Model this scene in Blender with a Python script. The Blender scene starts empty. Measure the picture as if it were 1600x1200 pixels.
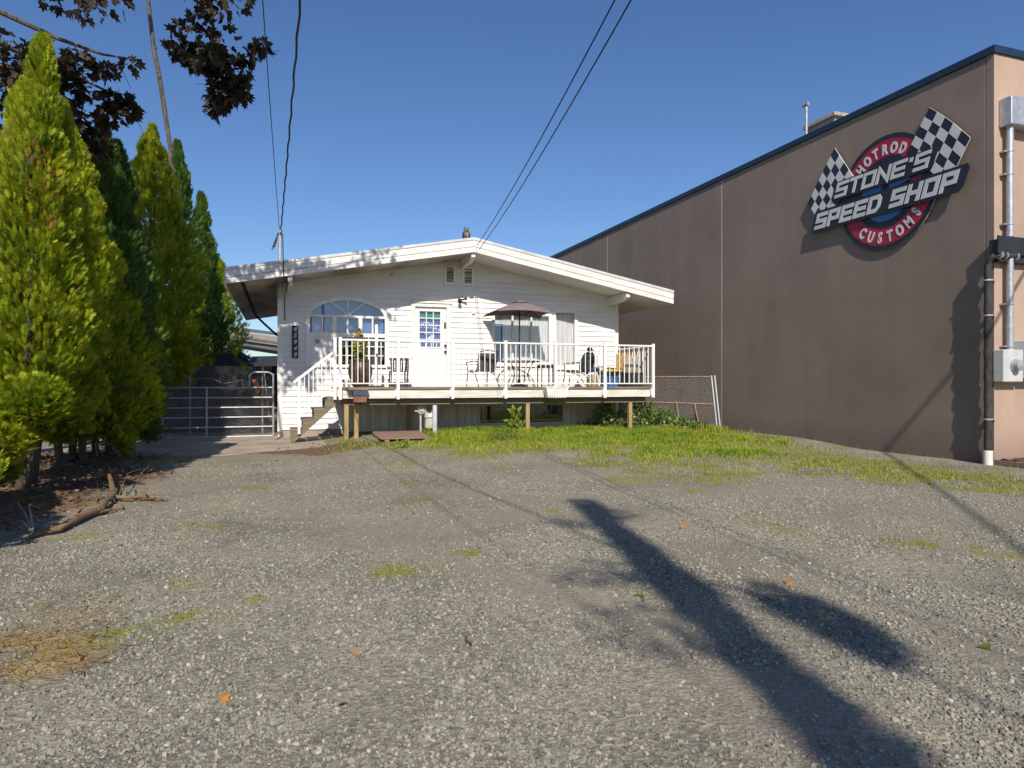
import bpy, bmesh, math, random
import numpy as np
from mathutils import Vector, Matrix, Euler, noise as mnoise

R = math.radians
random.seed(7)
rng = np.random.default_rng(11)
scene = bpy.context.scene
col = scene.collection

# ------------------------------------------------------------------ camera, sky, sun, exposure
CAM_H = 1.25
FPX = 1045.0
YAW = R(18.86)
CY, SY = math.cos(YAW), math.sin(YAW)
cam_d = bpy.data.cameras.new('camera')
cam_d.sensor_width = 36.0
cam_d.lens = 36.0 * FPX / 1600.0
cam_d.clip_start = 0.05
cam_d.clip_end = 2000.0
cam = bpy.data.objects.new('camera', cam_d)
cam.location = (0, 0, CAM_H)
cam.rotation_euler = (R(90), 0, -YAW)
col.objects.link(cam)
scene.camera = cam

SUN_EL, SUN_AZ = 37.5, 13.5          # light travels towards +Y, turned 13.5 degrees towards +X
world = bpy.data.worlds.new('World')
scene.world = world
world.use_nodes = True
wn = world.node_tree.nodes
wl = world.node_tree.links
wn.clear()
sky = wn.new('ShaderNodeTexSky')
sky.sky_type = 'NISHITA'
sky.sun_disc = False
sky.sun_elevation = R(SUN_EL)
sky.sun_rotation = R(180 + SUN_AZ)
sky.altitude = 50
sky.air_density = 1.0
sky.dust_density = 0.5
sky.ozone_density = 5.0
bgn = wn.new('ShaderNodeBackground')
bgn.inputs['Strength'].default_value = 0.082
won = wn.new('ShaderNodeOutputWorld')
hsv = wn.new('ShaderNodeHueSaturation')
hsv.inputs['Saturation'].default_value = 1.10
hsv.inputs['Hue'].default_value = 0.506
wl.new(sky.outputs[0], hsv.inputs['Color'])
wl.new(hsv.outputs[0], bgn.inputs[0])
wl.new(bgn.outputs[0], won.inputs[0])

sun_d = bpy.data.lights.new('sun', 'SUN')
sun_d.energy = 3.8
sun_d.angle = R(0.53)
sun_d.color = (1.0, 0.925, 0.82)
sun = bpy.data.objects.new('sun', sun_d)
sdir = Vector((math.sin(R(SUN_AZ)) * math.cos(R(SUN_EL)), math.cos(R(SUN_AZ)) * math.cos(R(SUN_EL)), -math.sin(R(SUN_EL))))
sun.rotation_euler = sdir.to_track_quat('-Z', 'Y').to_euler()
sun.location = (-5, -20, 20)
col.objects.link(sun)

scene.view_settings.view_transform = 'Standard'
scene.view_settings.look = 'None'
scene.view_settings.exposure = 0.55
scene.view_settings.gamma = 1.0
scene.view_settings.use_curve_mapping = False

# ------------------------------------------------------------------ helpers
def atY(px, py, Y):
    """point on the vertical plane y = Y that the photograph shows at that pixel"""
    u = (px - 800) / FPX
    k = Y / (CY - u * SY)
    return Vector(((u * CY + SY) * k, Y, CAM_H + (600 - py) / FPX * k))

def atX(px, py, X):
    u = (px - 800) / FPX
    k = X / (u * CY + SY)
    return Vector((X, (CY - u * SY) * k, CAM_H + (600 - py) / FPX * k))

def atZ(px, py, Z=0.0):
    u = (px - 800) / FPX
    k = (CAM_H - Z) * FPX / (py - 600)
    return Vector(((u * CY + SY) * k, (CY - u * SY) * k, Z))

ORG = {}

def tag(o, label=None, cat=None, group=None, kind=None):
    if label: o['label'] = label
    if cat: o['category'] = cat
    if group: o['group'] = group
    if kind: o['kind'] = kind
    return o

def thing(name, label, cat, loc=(0, 0, 0), rz=0.0, group=None):
    o = bpy.data.objects.new(name, None)
    o.empty_display_size = 0.2
    o.location = loc
    o.rotation_euler = (0, 0, rz)
    col.objects.link(o)
    ORG[o.name] = Vector(loc)
    return tag(o, label, cat, group)

def org(o):
    while o is not None and o.parent is not None:
        o = o.parent
    return ORG.get(o.name, Vector((0, 0, 0))) if o is not None else Vector((0, 0, 0))

class MB:
    """collects simple solids; build() links them as one mesh object"""
    def __init__(self):
        self.v, self.f, self.m = [], [], []
        self.mi = 0
    def add(self, vs, fs):
        b = len(self.v)
        self.v += [tuple(p) for p in vs]
        for f in fs:
            self.f.append([b + i for i in f])
            self.m.append(self.mi)
        return self
    def box(self, x0, x1, y0, y1, z0, z1):
        vs = [(x, y, z) for z in (z0, z1) for y in (y0, y1) for x in (x0, x1)]
        return self.add(vs, [(0, 2, 3, 1), (4, 5, 7, 6), (0, 1, 5, 4), (2, 6, 7, 3), (0, 4, 6, 2), (1, 3, 7, 5)])
    def cbox(self, c, s, M=None):
        sx, sy, sz = s[0] / 2, s[1] / 2, s[2] / 2
        vs = [Vector((x, y, z)) for z in (-sz, sz) for y in (-sy, sy) for x in (-sx, sx)]
        if M is not None: vs = [M @ p for p in vs]
        vs = [p + Vector(c) for p in vs]
        return self.add(vs, [(0, 2, 3, 1), (4, 5, 7, 6), (0, 1, 5, 4), (2, 6, 7, 3), (0, 4, 6, 2), (1, 3, 7, 5)])
    def bar(self, a, b, w, d=None, up=(0, 0, 1)):
        a, b = Vector(a), Vector(b)
        d = d or w
        z = (b - a)
        L = z.length
        z.normalize()
        u = Vector(up)
        if abs(z.dot(u)) > 0.98: u = Vector((0, 1, 0))
        x = z.cross(u).normalized()
        y = z.cross(x).normalized()
        vs = []
        for p in (a, b):
            for sx, sy in ((-1, -1), (1, -1), (1, 1), (-1, 1)):
                vs.append(p + x * sx * w / 2 + y * sy * d / 2)
        return self.add(vs, [(3, 2, 1, 0), (4, 5, 6, 7), (0, 1, 5, 4), (1, 2, 6, 5), (2, 3, 7, 6), (3, 0, 4, 7)])
    def tube(self, pts, r, n=8, cap=True):
        pts = [Vector(p) for p in pts]
        rs = r if isinstance(r, (list, tuple)) else [r] * len(pts)
        vs, fs = [], []
        prev = None
        for i, p in enumerate(pts):
            if i == 0: t = pts[1] - pts[0]
            elif i == len(pts) - 1: t = pts[-1] - pts[-2]
            else: t = (pts[i + 1] - pts[i]).normalized() + (pts[i] - pts[i - 1]).normalized()
            if t.length < 1e-9: t = Vector((0, 0, 1))
            t.normalize()
            if prev is None:
                u = Vector((0, 0, 1)) if abs(t.z) < 0.9 else Vector((0, 1, 0))
                x = t.cross(u).normalized()
            else:
                x = (prev - t * prev.dot(t))
                if x.length < 1e-6: x = t.orthogonal()
                x.normalize()
            prev = x
            y = t.cross(x)
            for k in range(n):
                a = 2 * math.pi * k / n
                vs.append(p + (x * math.cos(a) + y * math.sin(a)) * rs[i])
        for i in range(len(pts) - 1):
            for k in range(n):
                fs.append((i * n + k, i * n + (k + 1) % n, (i + 1) * n + (k + 1) % n, (i + 1) * n + k))
        if cap:
            fs.append(tuple(reversed(range(n))))
            fs.append(tuple(range((len(pts) - 1) * n, len(pts) * n)))
        return self.add(vs, fs)
    def lathe(self, prof, c=(0, 0, 0), n=16):
        c = Vector(c)
        vs, fs = [], []
        for r, z in prof:
            for k in range(n):
                a = 2 * math.pi * k / n
                vs.append(c + Vector((r * math.cos(a), r * math.sin(a), z)))
        for i in range(len(prof) - 1):
            for k in range(n):
                fs.append((i * n + k, i * n + (k + 1) % n, (i + 1) * n + (k + 1) % n, (i + 1) * n + k))
        fs.append(tuple(reversed(range(n))))
        fs.append(tuple(range((len(prof) - 1) * n, len(prof) * n)))
        return self.add(vs, fs)
    def ell(self, c, r, n=10, m=7):
        c = Vector(c)
        prof = []
        vs, fs = [], []
        for i in range(m + 1):
            ph = math.pi * i / m
            for k in range(n):
                a = 2 * math.pi * k / n
                vs.append(c + Vector((r[0] * math.sin(ph) * math.cos(a), r[1] * math.sin(ph) * math.sin(a), -r[2] * math.cos(ph))))
        for i in range(m):
            for k in range(n):
                fs.append((i * n + k, i * n + (k + 1) % n, (i + 1) * n + (k + 1) % n, (i + 1) * n + k))
        return self.add(vs, fs)
    def sheet(self, x0, x1, y, z0, z1):
        return self.add([(x0, y, z0), (x1, y, z0), (x1, y, z1), (x0, y, z1)], [(0, 1, 2, 3)])
    def prism(self, poly, axis, a0, a1):
        """poly: 2D points in the plane across axis ('x': (y,z), 'y': (x,z), 'z': (x,y))"""
        def P(p, a):
            return {'x': (a, p[0], p[1]), 'y': (p[0], a, p[1]), 'z': (p[0], p[1], a)}[axis]
        n = len(poly)
        vs = [P(p, a0) for p in poly] + [P(p, a1) for p in poly]
        fs = [tuple(range(n)), tuple(reversed(range(n, 2 * n)))] + [(i, i + n, (i + 1) % n + n, (i + 1) % n) for i in range(n)]
        return self.add(vs, fs)
    def build(self, name, mat, parent=None, label=None, kind=None, smooth=False, bevel=0.0, fix=True):
        o0 = org(parent)
        me = bpy.data.meshes.new(name)
        me.from_pydata([(v[0] - o0.x, v[1] - o0.y, v[2] - o0.z) for v in self.v], [], self.f)
        mats = mat if isinstance(mat, (list, tuple)) else [mat]
        for m in mats: me.materials.append(m)
        if len(mats) > 1:
            me.polygons.foreach_set('material_index', self.m)
        if fix:
            bm = bmesh.new()
            bm.from_mesh(me)
            bmesh.ops.recalc_face_normals(bm, faces=bm.faces)
            if bevel > 0:
                bmesh.ops.bevel(bm, geom=list(bm.edges), offset=bevel, segments=1, affect='EDGES', clamp_overlap=True)
            bm.to_mesh(me)
            bm.free()
        if smooth:
            me.polygons.foreach_set('use_smooth', [True] * len(me.polygons))
            try: me.set_sharp_from_angle(angle=R(40))
            except Exception: pass
        o = bpy.data.objects.new(name, me)
        col.objects.link(o)
        if parent is not None: o.parent = parent
        return tag(o, label, kind=kind)

def put(name, mesh, parent, loc, rot=(0, 0, 0), sc=(1, 1, 1)):
    """another object that shares a mesh; loc in world axes relative to the parent's origin"""
    o = bpy.data.objects.new(name, mesh)
    col.objects.link(o)
    o.parent = parent
    o.location = loc
    o.rotation_euler = rot
    o.scale = sc
    return o

def copy_tree(o, parent=None):
    c = o.copy()
    col.objects.link(c)
    if parent is not None: c.parent = parent
    for ch in list(o.children): copy_tree(ch, c)
    return c

def np_mesh(name, V, Fc, mat, parent=None, attr=None, kind=None, k=None):
    """mesh from numpy arrays; Fc is (n,3) or (n,4)"""
    me = bpy.data.meshes.new(name)
    o0 = org(parent)
    V = np.asarray(V, np.float32) - np.array(o0, np.float32)
    Fc = np.asarray(Fc, np.int32)
    me.vertices.add(len(V))
    me.vertices.foreach_set('co', V.ravel())
    nf, nk = Fc.shape
    me.loops.add(nf * nk)
    me.loops.foreach_set('vertex_index', Fc.ravel())
    me.polygons.add(nf)
    me.polygons.foreach_set('loop_start', np.arange(0, nf * nk, nk, dtype=np.int32))
    me.polygons.foreach_set('loop_total', np.full(nf, nk, np.int32))
    if attr is not None:
        a = me.attributes.new('vary', 'FLOAT', 'POINT')
        a.data.foreach_set('value', np.asarray(attr, np.float32))
    me.update(calc_edges=True)
    me.materials.append(mat)
    o = bpy.data.objects.new(name, me)
    col.objects.link(o)
    if parent is not None: o.parent = parent
    if kind: o['kind'] = kind
    return o

# ------------------------------------------------------------------ materials
def mat(name, c, rough=0.7, c2=None, scale=6.0, bump=0.0, bscale=40.0, metal=0.0, spec=0.4, detail=4.0, stretch=(1, 1, 1), lo=0.35, hi=0.65):
    m = bpy.data.materials.new(name)
    m.use_nodes = True
    nt = m.node_tree
    b = nt.nodes['Principled BSDF']
    b.inputs['Roughness'].default_value = rough
    b.inputs['Metallic'].default_value = metal
    b.inputs['Specular IOR Level'].default_value = spec
    b.inputs['Base Color'].default_value = (*c, 1)
    tc = nt.nodes.new('ShaderNodeTexCoord')
    mp = nt.nodes.new('ShaderNodeMapping')
    mp.inputs['Scale'].default_value = stretch
    nt.links.new(tc.outputs['Object'], mp.inputs[0])
    if c2 is None: c2 = tuple(x * 0.82 for x in c)
    n = nt.nodes.new('ShaderNodeTexNoise')
    n.inputs['Scale'].default_value = scale
    n.inputs['Detail'].default_value = detail
    nt.links.new(mp.outputs[0], n.inputs['Vector'])
    r = nt.nodes.new('ShaderNodeValToRGB')
    r.color_ramp.elements[0].position = lo
    r.color_ramp.elements[1].position = hi
    r.color_ramp.elements[0].color = (*c2, 1)
    r.color_ramp.elements[1].color = (*c, 1)
    nt.links.new(n.outputs['Fac'], r.inputs[0])
    nt.links.new(r.outputs[0], b.inputs['Base Color'])
    if bump > 0:
        n2 = nt.nodes.new('ShaderNodeTexNoise')
        n2.inputs['Scale'].default_value = bscale
        n2.inputs['Detail'].default_value = 6
        nt.links.new(mp.outputs[0], n2.inputs['Vector'])
        bp = nt.nodes.new('ShaderNodeBump')
        bp.inputs['Strength'].default_value = bump
        bp.inputs['Distance'].default_value = 0.02
        nt.links.new(n2.outputs['Fac'], bp.inputs['Height'])
        nt.links.new(bp.outputs[0], b.inputs['Normal'])
    return m

def leaf_mat(name, ca, cb, cc=None, trans=0.3, rough=0.6):
    """foliage: colour varies leaf by leaf through the point attribute 'vary'"""
    m = bpy.data.materials.new(name)
    m.use_nodes = True
    nt = m.node_tree
    nt.nodes.clear()
    out = nt.nodes.new('ShaderNodeOutputMaterial')
    at = nt.nodes.new('ShaderNodeAttribute')
    at.attribute_name = 'vary'
    r = nt.nodes.new('ShaderNodeValToRGB')
    r.color_ramp.elements[0].color = (*ca, 1)
    r.color_ramp.elements[1].color = (*cb, 1)
    r.color_ramp.elements[1].position = 0.9 if cc else 1.0
    if cc:
        e = r.color_ramp.elements.new(0.97)
        e.color = (*cc, 1)
    nt.links.new(at.outputs['Fac'], r.inputs[0])
    d = nt.nodes.new('ShaderNodeBsdfPrincipled')
    d.inputs['Roughness'].default_value = rough
    d.inputs['Specular IOR Level'].default_value = 0.25
    t = nt.nodes.new('ShaderNodeBsdfTranslucent')
    nt.links.new(r.outputs[0], d.inputs['Base Color'])
    nt.links.new(r.outputs[0], t.inputs['Color'])
    mx = nt.nodes.new('ShaderNodeMixShader')
    mx.inputs[0].default_value = trans
    nt.links.new(d.outputs[0], mx.inputs[1])
    nt.links.new(t.outputs[0], mx.inputs[2])
    nt.links.new(mx.outputs[0], out.inputs[0])
    return m

def glass_mat(name, tint=(0.85, 0.9, 0.92), gloss=0.3):
    m = bpy.data.materials.new(name)
    m.use_nodes = True
    nt = m.node_tree
    nt.nodes.clear()
    out = nt.nodes.new('ShaderNodeOutputMaterial')
    tr = nt.nodes.new('ShaderNodeBsdfTransparent')
    tr.inputs[0].default_value = (*tint, 1)
    gl = nt.nodes.new('ShaderNodeBsdfGlossy')
    gl.inputs['Roughness'].default_value = 0.02
    tc = nt.nodes.new('ShaderNodeTexCoord')
    n = nt.nodes.new('ShaderNodeTexNoise')
    n.inputs['Scale'].default_value = 2.5
    nt.links.new(tc.outputs['Object'], n.inputs['Vector'])
    bp = nt.nodes.new('ShaderNodeBump')
    bp.inputs['Strength'].default_value = 0.06
    nt.links.new(n.outputs['Fac'], bp.inputs['Height'])
    nt.links.new(bp.outputs[0], gl.inputs['Normal'])
    fr = nt.nodes.new('ShaderNodeLayerWeight')
    fr.inputs['Blend'].default_value = 0.5
    mr = nt.nodes.new('ShaderNodeMapRange')
    mr.inputs['To Min'].default_value = gloss
    mr.inputs['To Max'].default_value = 0.9
    mr.inputs['From Min'].default_value = 0.45
    nt.links.new(fr.outputs['Facing'], mr.inputs['Value'])
    mx = nt.nodes.new('ShaderNodeMixShader')
    nt.links.new(mr.outputs[0], mx.inputs[0])
    nt.links.new(tr.outputs[0], mx.inputs[1])
    nt.links.new(gl.outputs[0], mx.inputs[2])
    nt.links.new(mx.outputs[0], out.inputs[0])
    return m

M = {}
M['vinyl'] = mat('white_vinyl_siding', (0.75, 0.74, 0.715), 0.45, (0.67, 0.66, 0.63), 1.3, 0.04, 60, stretch=(0.5, 1, 3))
M['white'] = mat('white_painted_trim', (0.80, 0.78, 0.74), 0.45, (0.72, 0.70, 0.65), 5)
M['rail'] = mat('white_powder_coat', (0.82, 0.81, 0.79), 0.35, (0.77, 0.75, 0.72), 8)
M['fascia'] = mat('white_fascia_paint', (0.76, 0.74, 0.70), 0.5, (0.62, 0.60, 0.55), 2.2, 0.05, 30, stretch=(1, 1, 6))
M['deckfascia'] = mat('weathered_white_board', (0.70, 0.67, 0.61), 0.6, (0.52, 0.49, 0.43), 4, 0.06, 40, stretch=(0.6, 1, 4))
M['drip'] = mat('grey_drip_metal', (0.60, 0.60, 0.60), 0.4, (0.48, 0.48, 0.48), 3)
M['roofing'] = mat('grey_roll_roofing', (0.16, 0.16, 0.16), 0.9, (0.11, 0.11, 0.11), 12, 0.3, 200)
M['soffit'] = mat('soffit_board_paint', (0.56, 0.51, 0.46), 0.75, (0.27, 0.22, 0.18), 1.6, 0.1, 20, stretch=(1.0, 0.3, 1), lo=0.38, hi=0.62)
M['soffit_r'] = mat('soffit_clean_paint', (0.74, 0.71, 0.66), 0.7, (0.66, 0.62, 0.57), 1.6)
M['skirt'] = mat('grey_skirt_board', (0.74, 0.68, 0.58), 0.75, (0.56, 0.51, 0.43), 3, 0.1, 40, stretch=(3, 1, 0.5))
M['glass'] = glass_mat('window_glass', (0.92, 0.95, 0.97), 0.15)
M['glass_low'] = glass_mat('plain_glass', (0.96, 0.97, 0.97), 0.12)
M['sky_reflection'] = mat('blue_sky_reflection', (0.10, 0.18, 0.42), 0.8, (0.08, 0.145, 0.35), 3)  # blue of the mirrored sky, painted on sheets behind the panes
M['dark'] = mat('dark_interior', (0.03, 0.03, 0.032), 0.9, (0.02, 0.02, 0.02), 3)
M['curtain'] = mat('white_curtain_cloth', (0.72, 0.72, 0.72), 0.9, (0.56, 0.57, 0.58), 7, stretch=(6, 1, 0.25))
M['door'] = mat('white_door_paint', (0.76, 0.74, 0.69), 0.4, (0.70, 0.67, 0.61), 3)
M['oldtrim'] = mat('stained_door_trim', (0.75, 0.73, 0.68), 0.6, (0.52, 0.46, 0.38), 5, 0.05, 30, stretch=(2, 1, 0.6), lo=0.28, hi=0.42)
M['black'] = mat('black_painted_metal', (0.018, 0.018, 0.02), 0.4, (0.012, 0.012, 0.013), 20)
M['blackplastic'] = mat('black_plastic', (0.025, 0.025, 0.027), 0.5, (0.018, 0.018, 0.018), 10)
M['silver'] = mat('silver_number_metal', (0.72, 0.70, 0.66), 0.4, (0.6, 0.58, 0.54), 20)
M['deckwood'] = mat('weathered_deck_wood', (0.27, 0.215, 0.15), 0.8, (0.15, 0.115, 0.08), 5, 0.2, 60, stretch=(0.4, 5, 5))
M['post'] = mat('treated_timber_post', (0.40, 0.29, 0.13), 0.8, (0.28, 0.19, 0.085), 8, 0.15, 60, stretch=(5, 5, 0.4))
M['beam'] = mat('treated_beam', (0.20, 0.17, 0.11), 0.85, (0.13, 0.11, 0.07), 6, 0.15, 50, stretch=(0.4, 5, 5))
M['galv'] = mat('galvanised_steel', (0.52, 0.53, 0.55), 0.42, (0.40, 0.41, 0.43), 14, 0.03, 90, metal=0.55)
M['galvdull'] = mat('dull_gate_steel', (0.42, 0.43, 0.45), 0.5, (0.30, 0.30, 0.31), 9, metal=0.35)
M['chain'] = mat('chain_link_wire', (0.38, 0.38, 0.37), 0.5, (0.28, 0.27, 0.26), 12, metal=0.4)
M['rustrail'] = mat('rusty_fence_rail', (0.42, 0.30, 0.20), 0.7, (0.30, 0.19, 0.11), 9, metal=0.1)
M['meter'] = mat('grey_meter_paint', (0.50, 0.51, 0.50), 0.5, (0.42, 0.43, 0.42), 6)
M['gasmeter'] = mat('gas_meter_paint', (0.52, 0.51, 0.46), 0.6, (0.36, 0.34, 0.29), 9, 0.05, 40)
M['bollard'] = mat('grey_bollard_paint', (0.46, 0.49, 0.51), 0.5, (0.36, 0.38, 0.40), 6)
M['canopy'] = mat('mauve_canopy_cloth', (0.20, 0.155, 0.165), 0.9, (0.165, 0.128, 0.136), 6, 0.05, 200)
M['sling'] = mat('grey_sling_mesh', (0.10, 0.10, 0.105), 0.8, (0.07, 0.07, 0.072), 60)
M['frame_dk'] = mat('dark_bronze_tube', (0.045, 0.040, 0.038), 0.45, (0.03, 0.027, 0.025), 10)
M['darkwood'] = mat('dark_stained_slat', (0.05, 0.043, 0.038), 0.6, (0.03, 0.026, 0.023), 10)
M['clearglass'] = glass_mat('clear_table_glass', (0.96, 0.98, 0.97), 0.06)
M['tableglass'] = mat('grey_table_glass', (0.30, 0.31, 0.31), 0.15, (0.26, 0.27, 0.27), 4)
M['pot'] = mat('brown_glazed_pot', (0.115, 0.066, 0.042), 0.35, (0.055, 0.045, 0.028), 9, 0.1, 30)
M['denim'] = mat('dark_grey_jacket_cloth', (0.045, 0.05, 0.058), 0.9, (0.03, 0.033, 0.04), 8)
M['navy'] = mat('blue_cloth', (0.05, 0.055, 0.16), 0.9, (0.035, 0.04, 0.11), 9)
M['beige'] = mat('beige_canvas', (0.40, 0.29, 0.19), 0.85, (0.30, 0.21, 0.13), 7)
M['pink'] = mat('pink_cloth', (0.50, 0.33, 0.40), 0.9, (0.40, 0.25, 0.33), 12)
M['yellow'] = mat('yellow_plastic_lid', (0.62, 0.47, 0.04), 0.5, (0.54, 0.40, 0.03), 6)
M['bluebox'] = mat('blue_plastic_tote', (0.05, 0.155, 0.34), 0.45, (0.04, 0.125, 0.28), 5)
M['tan'] = mat('tan_woven_cane', (0.52, 0.31, 0.10), 0.8, (0.36, 0.20, 0.06), 14, 0.2, 80, stretch=(3, 3, 1))
M['bin'] = mat('dark_grey_bin_plastic', (0.055, 0.058, 0.062), 0.5, (0.04, 0.042, 0.045), 5)
M['picket'] = mat('weathered_picket_wood', (0.42, 0.39, 0.34), 0.8, (0.27, 0.24, 0.20), 8, stretch=(4, 4, 0.5))
M['panelgrey'] = mat('pale_grey_panel', (0.58, 0.58, 0.57), 0.6, (0.50, 0.50, 0.49), 4)
M['whiteplastic'] = mat('white_planter_plastic', (0.78, 0.77, 0.72), 0.5, (0.62, 0.60, 0.53), 7)
M['redplanter'] = mat('red_brown_planter_box', (0.24, 0.115, 0.072), 0.8, (0.15, 0.075, 0.05), 7)
M['blueplanter'] = mat('slate_blue_planter', (0.06, 0.075, 0.115), 0.6, (0.045, 0.055, 0.085), 6)
M['ochre'] = mat('ochre_plank', (0.34, 0.19, 0.045), 0.7, (0.24, 0.12, 0.03), 7)
M['pallet'] = mat('red_stained_plank', (0.30, 0.185, 0.145), 0.85, (0.19, 0.12, 0.09), 6, 0.2, 60, stretch=(0.5, 4, 4))
M['owl'] = mat('moulded_owl_plastic', (0.14, 0.125, 0.105), 0.7, (0.045, 0.04, 0.035), 14, lo=0.42, hi=0.58)
M['owlface'] = mat('pale_owl_face', (0.42, 0.30, 0.21), 0.7, (0.24, 0.15, 0.10), 20)
M['brown_wall'] = None
M['navyflash'] = mat('navy_parapet_flashing', (0.012, 0.03, 0.062), 0.45, (0.010, 0.024, 0.05), 4)
M['sealant'] = mat('cream_joint_sealant', (0.56, 0.47, 0.38), 0.7, (0.46, 0.38, 0.30), 4)
M['awning'] = mat('dark_awning_metal', (0.022, 0.024, 0.028), 0.5, (0.016, 0.018, 0.02), 6)
M['wrap'] = mat('black_pipe_wrap', (0.05, 0.048, 0.042), 0.8, (0.022, 0.022, 0.02), 12, 0.5, 30, stretch=(1, 1, 0.5))
M['pvc'] = mat('white_pvc', (0.74, 0.73, 0.70), 0.4, (0.58, 0.56, 0.52), 9)
M['mulch'] = mat('red_bark_mulch', (0.16, 0.065, 0.032), 0.95, (0.08, 0.032, 0.016), 30, 0.8, 60)
M['timber_edge'] = mat('timber_edging', (0.20, 0.16, 0.11), 0.85, (0.13, 0.10, 0.07), 8)
M['signblack'] = mat('sign_dark_navy', (0.016, 0.020, 0.034), 0.5, (0.013, 0.016, 0.028), 4)
M['signred'] = mat('sign_red', (0.36, 0.012, 0.045), 0.45, (0.31, 0.010, 0.038), 3)
M['signblue'] = mat('sign_blue', (0.05, 0.16, 0.42), 0.45, (0.04, 0.13, 0.36), 3)
M['signwhite'] = mat('sign_silver_white', (0.56, 0.56, 0.57), 0.45, (0.50, 0.50, 0.51), 3)
M['signedge'] = mat('sign_cream_edge', (0.60, 0.55, 0.46), 0.5, (0.5, 0.46, 0.38), 3)
M['bark'] = mat('cedar_bark', (0.115, 0.088, 0.066), 0.95, (0.055, 0.042, 0.032), 9, 0.8, 25, stretch=(4, 4, 0.5))
M['greybark'] = mat('lichen_grey_bark', (0.15, 0.13, 0.10), 0.95, (0.06, 0.05, 0.04), 12, 0.8, 30, stretch=(3, 3, 0.7))
M['deadwood'] = mat('dead_branch_wood', (0.24, 0.15, 0.085), 0.9, (0.13, 0.08, 0.045), 10, 0.6, 40)
M['palewood'] = mat('bleached_twig', (0.40, 0.34, 0.27), 0.9, (0.28, 0.23, 0.17), 10)
M['cable'] = mat('black_cable', (0.012, 0.012, 0.014), 0.6, (0.009, 0.009, 0.01), 10)
M['overpass'] = mat('overpass_concrete', (0.27, 0.24, 0.21), 0.9, (0.21, 0.19, 0.165), 0.6)
M['girder'] = mat('overpass_girder', (0.11, 0.11, 0.12), 0.9, (0.08, 0.08, 0.09), 0.6)
M['blueshed'] = mat('blue_shed_paint', (0.045, 0.075, 0.19), 0.8, (0.03, 0.05, 0.14), 3)
M['tarp'] = mat('dark_tarp', (0.035, 0.037, 0.042), 0.75, (0.02, 0.021, 0.025), 2, 0.3, 4)
M['concrete'] = mat('old_concrete', (0.40, 0.335, 0.265), 0.95, (0.27, 0.215, 0.165), 1.6, 0.25, 60, detail=8)
M['orange'] = mat('orange_cloth_scrap', (0.55, 0.22, 0.08), 0.9, (0.35, 0.10, 0.04), 9)
M['flagblue'] = mat('flag_blue', (0.06, 0.10, 0.33), 0.9, (0.05, 0.085, 0.28), 3)
M['flaggreen'] = mat('flag_green', (0.04, 0.22, 0.20), 0.9, (0.035, 0.19, 0.17), 3)
M['flagwhite'] = mat('flag_white', (0.62, 0.66, 0.78), 0.9, (0.56, 0.60, 0.72), 3)

cedar_lit = leaf_mat('sunlit_cedar_foliage', (0.13, 0.20, 0.012), (0.46, 0.51, 0.024), (0.36, 0.21, 0.05), 0.42)
cedar_shaded = leaf_mat('shaded_cedar_foliage', (0.045, 0.105, 0.022), (0.12, 0.20, 0.028), (0.12, 0.09, 0.03), 0.32)  # darker copy of the cedar leaf, shade put into its colour
maple_leaf = leaf_mat('dark_maple_leaf', (0.026, 0.022, 0.018), (0.075, 0.055, 0.030), (0.26, 0.14, 0.04), 0.28)
grass_mat = leaf_mat('grass_blade', (0.14, 0.27, 0.017), (0.43, 0.49, 0.04), (0.5, 0.40, 0.17), 0.45)
dry_mat = leaf_mat('dry_grass_blade', (0.40, 0.27, 0.10), (0.24, 0.19, 0.06), None, 0.25)
weed_mat = leaf_mat('weed_leaf', (0.14, 0.24, 0.022), (0.28, 0.36, 0.05), None, 0.35)
bramble_mat = leaf_mat('bramble_leaf', (0.060, 0.125, 0.022), (0.17, 0.24, 0.05), (0.36, 0.40, 0.26), 0.3, 0.45)
ivy_mat = leaf_mat('ivy_leaf', (0.035, 0.06, 0.016), (0.065, 0.10, 0.025), None, 0.2)
plant_mat = leaf_mat('potted_shrub_leaf', (0.19, 0.22, 0.02), (0.42, 0.37, 0.035), (0.46, 0.24, 0.08), 0.35)
litter_mat = leaf_mat('dead_leaf_litter', (0.10, 0.065, 0.045), (0.19, 0.12, 0.075), (0.32, 0.25, 0.18), 0.1, 0.85)

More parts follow.
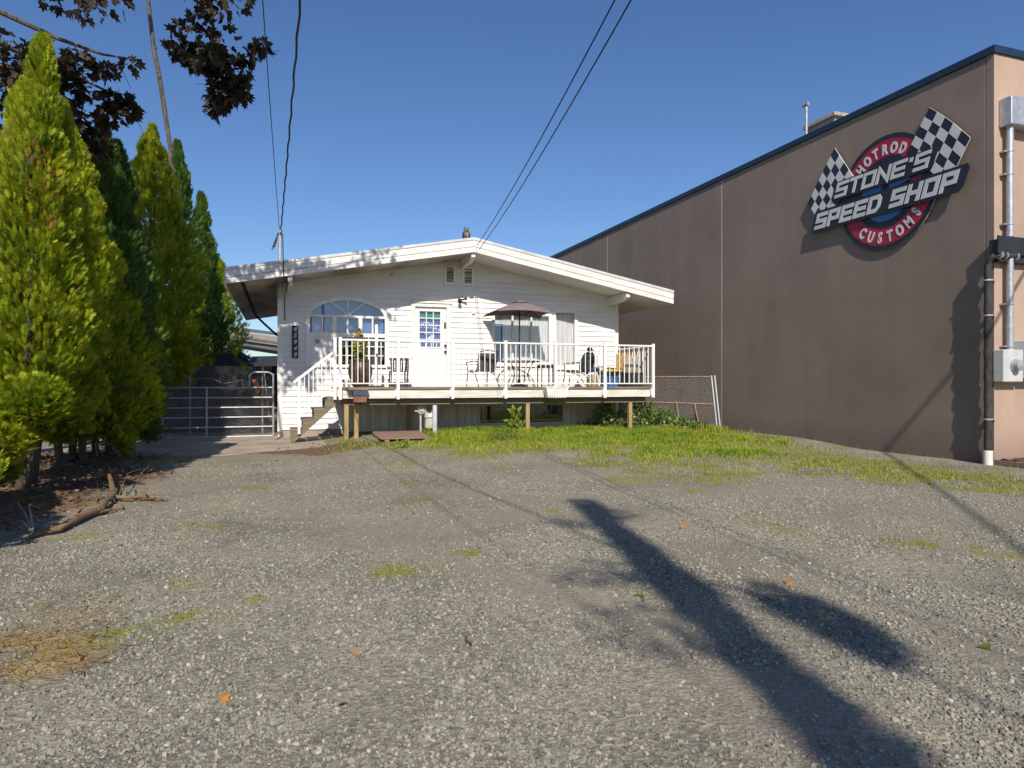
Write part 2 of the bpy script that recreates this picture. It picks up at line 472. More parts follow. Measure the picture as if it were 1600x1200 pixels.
# tilt-up concrete wall paint: streaky, patchy taupe
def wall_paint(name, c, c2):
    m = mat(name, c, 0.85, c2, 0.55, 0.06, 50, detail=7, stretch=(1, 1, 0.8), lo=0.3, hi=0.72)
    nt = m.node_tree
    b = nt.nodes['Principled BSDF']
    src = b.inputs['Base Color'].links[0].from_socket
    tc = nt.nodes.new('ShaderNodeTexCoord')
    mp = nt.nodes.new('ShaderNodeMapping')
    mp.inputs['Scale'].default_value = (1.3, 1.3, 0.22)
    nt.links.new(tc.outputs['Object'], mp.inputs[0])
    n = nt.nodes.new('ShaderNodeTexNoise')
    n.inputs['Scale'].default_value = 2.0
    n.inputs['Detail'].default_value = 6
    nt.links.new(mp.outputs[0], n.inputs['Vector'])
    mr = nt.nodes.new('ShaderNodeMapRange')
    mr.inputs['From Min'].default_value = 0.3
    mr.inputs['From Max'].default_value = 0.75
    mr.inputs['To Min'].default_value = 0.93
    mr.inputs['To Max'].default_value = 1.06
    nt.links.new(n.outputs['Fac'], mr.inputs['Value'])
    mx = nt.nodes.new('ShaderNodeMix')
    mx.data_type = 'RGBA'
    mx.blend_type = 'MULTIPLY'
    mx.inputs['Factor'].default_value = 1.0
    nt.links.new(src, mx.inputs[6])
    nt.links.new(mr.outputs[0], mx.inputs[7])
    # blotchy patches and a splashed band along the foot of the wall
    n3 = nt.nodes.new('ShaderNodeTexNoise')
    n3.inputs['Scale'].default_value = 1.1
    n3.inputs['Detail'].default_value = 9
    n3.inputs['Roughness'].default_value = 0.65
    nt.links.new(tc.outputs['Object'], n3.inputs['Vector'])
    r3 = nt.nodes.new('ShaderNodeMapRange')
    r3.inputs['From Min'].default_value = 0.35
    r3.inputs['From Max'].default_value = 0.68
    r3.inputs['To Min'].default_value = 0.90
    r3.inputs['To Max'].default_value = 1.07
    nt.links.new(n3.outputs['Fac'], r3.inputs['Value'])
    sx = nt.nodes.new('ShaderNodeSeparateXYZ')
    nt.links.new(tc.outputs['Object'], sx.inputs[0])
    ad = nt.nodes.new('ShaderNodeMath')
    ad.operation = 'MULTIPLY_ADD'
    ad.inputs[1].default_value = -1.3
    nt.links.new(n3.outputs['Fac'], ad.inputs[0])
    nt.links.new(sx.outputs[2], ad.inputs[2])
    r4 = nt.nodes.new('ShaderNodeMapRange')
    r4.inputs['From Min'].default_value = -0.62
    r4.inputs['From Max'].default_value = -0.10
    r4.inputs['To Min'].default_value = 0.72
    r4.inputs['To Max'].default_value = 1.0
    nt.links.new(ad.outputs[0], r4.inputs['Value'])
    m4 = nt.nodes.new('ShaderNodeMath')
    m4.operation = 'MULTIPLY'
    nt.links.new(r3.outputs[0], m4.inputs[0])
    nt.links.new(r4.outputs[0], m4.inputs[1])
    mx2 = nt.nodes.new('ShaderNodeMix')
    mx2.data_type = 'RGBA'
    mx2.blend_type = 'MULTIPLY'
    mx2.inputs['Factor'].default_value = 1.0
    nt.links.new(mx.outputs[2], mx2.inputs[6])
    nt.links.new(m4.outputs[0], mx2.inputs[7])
    nt.links.new(mx2.outputs[2], b.inputs['Base Color'])
    return m
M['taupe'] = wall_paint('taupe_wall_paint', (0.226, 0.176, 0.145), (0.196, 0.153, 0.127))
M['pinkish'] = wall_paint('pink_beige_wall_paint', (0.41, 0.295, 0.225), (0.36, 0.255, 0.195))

# ------------------------------------------------------------------ ground
def smooth(a, b, x):
    t = np.clip((x - a) / (b - a), 0, 1)
    return t * t * (3 - 2 * t)

_nt = rng.random((64, 64, 4))
def vnoise(x, y, s, ch=0):
    """smooth value noise on a lattice of spacing s"""
    x = np.asarray(x, float) / s + 137.3
    y = np.asarray(y, float) / s + 91.7
    xi, yi = np.floor(x).astype(int), np.floor(y).astype(int)
    fx, fy = x - xi, y - yi
    fx, fy = fx * fx * (3 - 2 * fx), fy * fy * (3 - 2 * fy)
    g = lambda a, b: _nt[a % 64, b % 64, ch]
    return (g(xi, yi) * (1 - fx) + g(xi + 1, yi) * fx) * (1 - fy) + (g(xi, yi + 1) * (1 - fx) + g(xi + 1, yi + 1) * fx) * fy

def fbm(x, y, s, ch=0):
    return 0.5 * vnoise(x, y, s, ch) + 0.28 * vnoise(x, y, s / 2.1, (ch + 1) % 4) + 0.22 * vnoise(x, y, s / 4.7, (ch + 2) % 4)

def gz(x, y):
    """height of the ground"""
    x = np.asarray(x, float)
    y = np.asarray(y, float)
    near = np.exp(-(np.maximum(0, np.hypot(x - 2, y - 8) - 18) / 6) ** 2)
    h = 0.10 * smooth(9.5, 12.0, y) * smooth(0.4, 2.4, x) * near
    h = h + 0.05 * (fbm(x, y, 2.4) - 0.5) * near * (1 - smooth(10.5, 12.5, y)) * smooth(1.2, 3.0, np.hypot(x, y))
    h = h + 0.10 * np.exp(-((x + 3.0) / 1.1) ** 2) * smooth(6.5, 8.5, y) * (1 - smooth(12.0, 13.5, y)) * (0.6 + 0.8 * vnoise(x, y, 0.6, 1))
    return h

def inpoly(px, py, poly):
    px, py = np.asarray(px, float), np.asarray(py, float)
    r = np.zeros(px.shape, bool)
    n = len(poly)
    for i in range(n):
        x1, y1 = poly[i]
        x2, y2 = poly[(i + 1) % n]
        c = ((y1 > py) != (y2 > py)) & (px < (x2 - x1) * (py - y1) / (y2 - y1 + 1e-12) + x1)
        r ^= c
    return r

def soft_poly(px, py, poly, w):
    """1 inside, fading to 0 over w metres outside"""
    ins = inpoly(px, py, poly)
    d = np.full(np.shape(px), 1e9)
    n = len(poly)
    for i in range(n):
        a = np.array(poly[i])
        b = np.array(poly[(i + 1) % n])
        ab = b - a
        t = np.clip(((px - a[0]) * ab[0] + (py - a[1]) * ab[1]) / (ab @ ab), 0, 1)
        d = np.minimum(d, np.hypot(px - a[0] - t * ab[0], py - a[1] - t * ab[1]))
    sd = np.where(ins, d, -d)
    return np.clip(0.5 + sd / w, 0, 1)

LAWN = [(0.9, 12.6), (2.4, 10.9), (3.6, 10.5), (4.3, 9.6), (4.7, 7.9), (5.9, 7.4), (7.2, 6.6), (7.7, 5.2), (8.6, 3.6), (9.6, 3.9), (9.3, 6.2),
        (9.7, 9.0), (9.8, 12.0), (10.3, 13.9), (10.4, 16.5), (3.2, 16.4), (3.1, 14.6), (1.2, 14.4)]
LUSH = [(2.9, 12.9), (3.3, 11.9), (4.6, 11.3), (6.0, 10.4), (7.2, 9.6), (8.6, 10.2), (9.4, 11.4), (9.9, 13.4), (9.3, 15.3), (3.3, 15.2), (2.75, 14.5)]
MID = [(5.0, 10.4), (6.0, 9.3), (7.1, 8.2), (7.9, 6.6), (8.5, 5.0), (9.2, 5.5), (9.0, 8.0), (8.9, 10.3), (7.0, 11.0)]
LITTER = [(-5.5, 5.2), (-3.2, 5.6), (-2.35, 6.4), (-1.75, 8.0), (-1.7, 9.6), (-2.0, 11.5), (-2.6, 13.0), (-3.4, 14.0), (-6.5, 14.0)]
DRY = [(-4.2, 5.0), (-2.3, 5.0), (-1.9, 4.6), (-1.35, 4.35), (-0.9, 3.75), (-1.2, 3.2), (-1.8, 3.0), (-3.8, 2.8)]
BROWN = [(-0.6, 12.6), (0.4, 12.2), (1.4, 12.4), (1.6, 13.2), (2.4, 12.9), (3.0, 12.3), (3.6, 12.6), (2.8, 13.6), (1.2, 14.4), (-0.3, 13.4)]

PATCHES = [(620, 890, .34, .16), (285, 910, .14, .08), (300, 963, .26, .09), (185, 990, .26, .12), (400, 935, .12, .06), (630, 727, .5, .3), (645, 755, .3, .14), (275, 722, .35, .2), (660, 782, .35, .1),
           (1100, 752, .5, .25), (1010, 738, .5, .3), (1090, 765, .25, .1), (940, 735, .25, .14), (850, 800, .22, .1), (1230, 820, .5, .25), (1430, 850, .45, .2), (1320, 850, .3, .12), (1560, 860, .35, .2), (740, 865, .2, .08), (700, 800, .2, .1)]
PATCH_XY = [(atZ(a, b, 0).x, atZ(a, b, 0).y, c, d * 1.6) for a, b, c, d in PATCHES]

def masks(x, y):
    w = fbm(x, y, 0.9, 2) - 0.5
    xx, yy = x + w * 1.1, y + (fbm(x, y, 0.8, 3) - 0.5) * 1.3
    grass = soft_poly(xx, yy, LAWN, 0.5) * np.clip((fbm(x, y, 0.55, 1) - 0.36) * 4.0, 0, 1)
    grass = np.maximum(grass, soft_poly(xx, yy, LUSH, 0.6))
    spots = np.clip((fbm(x * 0.9, y * 1.3, 1.0, 3) - 0.66) * 9, 0, 1) * (0.35 + 0.4 * smooth(3, 7, y)) * smooth(2.5, 3.5, y)
    grass = np.maximum(grass, spots * 0.8)
    rough = np.clip((fbm(x, y, 0.16, 0) - 0.36) * 4, 0, 1)
    for (ax, ay, rx, ry) in PATCH_XY:
        grass = np.maximum(grass, np.exp(-((x - ax) / rx) ** 2 - ((y - ay) / ry) ** 2) * rough * 0.95)
    litter = np.maximum(soft_poly(xx, yy, LITTER, 0.7), soft_poly(xx, yy, BROWN, 0.4) * 0.8)
    dry = soft_poly(xx, yy, DRY, 0.8) * np.clip((fbm(x, y, 0.42, 0) - 0.40) * 5, 0, 1)
    sand = np.clip((fbm(x, y, 2.6, 0) - 0.44) * 4, 0, 1) * smooth(2.5, 6, y) * 0.9
    sand = np.maximum(sand, soft_poly(xx, yy, [(5.0, 7.8), (7.8, 4.5), (9.6, 3.0), (6.2, 4.0), (4.0, 6.4), (4.2, 9.3)], 1.4) * 0.75)
    # two worn wheel tracks run up the lot towards the gate and the deck
    for (xa, xb, wd) in ((1.9, -1.2, 0.34), (3.5, 0.5, 0.34), (5.4, 3.4, 0.28)):
        c = xa + (xb - xa) * smooth(1.0, 12.5, y) + (fbm(x * 0 + 3.1 * xa, y, 2.0, 1) - 0.5) * 0.8
        sand = np.maximum(sand, np.exp(-((x - c) / wd) ** 2) * np.clip((fbm(x, y, 0.9, 3) - 0.25) * 3, 0, 1) * 0.9)
    return grass, litter, dry, sand

def axis(lo, hi, s, far):
    a = list(np.arange(lo, hi + 1e-6, s))
    st, p, q = s, lo, hi
    while q < far:
        st *= 1.55
        q += st
        a.append(q)
    st = s
    while p > -far:
        st *= 1.55
        p -= st
        a.insert(0, p)
    return np.array(a)

gx, gy = axis(-7, 12, 0.09, 420), axis(-1, 17.5, 0.09, 420)
GX, GY = np.meshgrid(gx, gy)
nx, ny = len(gx), len(gy)
Vg = np.stack([GX.ravel(), GY.ravel(), gz(GX.ravel(), GY.ravel())], 1)
ii = (np.arange(ny - 1)[:, None] * nx + np.arange(nx - 1)[None, :]).ravel()
Fg = np.stack([ii, ii + 1, ii + nx + 1, ii + nx], 1)

def ground_mat():
    m = bpy.data.materials.new('gravel_and_soil')
    m.use_nodes = True
    nt = m.node_tree
    N, L = nt.nodes, nt.links
    b = N['Principled BSDF']
    b.inputs['Roughness'].default_value = 0.95
    b.inputs['Specular IOR Level'].default_value = 0.15
    tc = N.new('ShaderNodeTexCoord')
    def noise(s, d=4):
        n = N.new('ShaderNodeTexNoise')
        n.inputs['Scale'].default_value = s
        n.inputs['Detail'].default_value = d
        L.new(tc.outputs['Object'], n.inputs['Vector'])
        return n.outputs['Fac']
    def ramp(f, stops):
        r = N.new('ShaderNodeValToRGB')
        while len(r.color_ramp.elements) < len(stops): r.color_ramp.elements.new(0.5)
        for e, (p, c) in zip(r.color_ramp.elements, stops):
            e.position = p
            e.color = (*c, 1)
        L.new(f, r.inputs[0])
        return r.outputs[0]
    def mix(f, a, c, mode='MIX'):
        x = N.new('ShaderNodeMix')
        x.data_type = 'RGBA'
        x.blend_type = mode
        if isinstance(f, float): x.inputs['Factor'].default_value = f
        else: L.new(f, x.inputs['Factor'])
        L.new(a, x.inputs[6])
        L.new(c, x.inputs[7])
        return x.outputs[2]
    def math_(op, a, c=None, k=None):
        x = N.new('ShaderNodeMath')
        x.operation = op
        L.new(a, x.inputs[0])
        if c is not None: L.new(c, x.inputs[1])
        if k is not None: x.inputs[1].default_value = k
        return x.outputs[0]
    # crushed stone: cells with their own colour
    vo = N.new('ShaderNodeTexVoronoi')
    vo.inputs['Scale'].default_value = 46
    vo.inputs['Randomness'].default_value = 1.0
    L.new(tc.outputs['Object'], vo.inputs['Vector'])
    sp = N.new('ShaderNodeSeparateColor')
    L.new(vo.outputs['Color'], sp.inputs[0])
    stone = ramp(sp.outputs[0], [(0.0, (0.125, 0.116, 0.092)), (0.35, (0.22, 0.206, 0.160)), (0.62, (0.278, 0.258, 0.200)), (0.86, (0.35, 0.32, 0.25)), (1.0, (0.43, 0.395, 0.32))])
    vo2 = N.new('ShaderNodeTexVoronoi')
    vo2.inputs['Scale'].default_value = 120
    L.new(tc.outputs['Object'], vo2.inputs['Vector'])
    sp2 = N.new('ShaderNodeSeparateColor')
    L.new(vo2.outputs['Color'], sp2.inputs[0])
    fines = ramp(sp2.outputs[1], [(0.0, (0.13, 0.118, 0.088)), (0.6, (0.228, 0.210, 0.166)), (1.0, (0.36, 0.325, 0.25))])
    stone = mix(ramp(noise(9, 5), [(0.40, (0.2,) * 3), (0.62, (0.9,) * 3)]), stone, fines)
    stone = mix(0.9, stone, ramp(noise(0.9, 8), [(0.32, (0.66, 0.65, 0.63)), (0.5, (0.97, 0.96, 0.94)), (0.68, (1.16, 1.12, 1.04))]), 'MULTIPLY')
    at = N.new('ShaderNodeAttribute')
    at.attribute_name = 'gmask'
    sg = N.new('ShaderNodeSeparateColor')
    L.new(at.outputs['Color'], sg.inputs[0])
    fine = noise(22, 6)
    def mask(ch, gain=2.2):
        a = math_('ADD', ch, math_('MULTIPLY', math_('SUBTRACT', fine, k=0.5), k=1.1))
        x = N.new('ShaderNodeMapRange')
        x.inputs['From Min'].default_value = 0.5 - 0.5 / gain
        x.inputs['From Max'].default_value = 0.5 + 0.5 / gain
        L.new(a, x.inputs['Value'])
        return x.outputs[0]
    tan = ramp(noise(60, 5), [(0.3, (0.18, 0.152, 0.112)), (0.7, (0.30, 0.262, 0.202))])
    soil = ramp(noise(35, 6), [(0.3, (0.12, 0.13, 0.022)), (0.55, (0.22, 0.21, 0.04)), (0.8, (0.32, 0.26, 0.10))])
    lit = ramp(noise(45, 7), [(0.3, (0.08, 0.048, 0.030)), (0.55, (0.18, 0.112, 0.072)), (0.8, (0.30, 0.21, 0.14))])
    dryc = ramp(noise(50, 6), [(0.3, (0.26, 0.18, 0.075)), (0.7, (0.46, 0.33, 0.15))])
    at2 = N.new('ShaderNodeAttribute')
    at2.attribute_name = 'sandmask'
    c = mix(math_('MULTIPLY', mask(at2.outputs['Fac'], 1.4), k=0.8), stone, tan)
    c = mix(mask(sg.outputs[2]), c, dryc)
    c = mix(mask(sg.outputs[1]), c, lit)
    c = mix(math_('MULTIPLY', mask(sg.outputs[0]), k=0.85), c, soil)
    L.new(c, b.inputs['Base Color'])
    bp = N.new('ShaderNodeBump')
    bp.inputs['Strength'].default_value = 0.55
    bp.inputs['Distance'].default_value = 0.010
    h = math_('ADD', vo.outputs['Distance'], math_('MULTIPLY', noise(90, 6), k=0.8))
    L.new(h, bp.inputs['Height'])
    L.new(bp.outputs[0], b.inputs['Normal'])
    return m

ground = np_mesh('gravel_ground', Vg, Fg, ground_mat(), kind='structure')
mg, ml, md, ms = masks(Vg[:, 0], Vg[:, 1])
ca = ground.data.color_attributes.new('gmask', 'FLOAT_COLOR', 'POINT')
ca.data.foreach_set('color', np.stack([mg, ml, md, np.ones_like(mg)], 1).astype(np.float32).ravel())
sa = ground.data.attributes.new('sandmask', 'FLOAT', 'POINT')
sa.data.foreach_set('value', ms.astype(np.float32))

# concrete apron in front of the gate
APRON = [(-3.9, 12.9), (-2.4, 12.3), (-1.6, 12.55), (-0.9, 12.75), (-0.2, 13.2), (0.7, 13.75), (1.35, 14.3), (1.3, 16.3), (0.2, 16.5), (-0.1, 18.2), (-4.2, 18.2)]
mb = MB()
pts = []
for i in range(len(APRON)):
    a, b = Vector(APRON[i]), Vector(APRON[(i + 1) % len(APRON)])
    n = max(1, int((b - a).length / 0.25))
    for k in range(n):
        p = a.lerp(b, k / n)
        w = 0.10
        pts.append((p.x + (random.random() - 0.5) * w, p.y + (random.random() - 0.5) * w))
mb.prism(pts, 'z', -0.06, 0.012)
mb.build('driveway', M['concrete'], kind='structure')

# ------------------------------------------------------------------ the house
YF, YR = 16.6, 15.45           # facade and front edge of the roof
XA, ZA, SL = 4.315, 4.76, 0.1864   # ridge position, height, slope
XL, XR = -0.08, 8.73
EL, ER = -1.185, 9.815
DECK_Z = 1.18
def ztop(x): return ZA - SL * abs(x - XA)
def zsof(x): return ztop(x) - 0.335

house = thing('house', 'white bungalow with low gable roof, lap siding and arched window', 'house', (4.32, 16.6, 0.1))

def X_(px): return atY(px, 600, YF).x
def Z_(px, py): return atY(px, py, YF).z

# openings in the facade: x0, x1, z0, top(x)
AX0, AX1 = X_(484.5), X_(601)
AZS, AZT = Z_(542, 494), Z_(542, 470)     # spring line and crown of the arch
AZB = Z_(562, 570)
AXC, AXR = (AX0 + AX1) / 2, (AX1 - AX0) / 2
def arch(x, grow=0.0):
    t = min(1.0, abs(x - AXC) / (AXR + grow))
    # flat segmental arch
    return AZS + (AZT + grow - AZS) * (1 - t * t) ** 0.62
DX0, DX1, DZ1 = X_(642.5), X_(703), Z_(672, 474)
W1 = (X_(770.5), X_(859), Z_(815, 568), Z_(815, 491))
W2 = (X_(866), X_(899), Z_(882, 573), Z_(882, 487))
OPEN = [(AX0, AX1, AZB, lambda x: arch(x)), (DX0, DX1, DECK_Z - 0.2, lambda x: DZ1),
        (W1[0], W1[1], W1[2], lambda x: W1[3]), (W2[0], W2[1], W2[2], lambda x: W2[3])]
SKX = 1.40      # the skirt wall under the deck starts here
EXPO = 0.1325

front = MB()
front.box(XL + 0.02, SKX, YF + 0.03, YF + 0.10, -0.1, 1.0)
front_wall = front.build('front_wall', M['dark'], house)

def siding():
    z = 0.17
    k = 0
    while z < ztop(XA) - 0.3:
        z1 = z + EXPO
        xs = {XL, XR, SKX}
        for o in OPEN: xs |= {o[0], o[1]}
        for i in range(1, 40): xs.add(AX0 + (AX1 - AX0) * i / 40)
        zc = z
        for zz in (z, z1):            # where the gable line crosses this course
            dx = (ztop(XA) - 0.335 - zz) / SL
            for sx in (-1, 1):
                if XL < XA + sx * dx < XR: xs.add(XA + sx * dx)
        xs = sorted(xs)
        cells = []
        for a, b in zip(xs[:-1], xs[1:]):
            if b - a < 1e-5: continue
            m = (a + b) / 2
            if z1 <= DECK_Z - 0.08 and m > SKX: continue
            ta, tb = min(z1, zsof(a)), min(z1, zsof(b))
            if ta <= z + 1e-4 and tb <= z + 1e-4: continue
            ranges = [(z, z, ta, tb)]
            for o in OPEN:
                if o[0] <= m <= o[1]:
                    nr = []
                    for (ba, bb, ua, ub) in ranges:
                        oa, ob = o[3](a), o[3](b)
                        if min(ba, bb) < o[2]:
                            nr.append((ba, bb, min(ua, o[2]), min(ub, o[2])))
                        if max(ua, ub) > min(oa, ob):
                            nr.append((min(max(ba, oa), ua), min(max(bb, ob), ub), ua, ub))
                    ranges = [q for q in nr if (q[2] - q[0]) + (q[3] - q[1]) > 1e-4]
            for (ba, bb, ua, ub) in ranges: cells.append((a, b, ba, bb, max(ua, ba), max(ub, bb)))
        runs = []                     # each unbroken stretch is a board of its own
        for c in cells:
            for r_ in runs:
                l = r_[-1]
                if abs(l[1] - c[0]) < 1e-6 and min(l[5], c[4]) - max(l[3], c[2]) > 1e-4:
                    r_.append(c)
                    break
            else: runs.append([c])
        for r_ in runs:
            mb = MB()
            for (a, b, ba, bb, ua, ub) in r_:
                def yf(zz): return YF - 0.003 - 0.021 * (z1 - zz) / EXPO
                vs = [(a, yf(ba), ba), (b, yf(bb), bb), (b, yf(ub), ub), (a, yf(ua), ua),
                      (a, YF + 0.02, ba), (b, YF + 0.02, bb), (b, YF + 0.02, ub), (a, YF + 0.02, ua)]
                mb.add(vs, [(0, 1, 2, 3), (4, 5, 1, 0), (3, 2, 6, 7), (7, 6, 5, 4)])
            mb.build('siding_board', M['vinyl'], front_wall, fix=False)
        z = z1
        k += 1
siding()
for x in (XL, XR):
    mb = MB()
    zt = zsof(x) - 0.01
    mb.box(x - 0.055, x + 0.045, YF - 0.03, YF + 0.08, 0.14 if x < 1 else 0.12, zt)
    mb.build('corner_trim', M['white'], house)
mb = MB()
mb.box(XL - 0.02, XR, YF + 0.005, YF + 0.12, -0.1, 0.165)
mb.build('foundation', M['concrete'], house)

# side and rear walls, floor inside
YB = 24.0
mb = MB()
mb.box(XL - 0.04, XL + 0.06, YF + 0.085, YB, 0.0, zsof(XL) - 0.005)
mb.box(XR - 0.06, XR + 0.04, YF + 0.085, YB, 0.0, zsof(XR) - 0.005)
mb.prism([(XL - 0.04, 0), (XR + 0.04, 0), (XR + 0.04, zsof(XR)), (XA, zsof(XA)), (XL - 0.04, zsof(XL))], 'y', YB, YB + 0.1)
mb.build('side_wall', M['vinyl'], house)
mb = MB()
mb.box(XL + 0.07, XR - 0.07, YF + 0.13, YB - 0.01, 1.02, 1.12)
mb.box(XL + 0.07, XR - 0.07, YF + 2.6, YF + 2.7, 1.13, 3.4)
mb.build('interior_partition', M['dark'], house)

# skirt wall under the deck: vertical boards round a low window
BW = (X_(746.5), X_(882), Z_(815, 663), Z_(815, 630))
skirt = MB()
skirt.box(SKX + 0.01, XR - 0.06, YF + 0.14, YF + 0.16, 0.0, 0.12)
skirt_wall = skirt.build('skirt_wall', M['dark'], house)
x = SKX
while x < XR - 0.06:
    w = 0.17 + random.random() * 0.09
    x1 = min(x + w, XR - 0.056)
    zr = [(0.09, DECK_Z - 0.13)]
    if x1 > BW[0] and x < BW[1]:
        zr = [(0.09, BW[2]), (BW[3], DECK_Z - 0.13)]
        if x < BW[0]:
            x1 = min(x1, BW[0])
            zr = [(0.09, DECK_Z - 0.13)]
        elif x1 > BW[1]:
            x1 = BW[1]
    off = random.uniform(-0.004, 0.004)
    for a, b in zr:
        if b - a > 0.03:
            mb = MB()
            mb.box(x + 0.004, x1 - 0.004, YF - 0.008 + off, YF + 0.02, a, b)
            mb.build('skirt_board', M['skirt'], skirt_wall)
    x = x1
mb = MB()
mb.box(SKX - 0.05, SKX, YF - 0.025, YF + 0.02, 0.1, DECK_Z - 0.12)
mb.build('skirt_corner', M['skirt'], house)

def frame_rect(mb, x0, x1, z0, z1, w, y0, y1):
    """four butted bars round a rectangle, outside size"""
    mb.box(x0, x0 + w, y0, y1, z0, z1)
    mb.box(x1 - w, x1, y0, y1, z0, z1)
    mb.box(x0 + w, x1 - w, y0 + 0.002, y1, z1 - w, z1)
    mb.box(x0 + w, x1 - w, y0 + 0.002, y1, z0, z0 + w)

# arched window
aw = MB()
N = 40
TW = 0.10
prof_o, prof_i = [], []
zb = AZB - 0.01
for i in range(N + 1):
    t = i / N
    xi = AX0 + (AX1 - AX0) * t
    prof_i.append((xi, arch(xi)))
    xo = AX0 - TW + (AX1 - AX0 + 2 * TW) * t
    prof_o.append((xo, arch(xo, TW)))
for i in range(N):
    a, b, c, d = prof_i[i], prof_i[i + 1], prof_o[i + 1], prof_o[i]
    y0, y1 = YF - 0.045, YF + 0.03
    vs = [(a[0], y0, a[1]), (b[0], y0, b[1]), (c[0], y0, c[1]), (d[0], y0, d[1]), (a[0], y1, a[1]), (b[0], y1, b[1]), (c[0], y1, c[1]), (d[0], y1, d[1])]
    aw.add(vs, [(0, 1, 2, 3), (4, 5, 1, 0), (3, 2, 6, 7)])
aw.box(AX0 - TW, AX0, YF - 0.045, YF + 0.03, AZB - 0.02, AZS)
aw.box(AX1, AX1 + TW, YF - 0.045, YF + 0.03, AZB - 0.02, AZS)
aw.box(AX0 - TW - 0.03, AX1 + TW + 0.03, YF - 0.06, YF + 0.03, AZB - 0.07, AZB - 0.021)
arched = aw.build('arched_window', M['white'], house)
ZR1, ZR0 = Z_(542, 496.5), Z_(542, 520.5)       # the row of lights
ZL1 = Z_(562, 527)
mb = MB()
yb0, yb1 = YF - 0.03, YF + 0.025
mb.box(AX0, AX1, yb0, yb1, ZR1, AZS + 0.015)
mb.box(AX0, AX1, yb0, yb1, ZL1, ZR0)
mx1, mx2 = X_(522.5), X_(563)
for mx in (mx1, mx2):
    mb.box(mx - 0.045, mx + 0.045, yb0 + 0.003, yb1, ZR0, ZR1)
    mb.box(mx - 0.035, mx + 0.035, yb0 + 0.003, yb1, AZB, ZL1)
frm = [AX0, mx1, mx2, AX1]
mb.build('frame', M['white'], arched)
for a, b in zip(frm[:-1], frm[1:]):
    c = (a + b) / 2
    mu = MB()
    mu.box(c - 0.018, c + 0.018, YF - 0.022, YF - 0.004, ZR0, ZR1)
    mu.build('muntin', M['white'], arched)
for ang in (90, 39, 141):
    mu = MB()
    c0 = Vector((AXC, YF - 0.014, AZS + 0.017))
    d = Vector((math.cos(R(ang)), 0, math.sin(R(ang))))
    L = 0.05
    while c0.z + d.z * L < arch(c0.x + d.x * L) - 0.004 and L < 2: L += 0.005
    mu.bar(c0, c0 + d * L, 0.032, 0.022, up=(0, 1, 0))
    mu.build('muntin', M['white'], arched)
p = MB()
pp_ = [(AX0, AZS + 0.016)] + [(x, z - 0.002) for x, z in prof_i if z > AZS + 0.02] + [(AX1, AZS + 0.016)]
p.add([(x, YF, z) for x, z in pp_], [tuple(range(len(pp_)))])
p.build('arch_pane', M['glass'], arched)
for a, b in zip(frm[:-1], frm[1:]):
    p = MB()
    p.sheet(a + 0.035, b - 0.035, YF, ZR0, ZR1)
    p.build('pane', M['glass'], arched)
for a, b, ns in ((mx1, mx2, 2), (mx2, AX1, 3)):
    p = MB()
    p.sheet(a + 0.036, b - 0.03, YF, AZB, ZL1)
    p.build('pane', M['glass_low'], arched)
    mu = MB()
    for k in range(1, ns):
        xx = a + (b - a) * k / ns
        mu.box(xx - 0.012, xx + 0.012, YF - 0.022, YF - 0.004, AZB, ZL1)
    for k in range(1, 3):
        zz = AZB + (ZL1 - AZB) * k / 3
        mu.box(a + 0.036, b - 0.03, YF - 0.019, YF - 0.006, zz - 0.011, zz + 0.011)
    mu.build('muntin', M['white'], arched)
p = MB()
p.box(AX0, mx1 - 0.036, YF - 0.012, YF + 0.012, AZB - 0.0, ZL1)
p.build('infill_panel', M['white'], arched)
vc = atY(495.5, 533.5, YF - 0.02)
p = MB()
n = 20
ring = [(math.cos(2 * math.pi * k / n), math.sin(2 * math.pi * k / n)) for k in range(n)]
for r0, r1, y0, y1 in ((0.062, 0.098, YF - 0.055, YF - 0.012),):
    for k in range(n):
        a, b = ring[k], ring[(k + 1) % n]
        vs = [(vc.x + a[0] * r, y, vc.z + a[1] * r) for r in (r0, r1) for y in (y0, y1)] + [(vc.x + b[0] * r, y, vc.z + b[1] * r) for r in (r0, r1) for y in (y0, y1)]
        p.add(vs, [(0, 4, 6, 2), (2, 6, 7, 3), (0, 1, 5, 4)])
p.build('vent_ring', M['white'], arched)
p = MB()
p.prism([(vc.x + a * 0.064, vc.z + b * 0.064) for a, b in ring], 'y', YF - 0.03, YF - 0.014)
for k in range(5):
    zz = vc.z - 0.04 + 0.02 * k
    p.box(vc.x - 0.045, vc.x + 0.045, YF - 0.034, YF - 0.028, zz - 0.003, zz + 0.003)
p.build('vent_grille', M['galvdull'], arched)
p = MB()
p.box(AX0 + 0.01, AX1 - 0.01, YF + 0.09, YF + 0.10, ZR0 - 0.04, AZT + 0.05)
p.build('sky_reflection', M['sky_reflection'], arched)  # added sheet, coloured like the sky mirrored in the arch

# door
dr = MB()
frame_rect(dr, DX0, DX1, DECK_Z - 0.0, DZ1, 0.09, YF - 0.05, YF + 0.04)
dr.box(DX0 - 0.03, DX1 + 0.03, YF - 0.075, YF - 0.02, DZ1 + 0.001, DZ1 + 0.045)
door = dr.build('door', M['oldtrim'], house)
sx0, sx1, sz0, sz1 = DX0 + 0.092, DX1 - 0.092, DECK_Z + 0.092, DZ1 - 0.092
gx0, gx1, gz0, gz1 = X_(655.5), X_(688), Z_(672, 542), Z_(672, 486.5)
p = MB()
yd0, yd1 = YF + 0.012, YF + 0.05
p.box(sx0, gx0, yd0, yd1, sz0, sz1)
p.box(gx1, sx1, yd0, yd1, sz0, sz1)
p.box(gx0, gx1, yd0, yd1, gz1, sz1)
p.box(gx0, gx1, yd0, yd1, sz0, gz0)
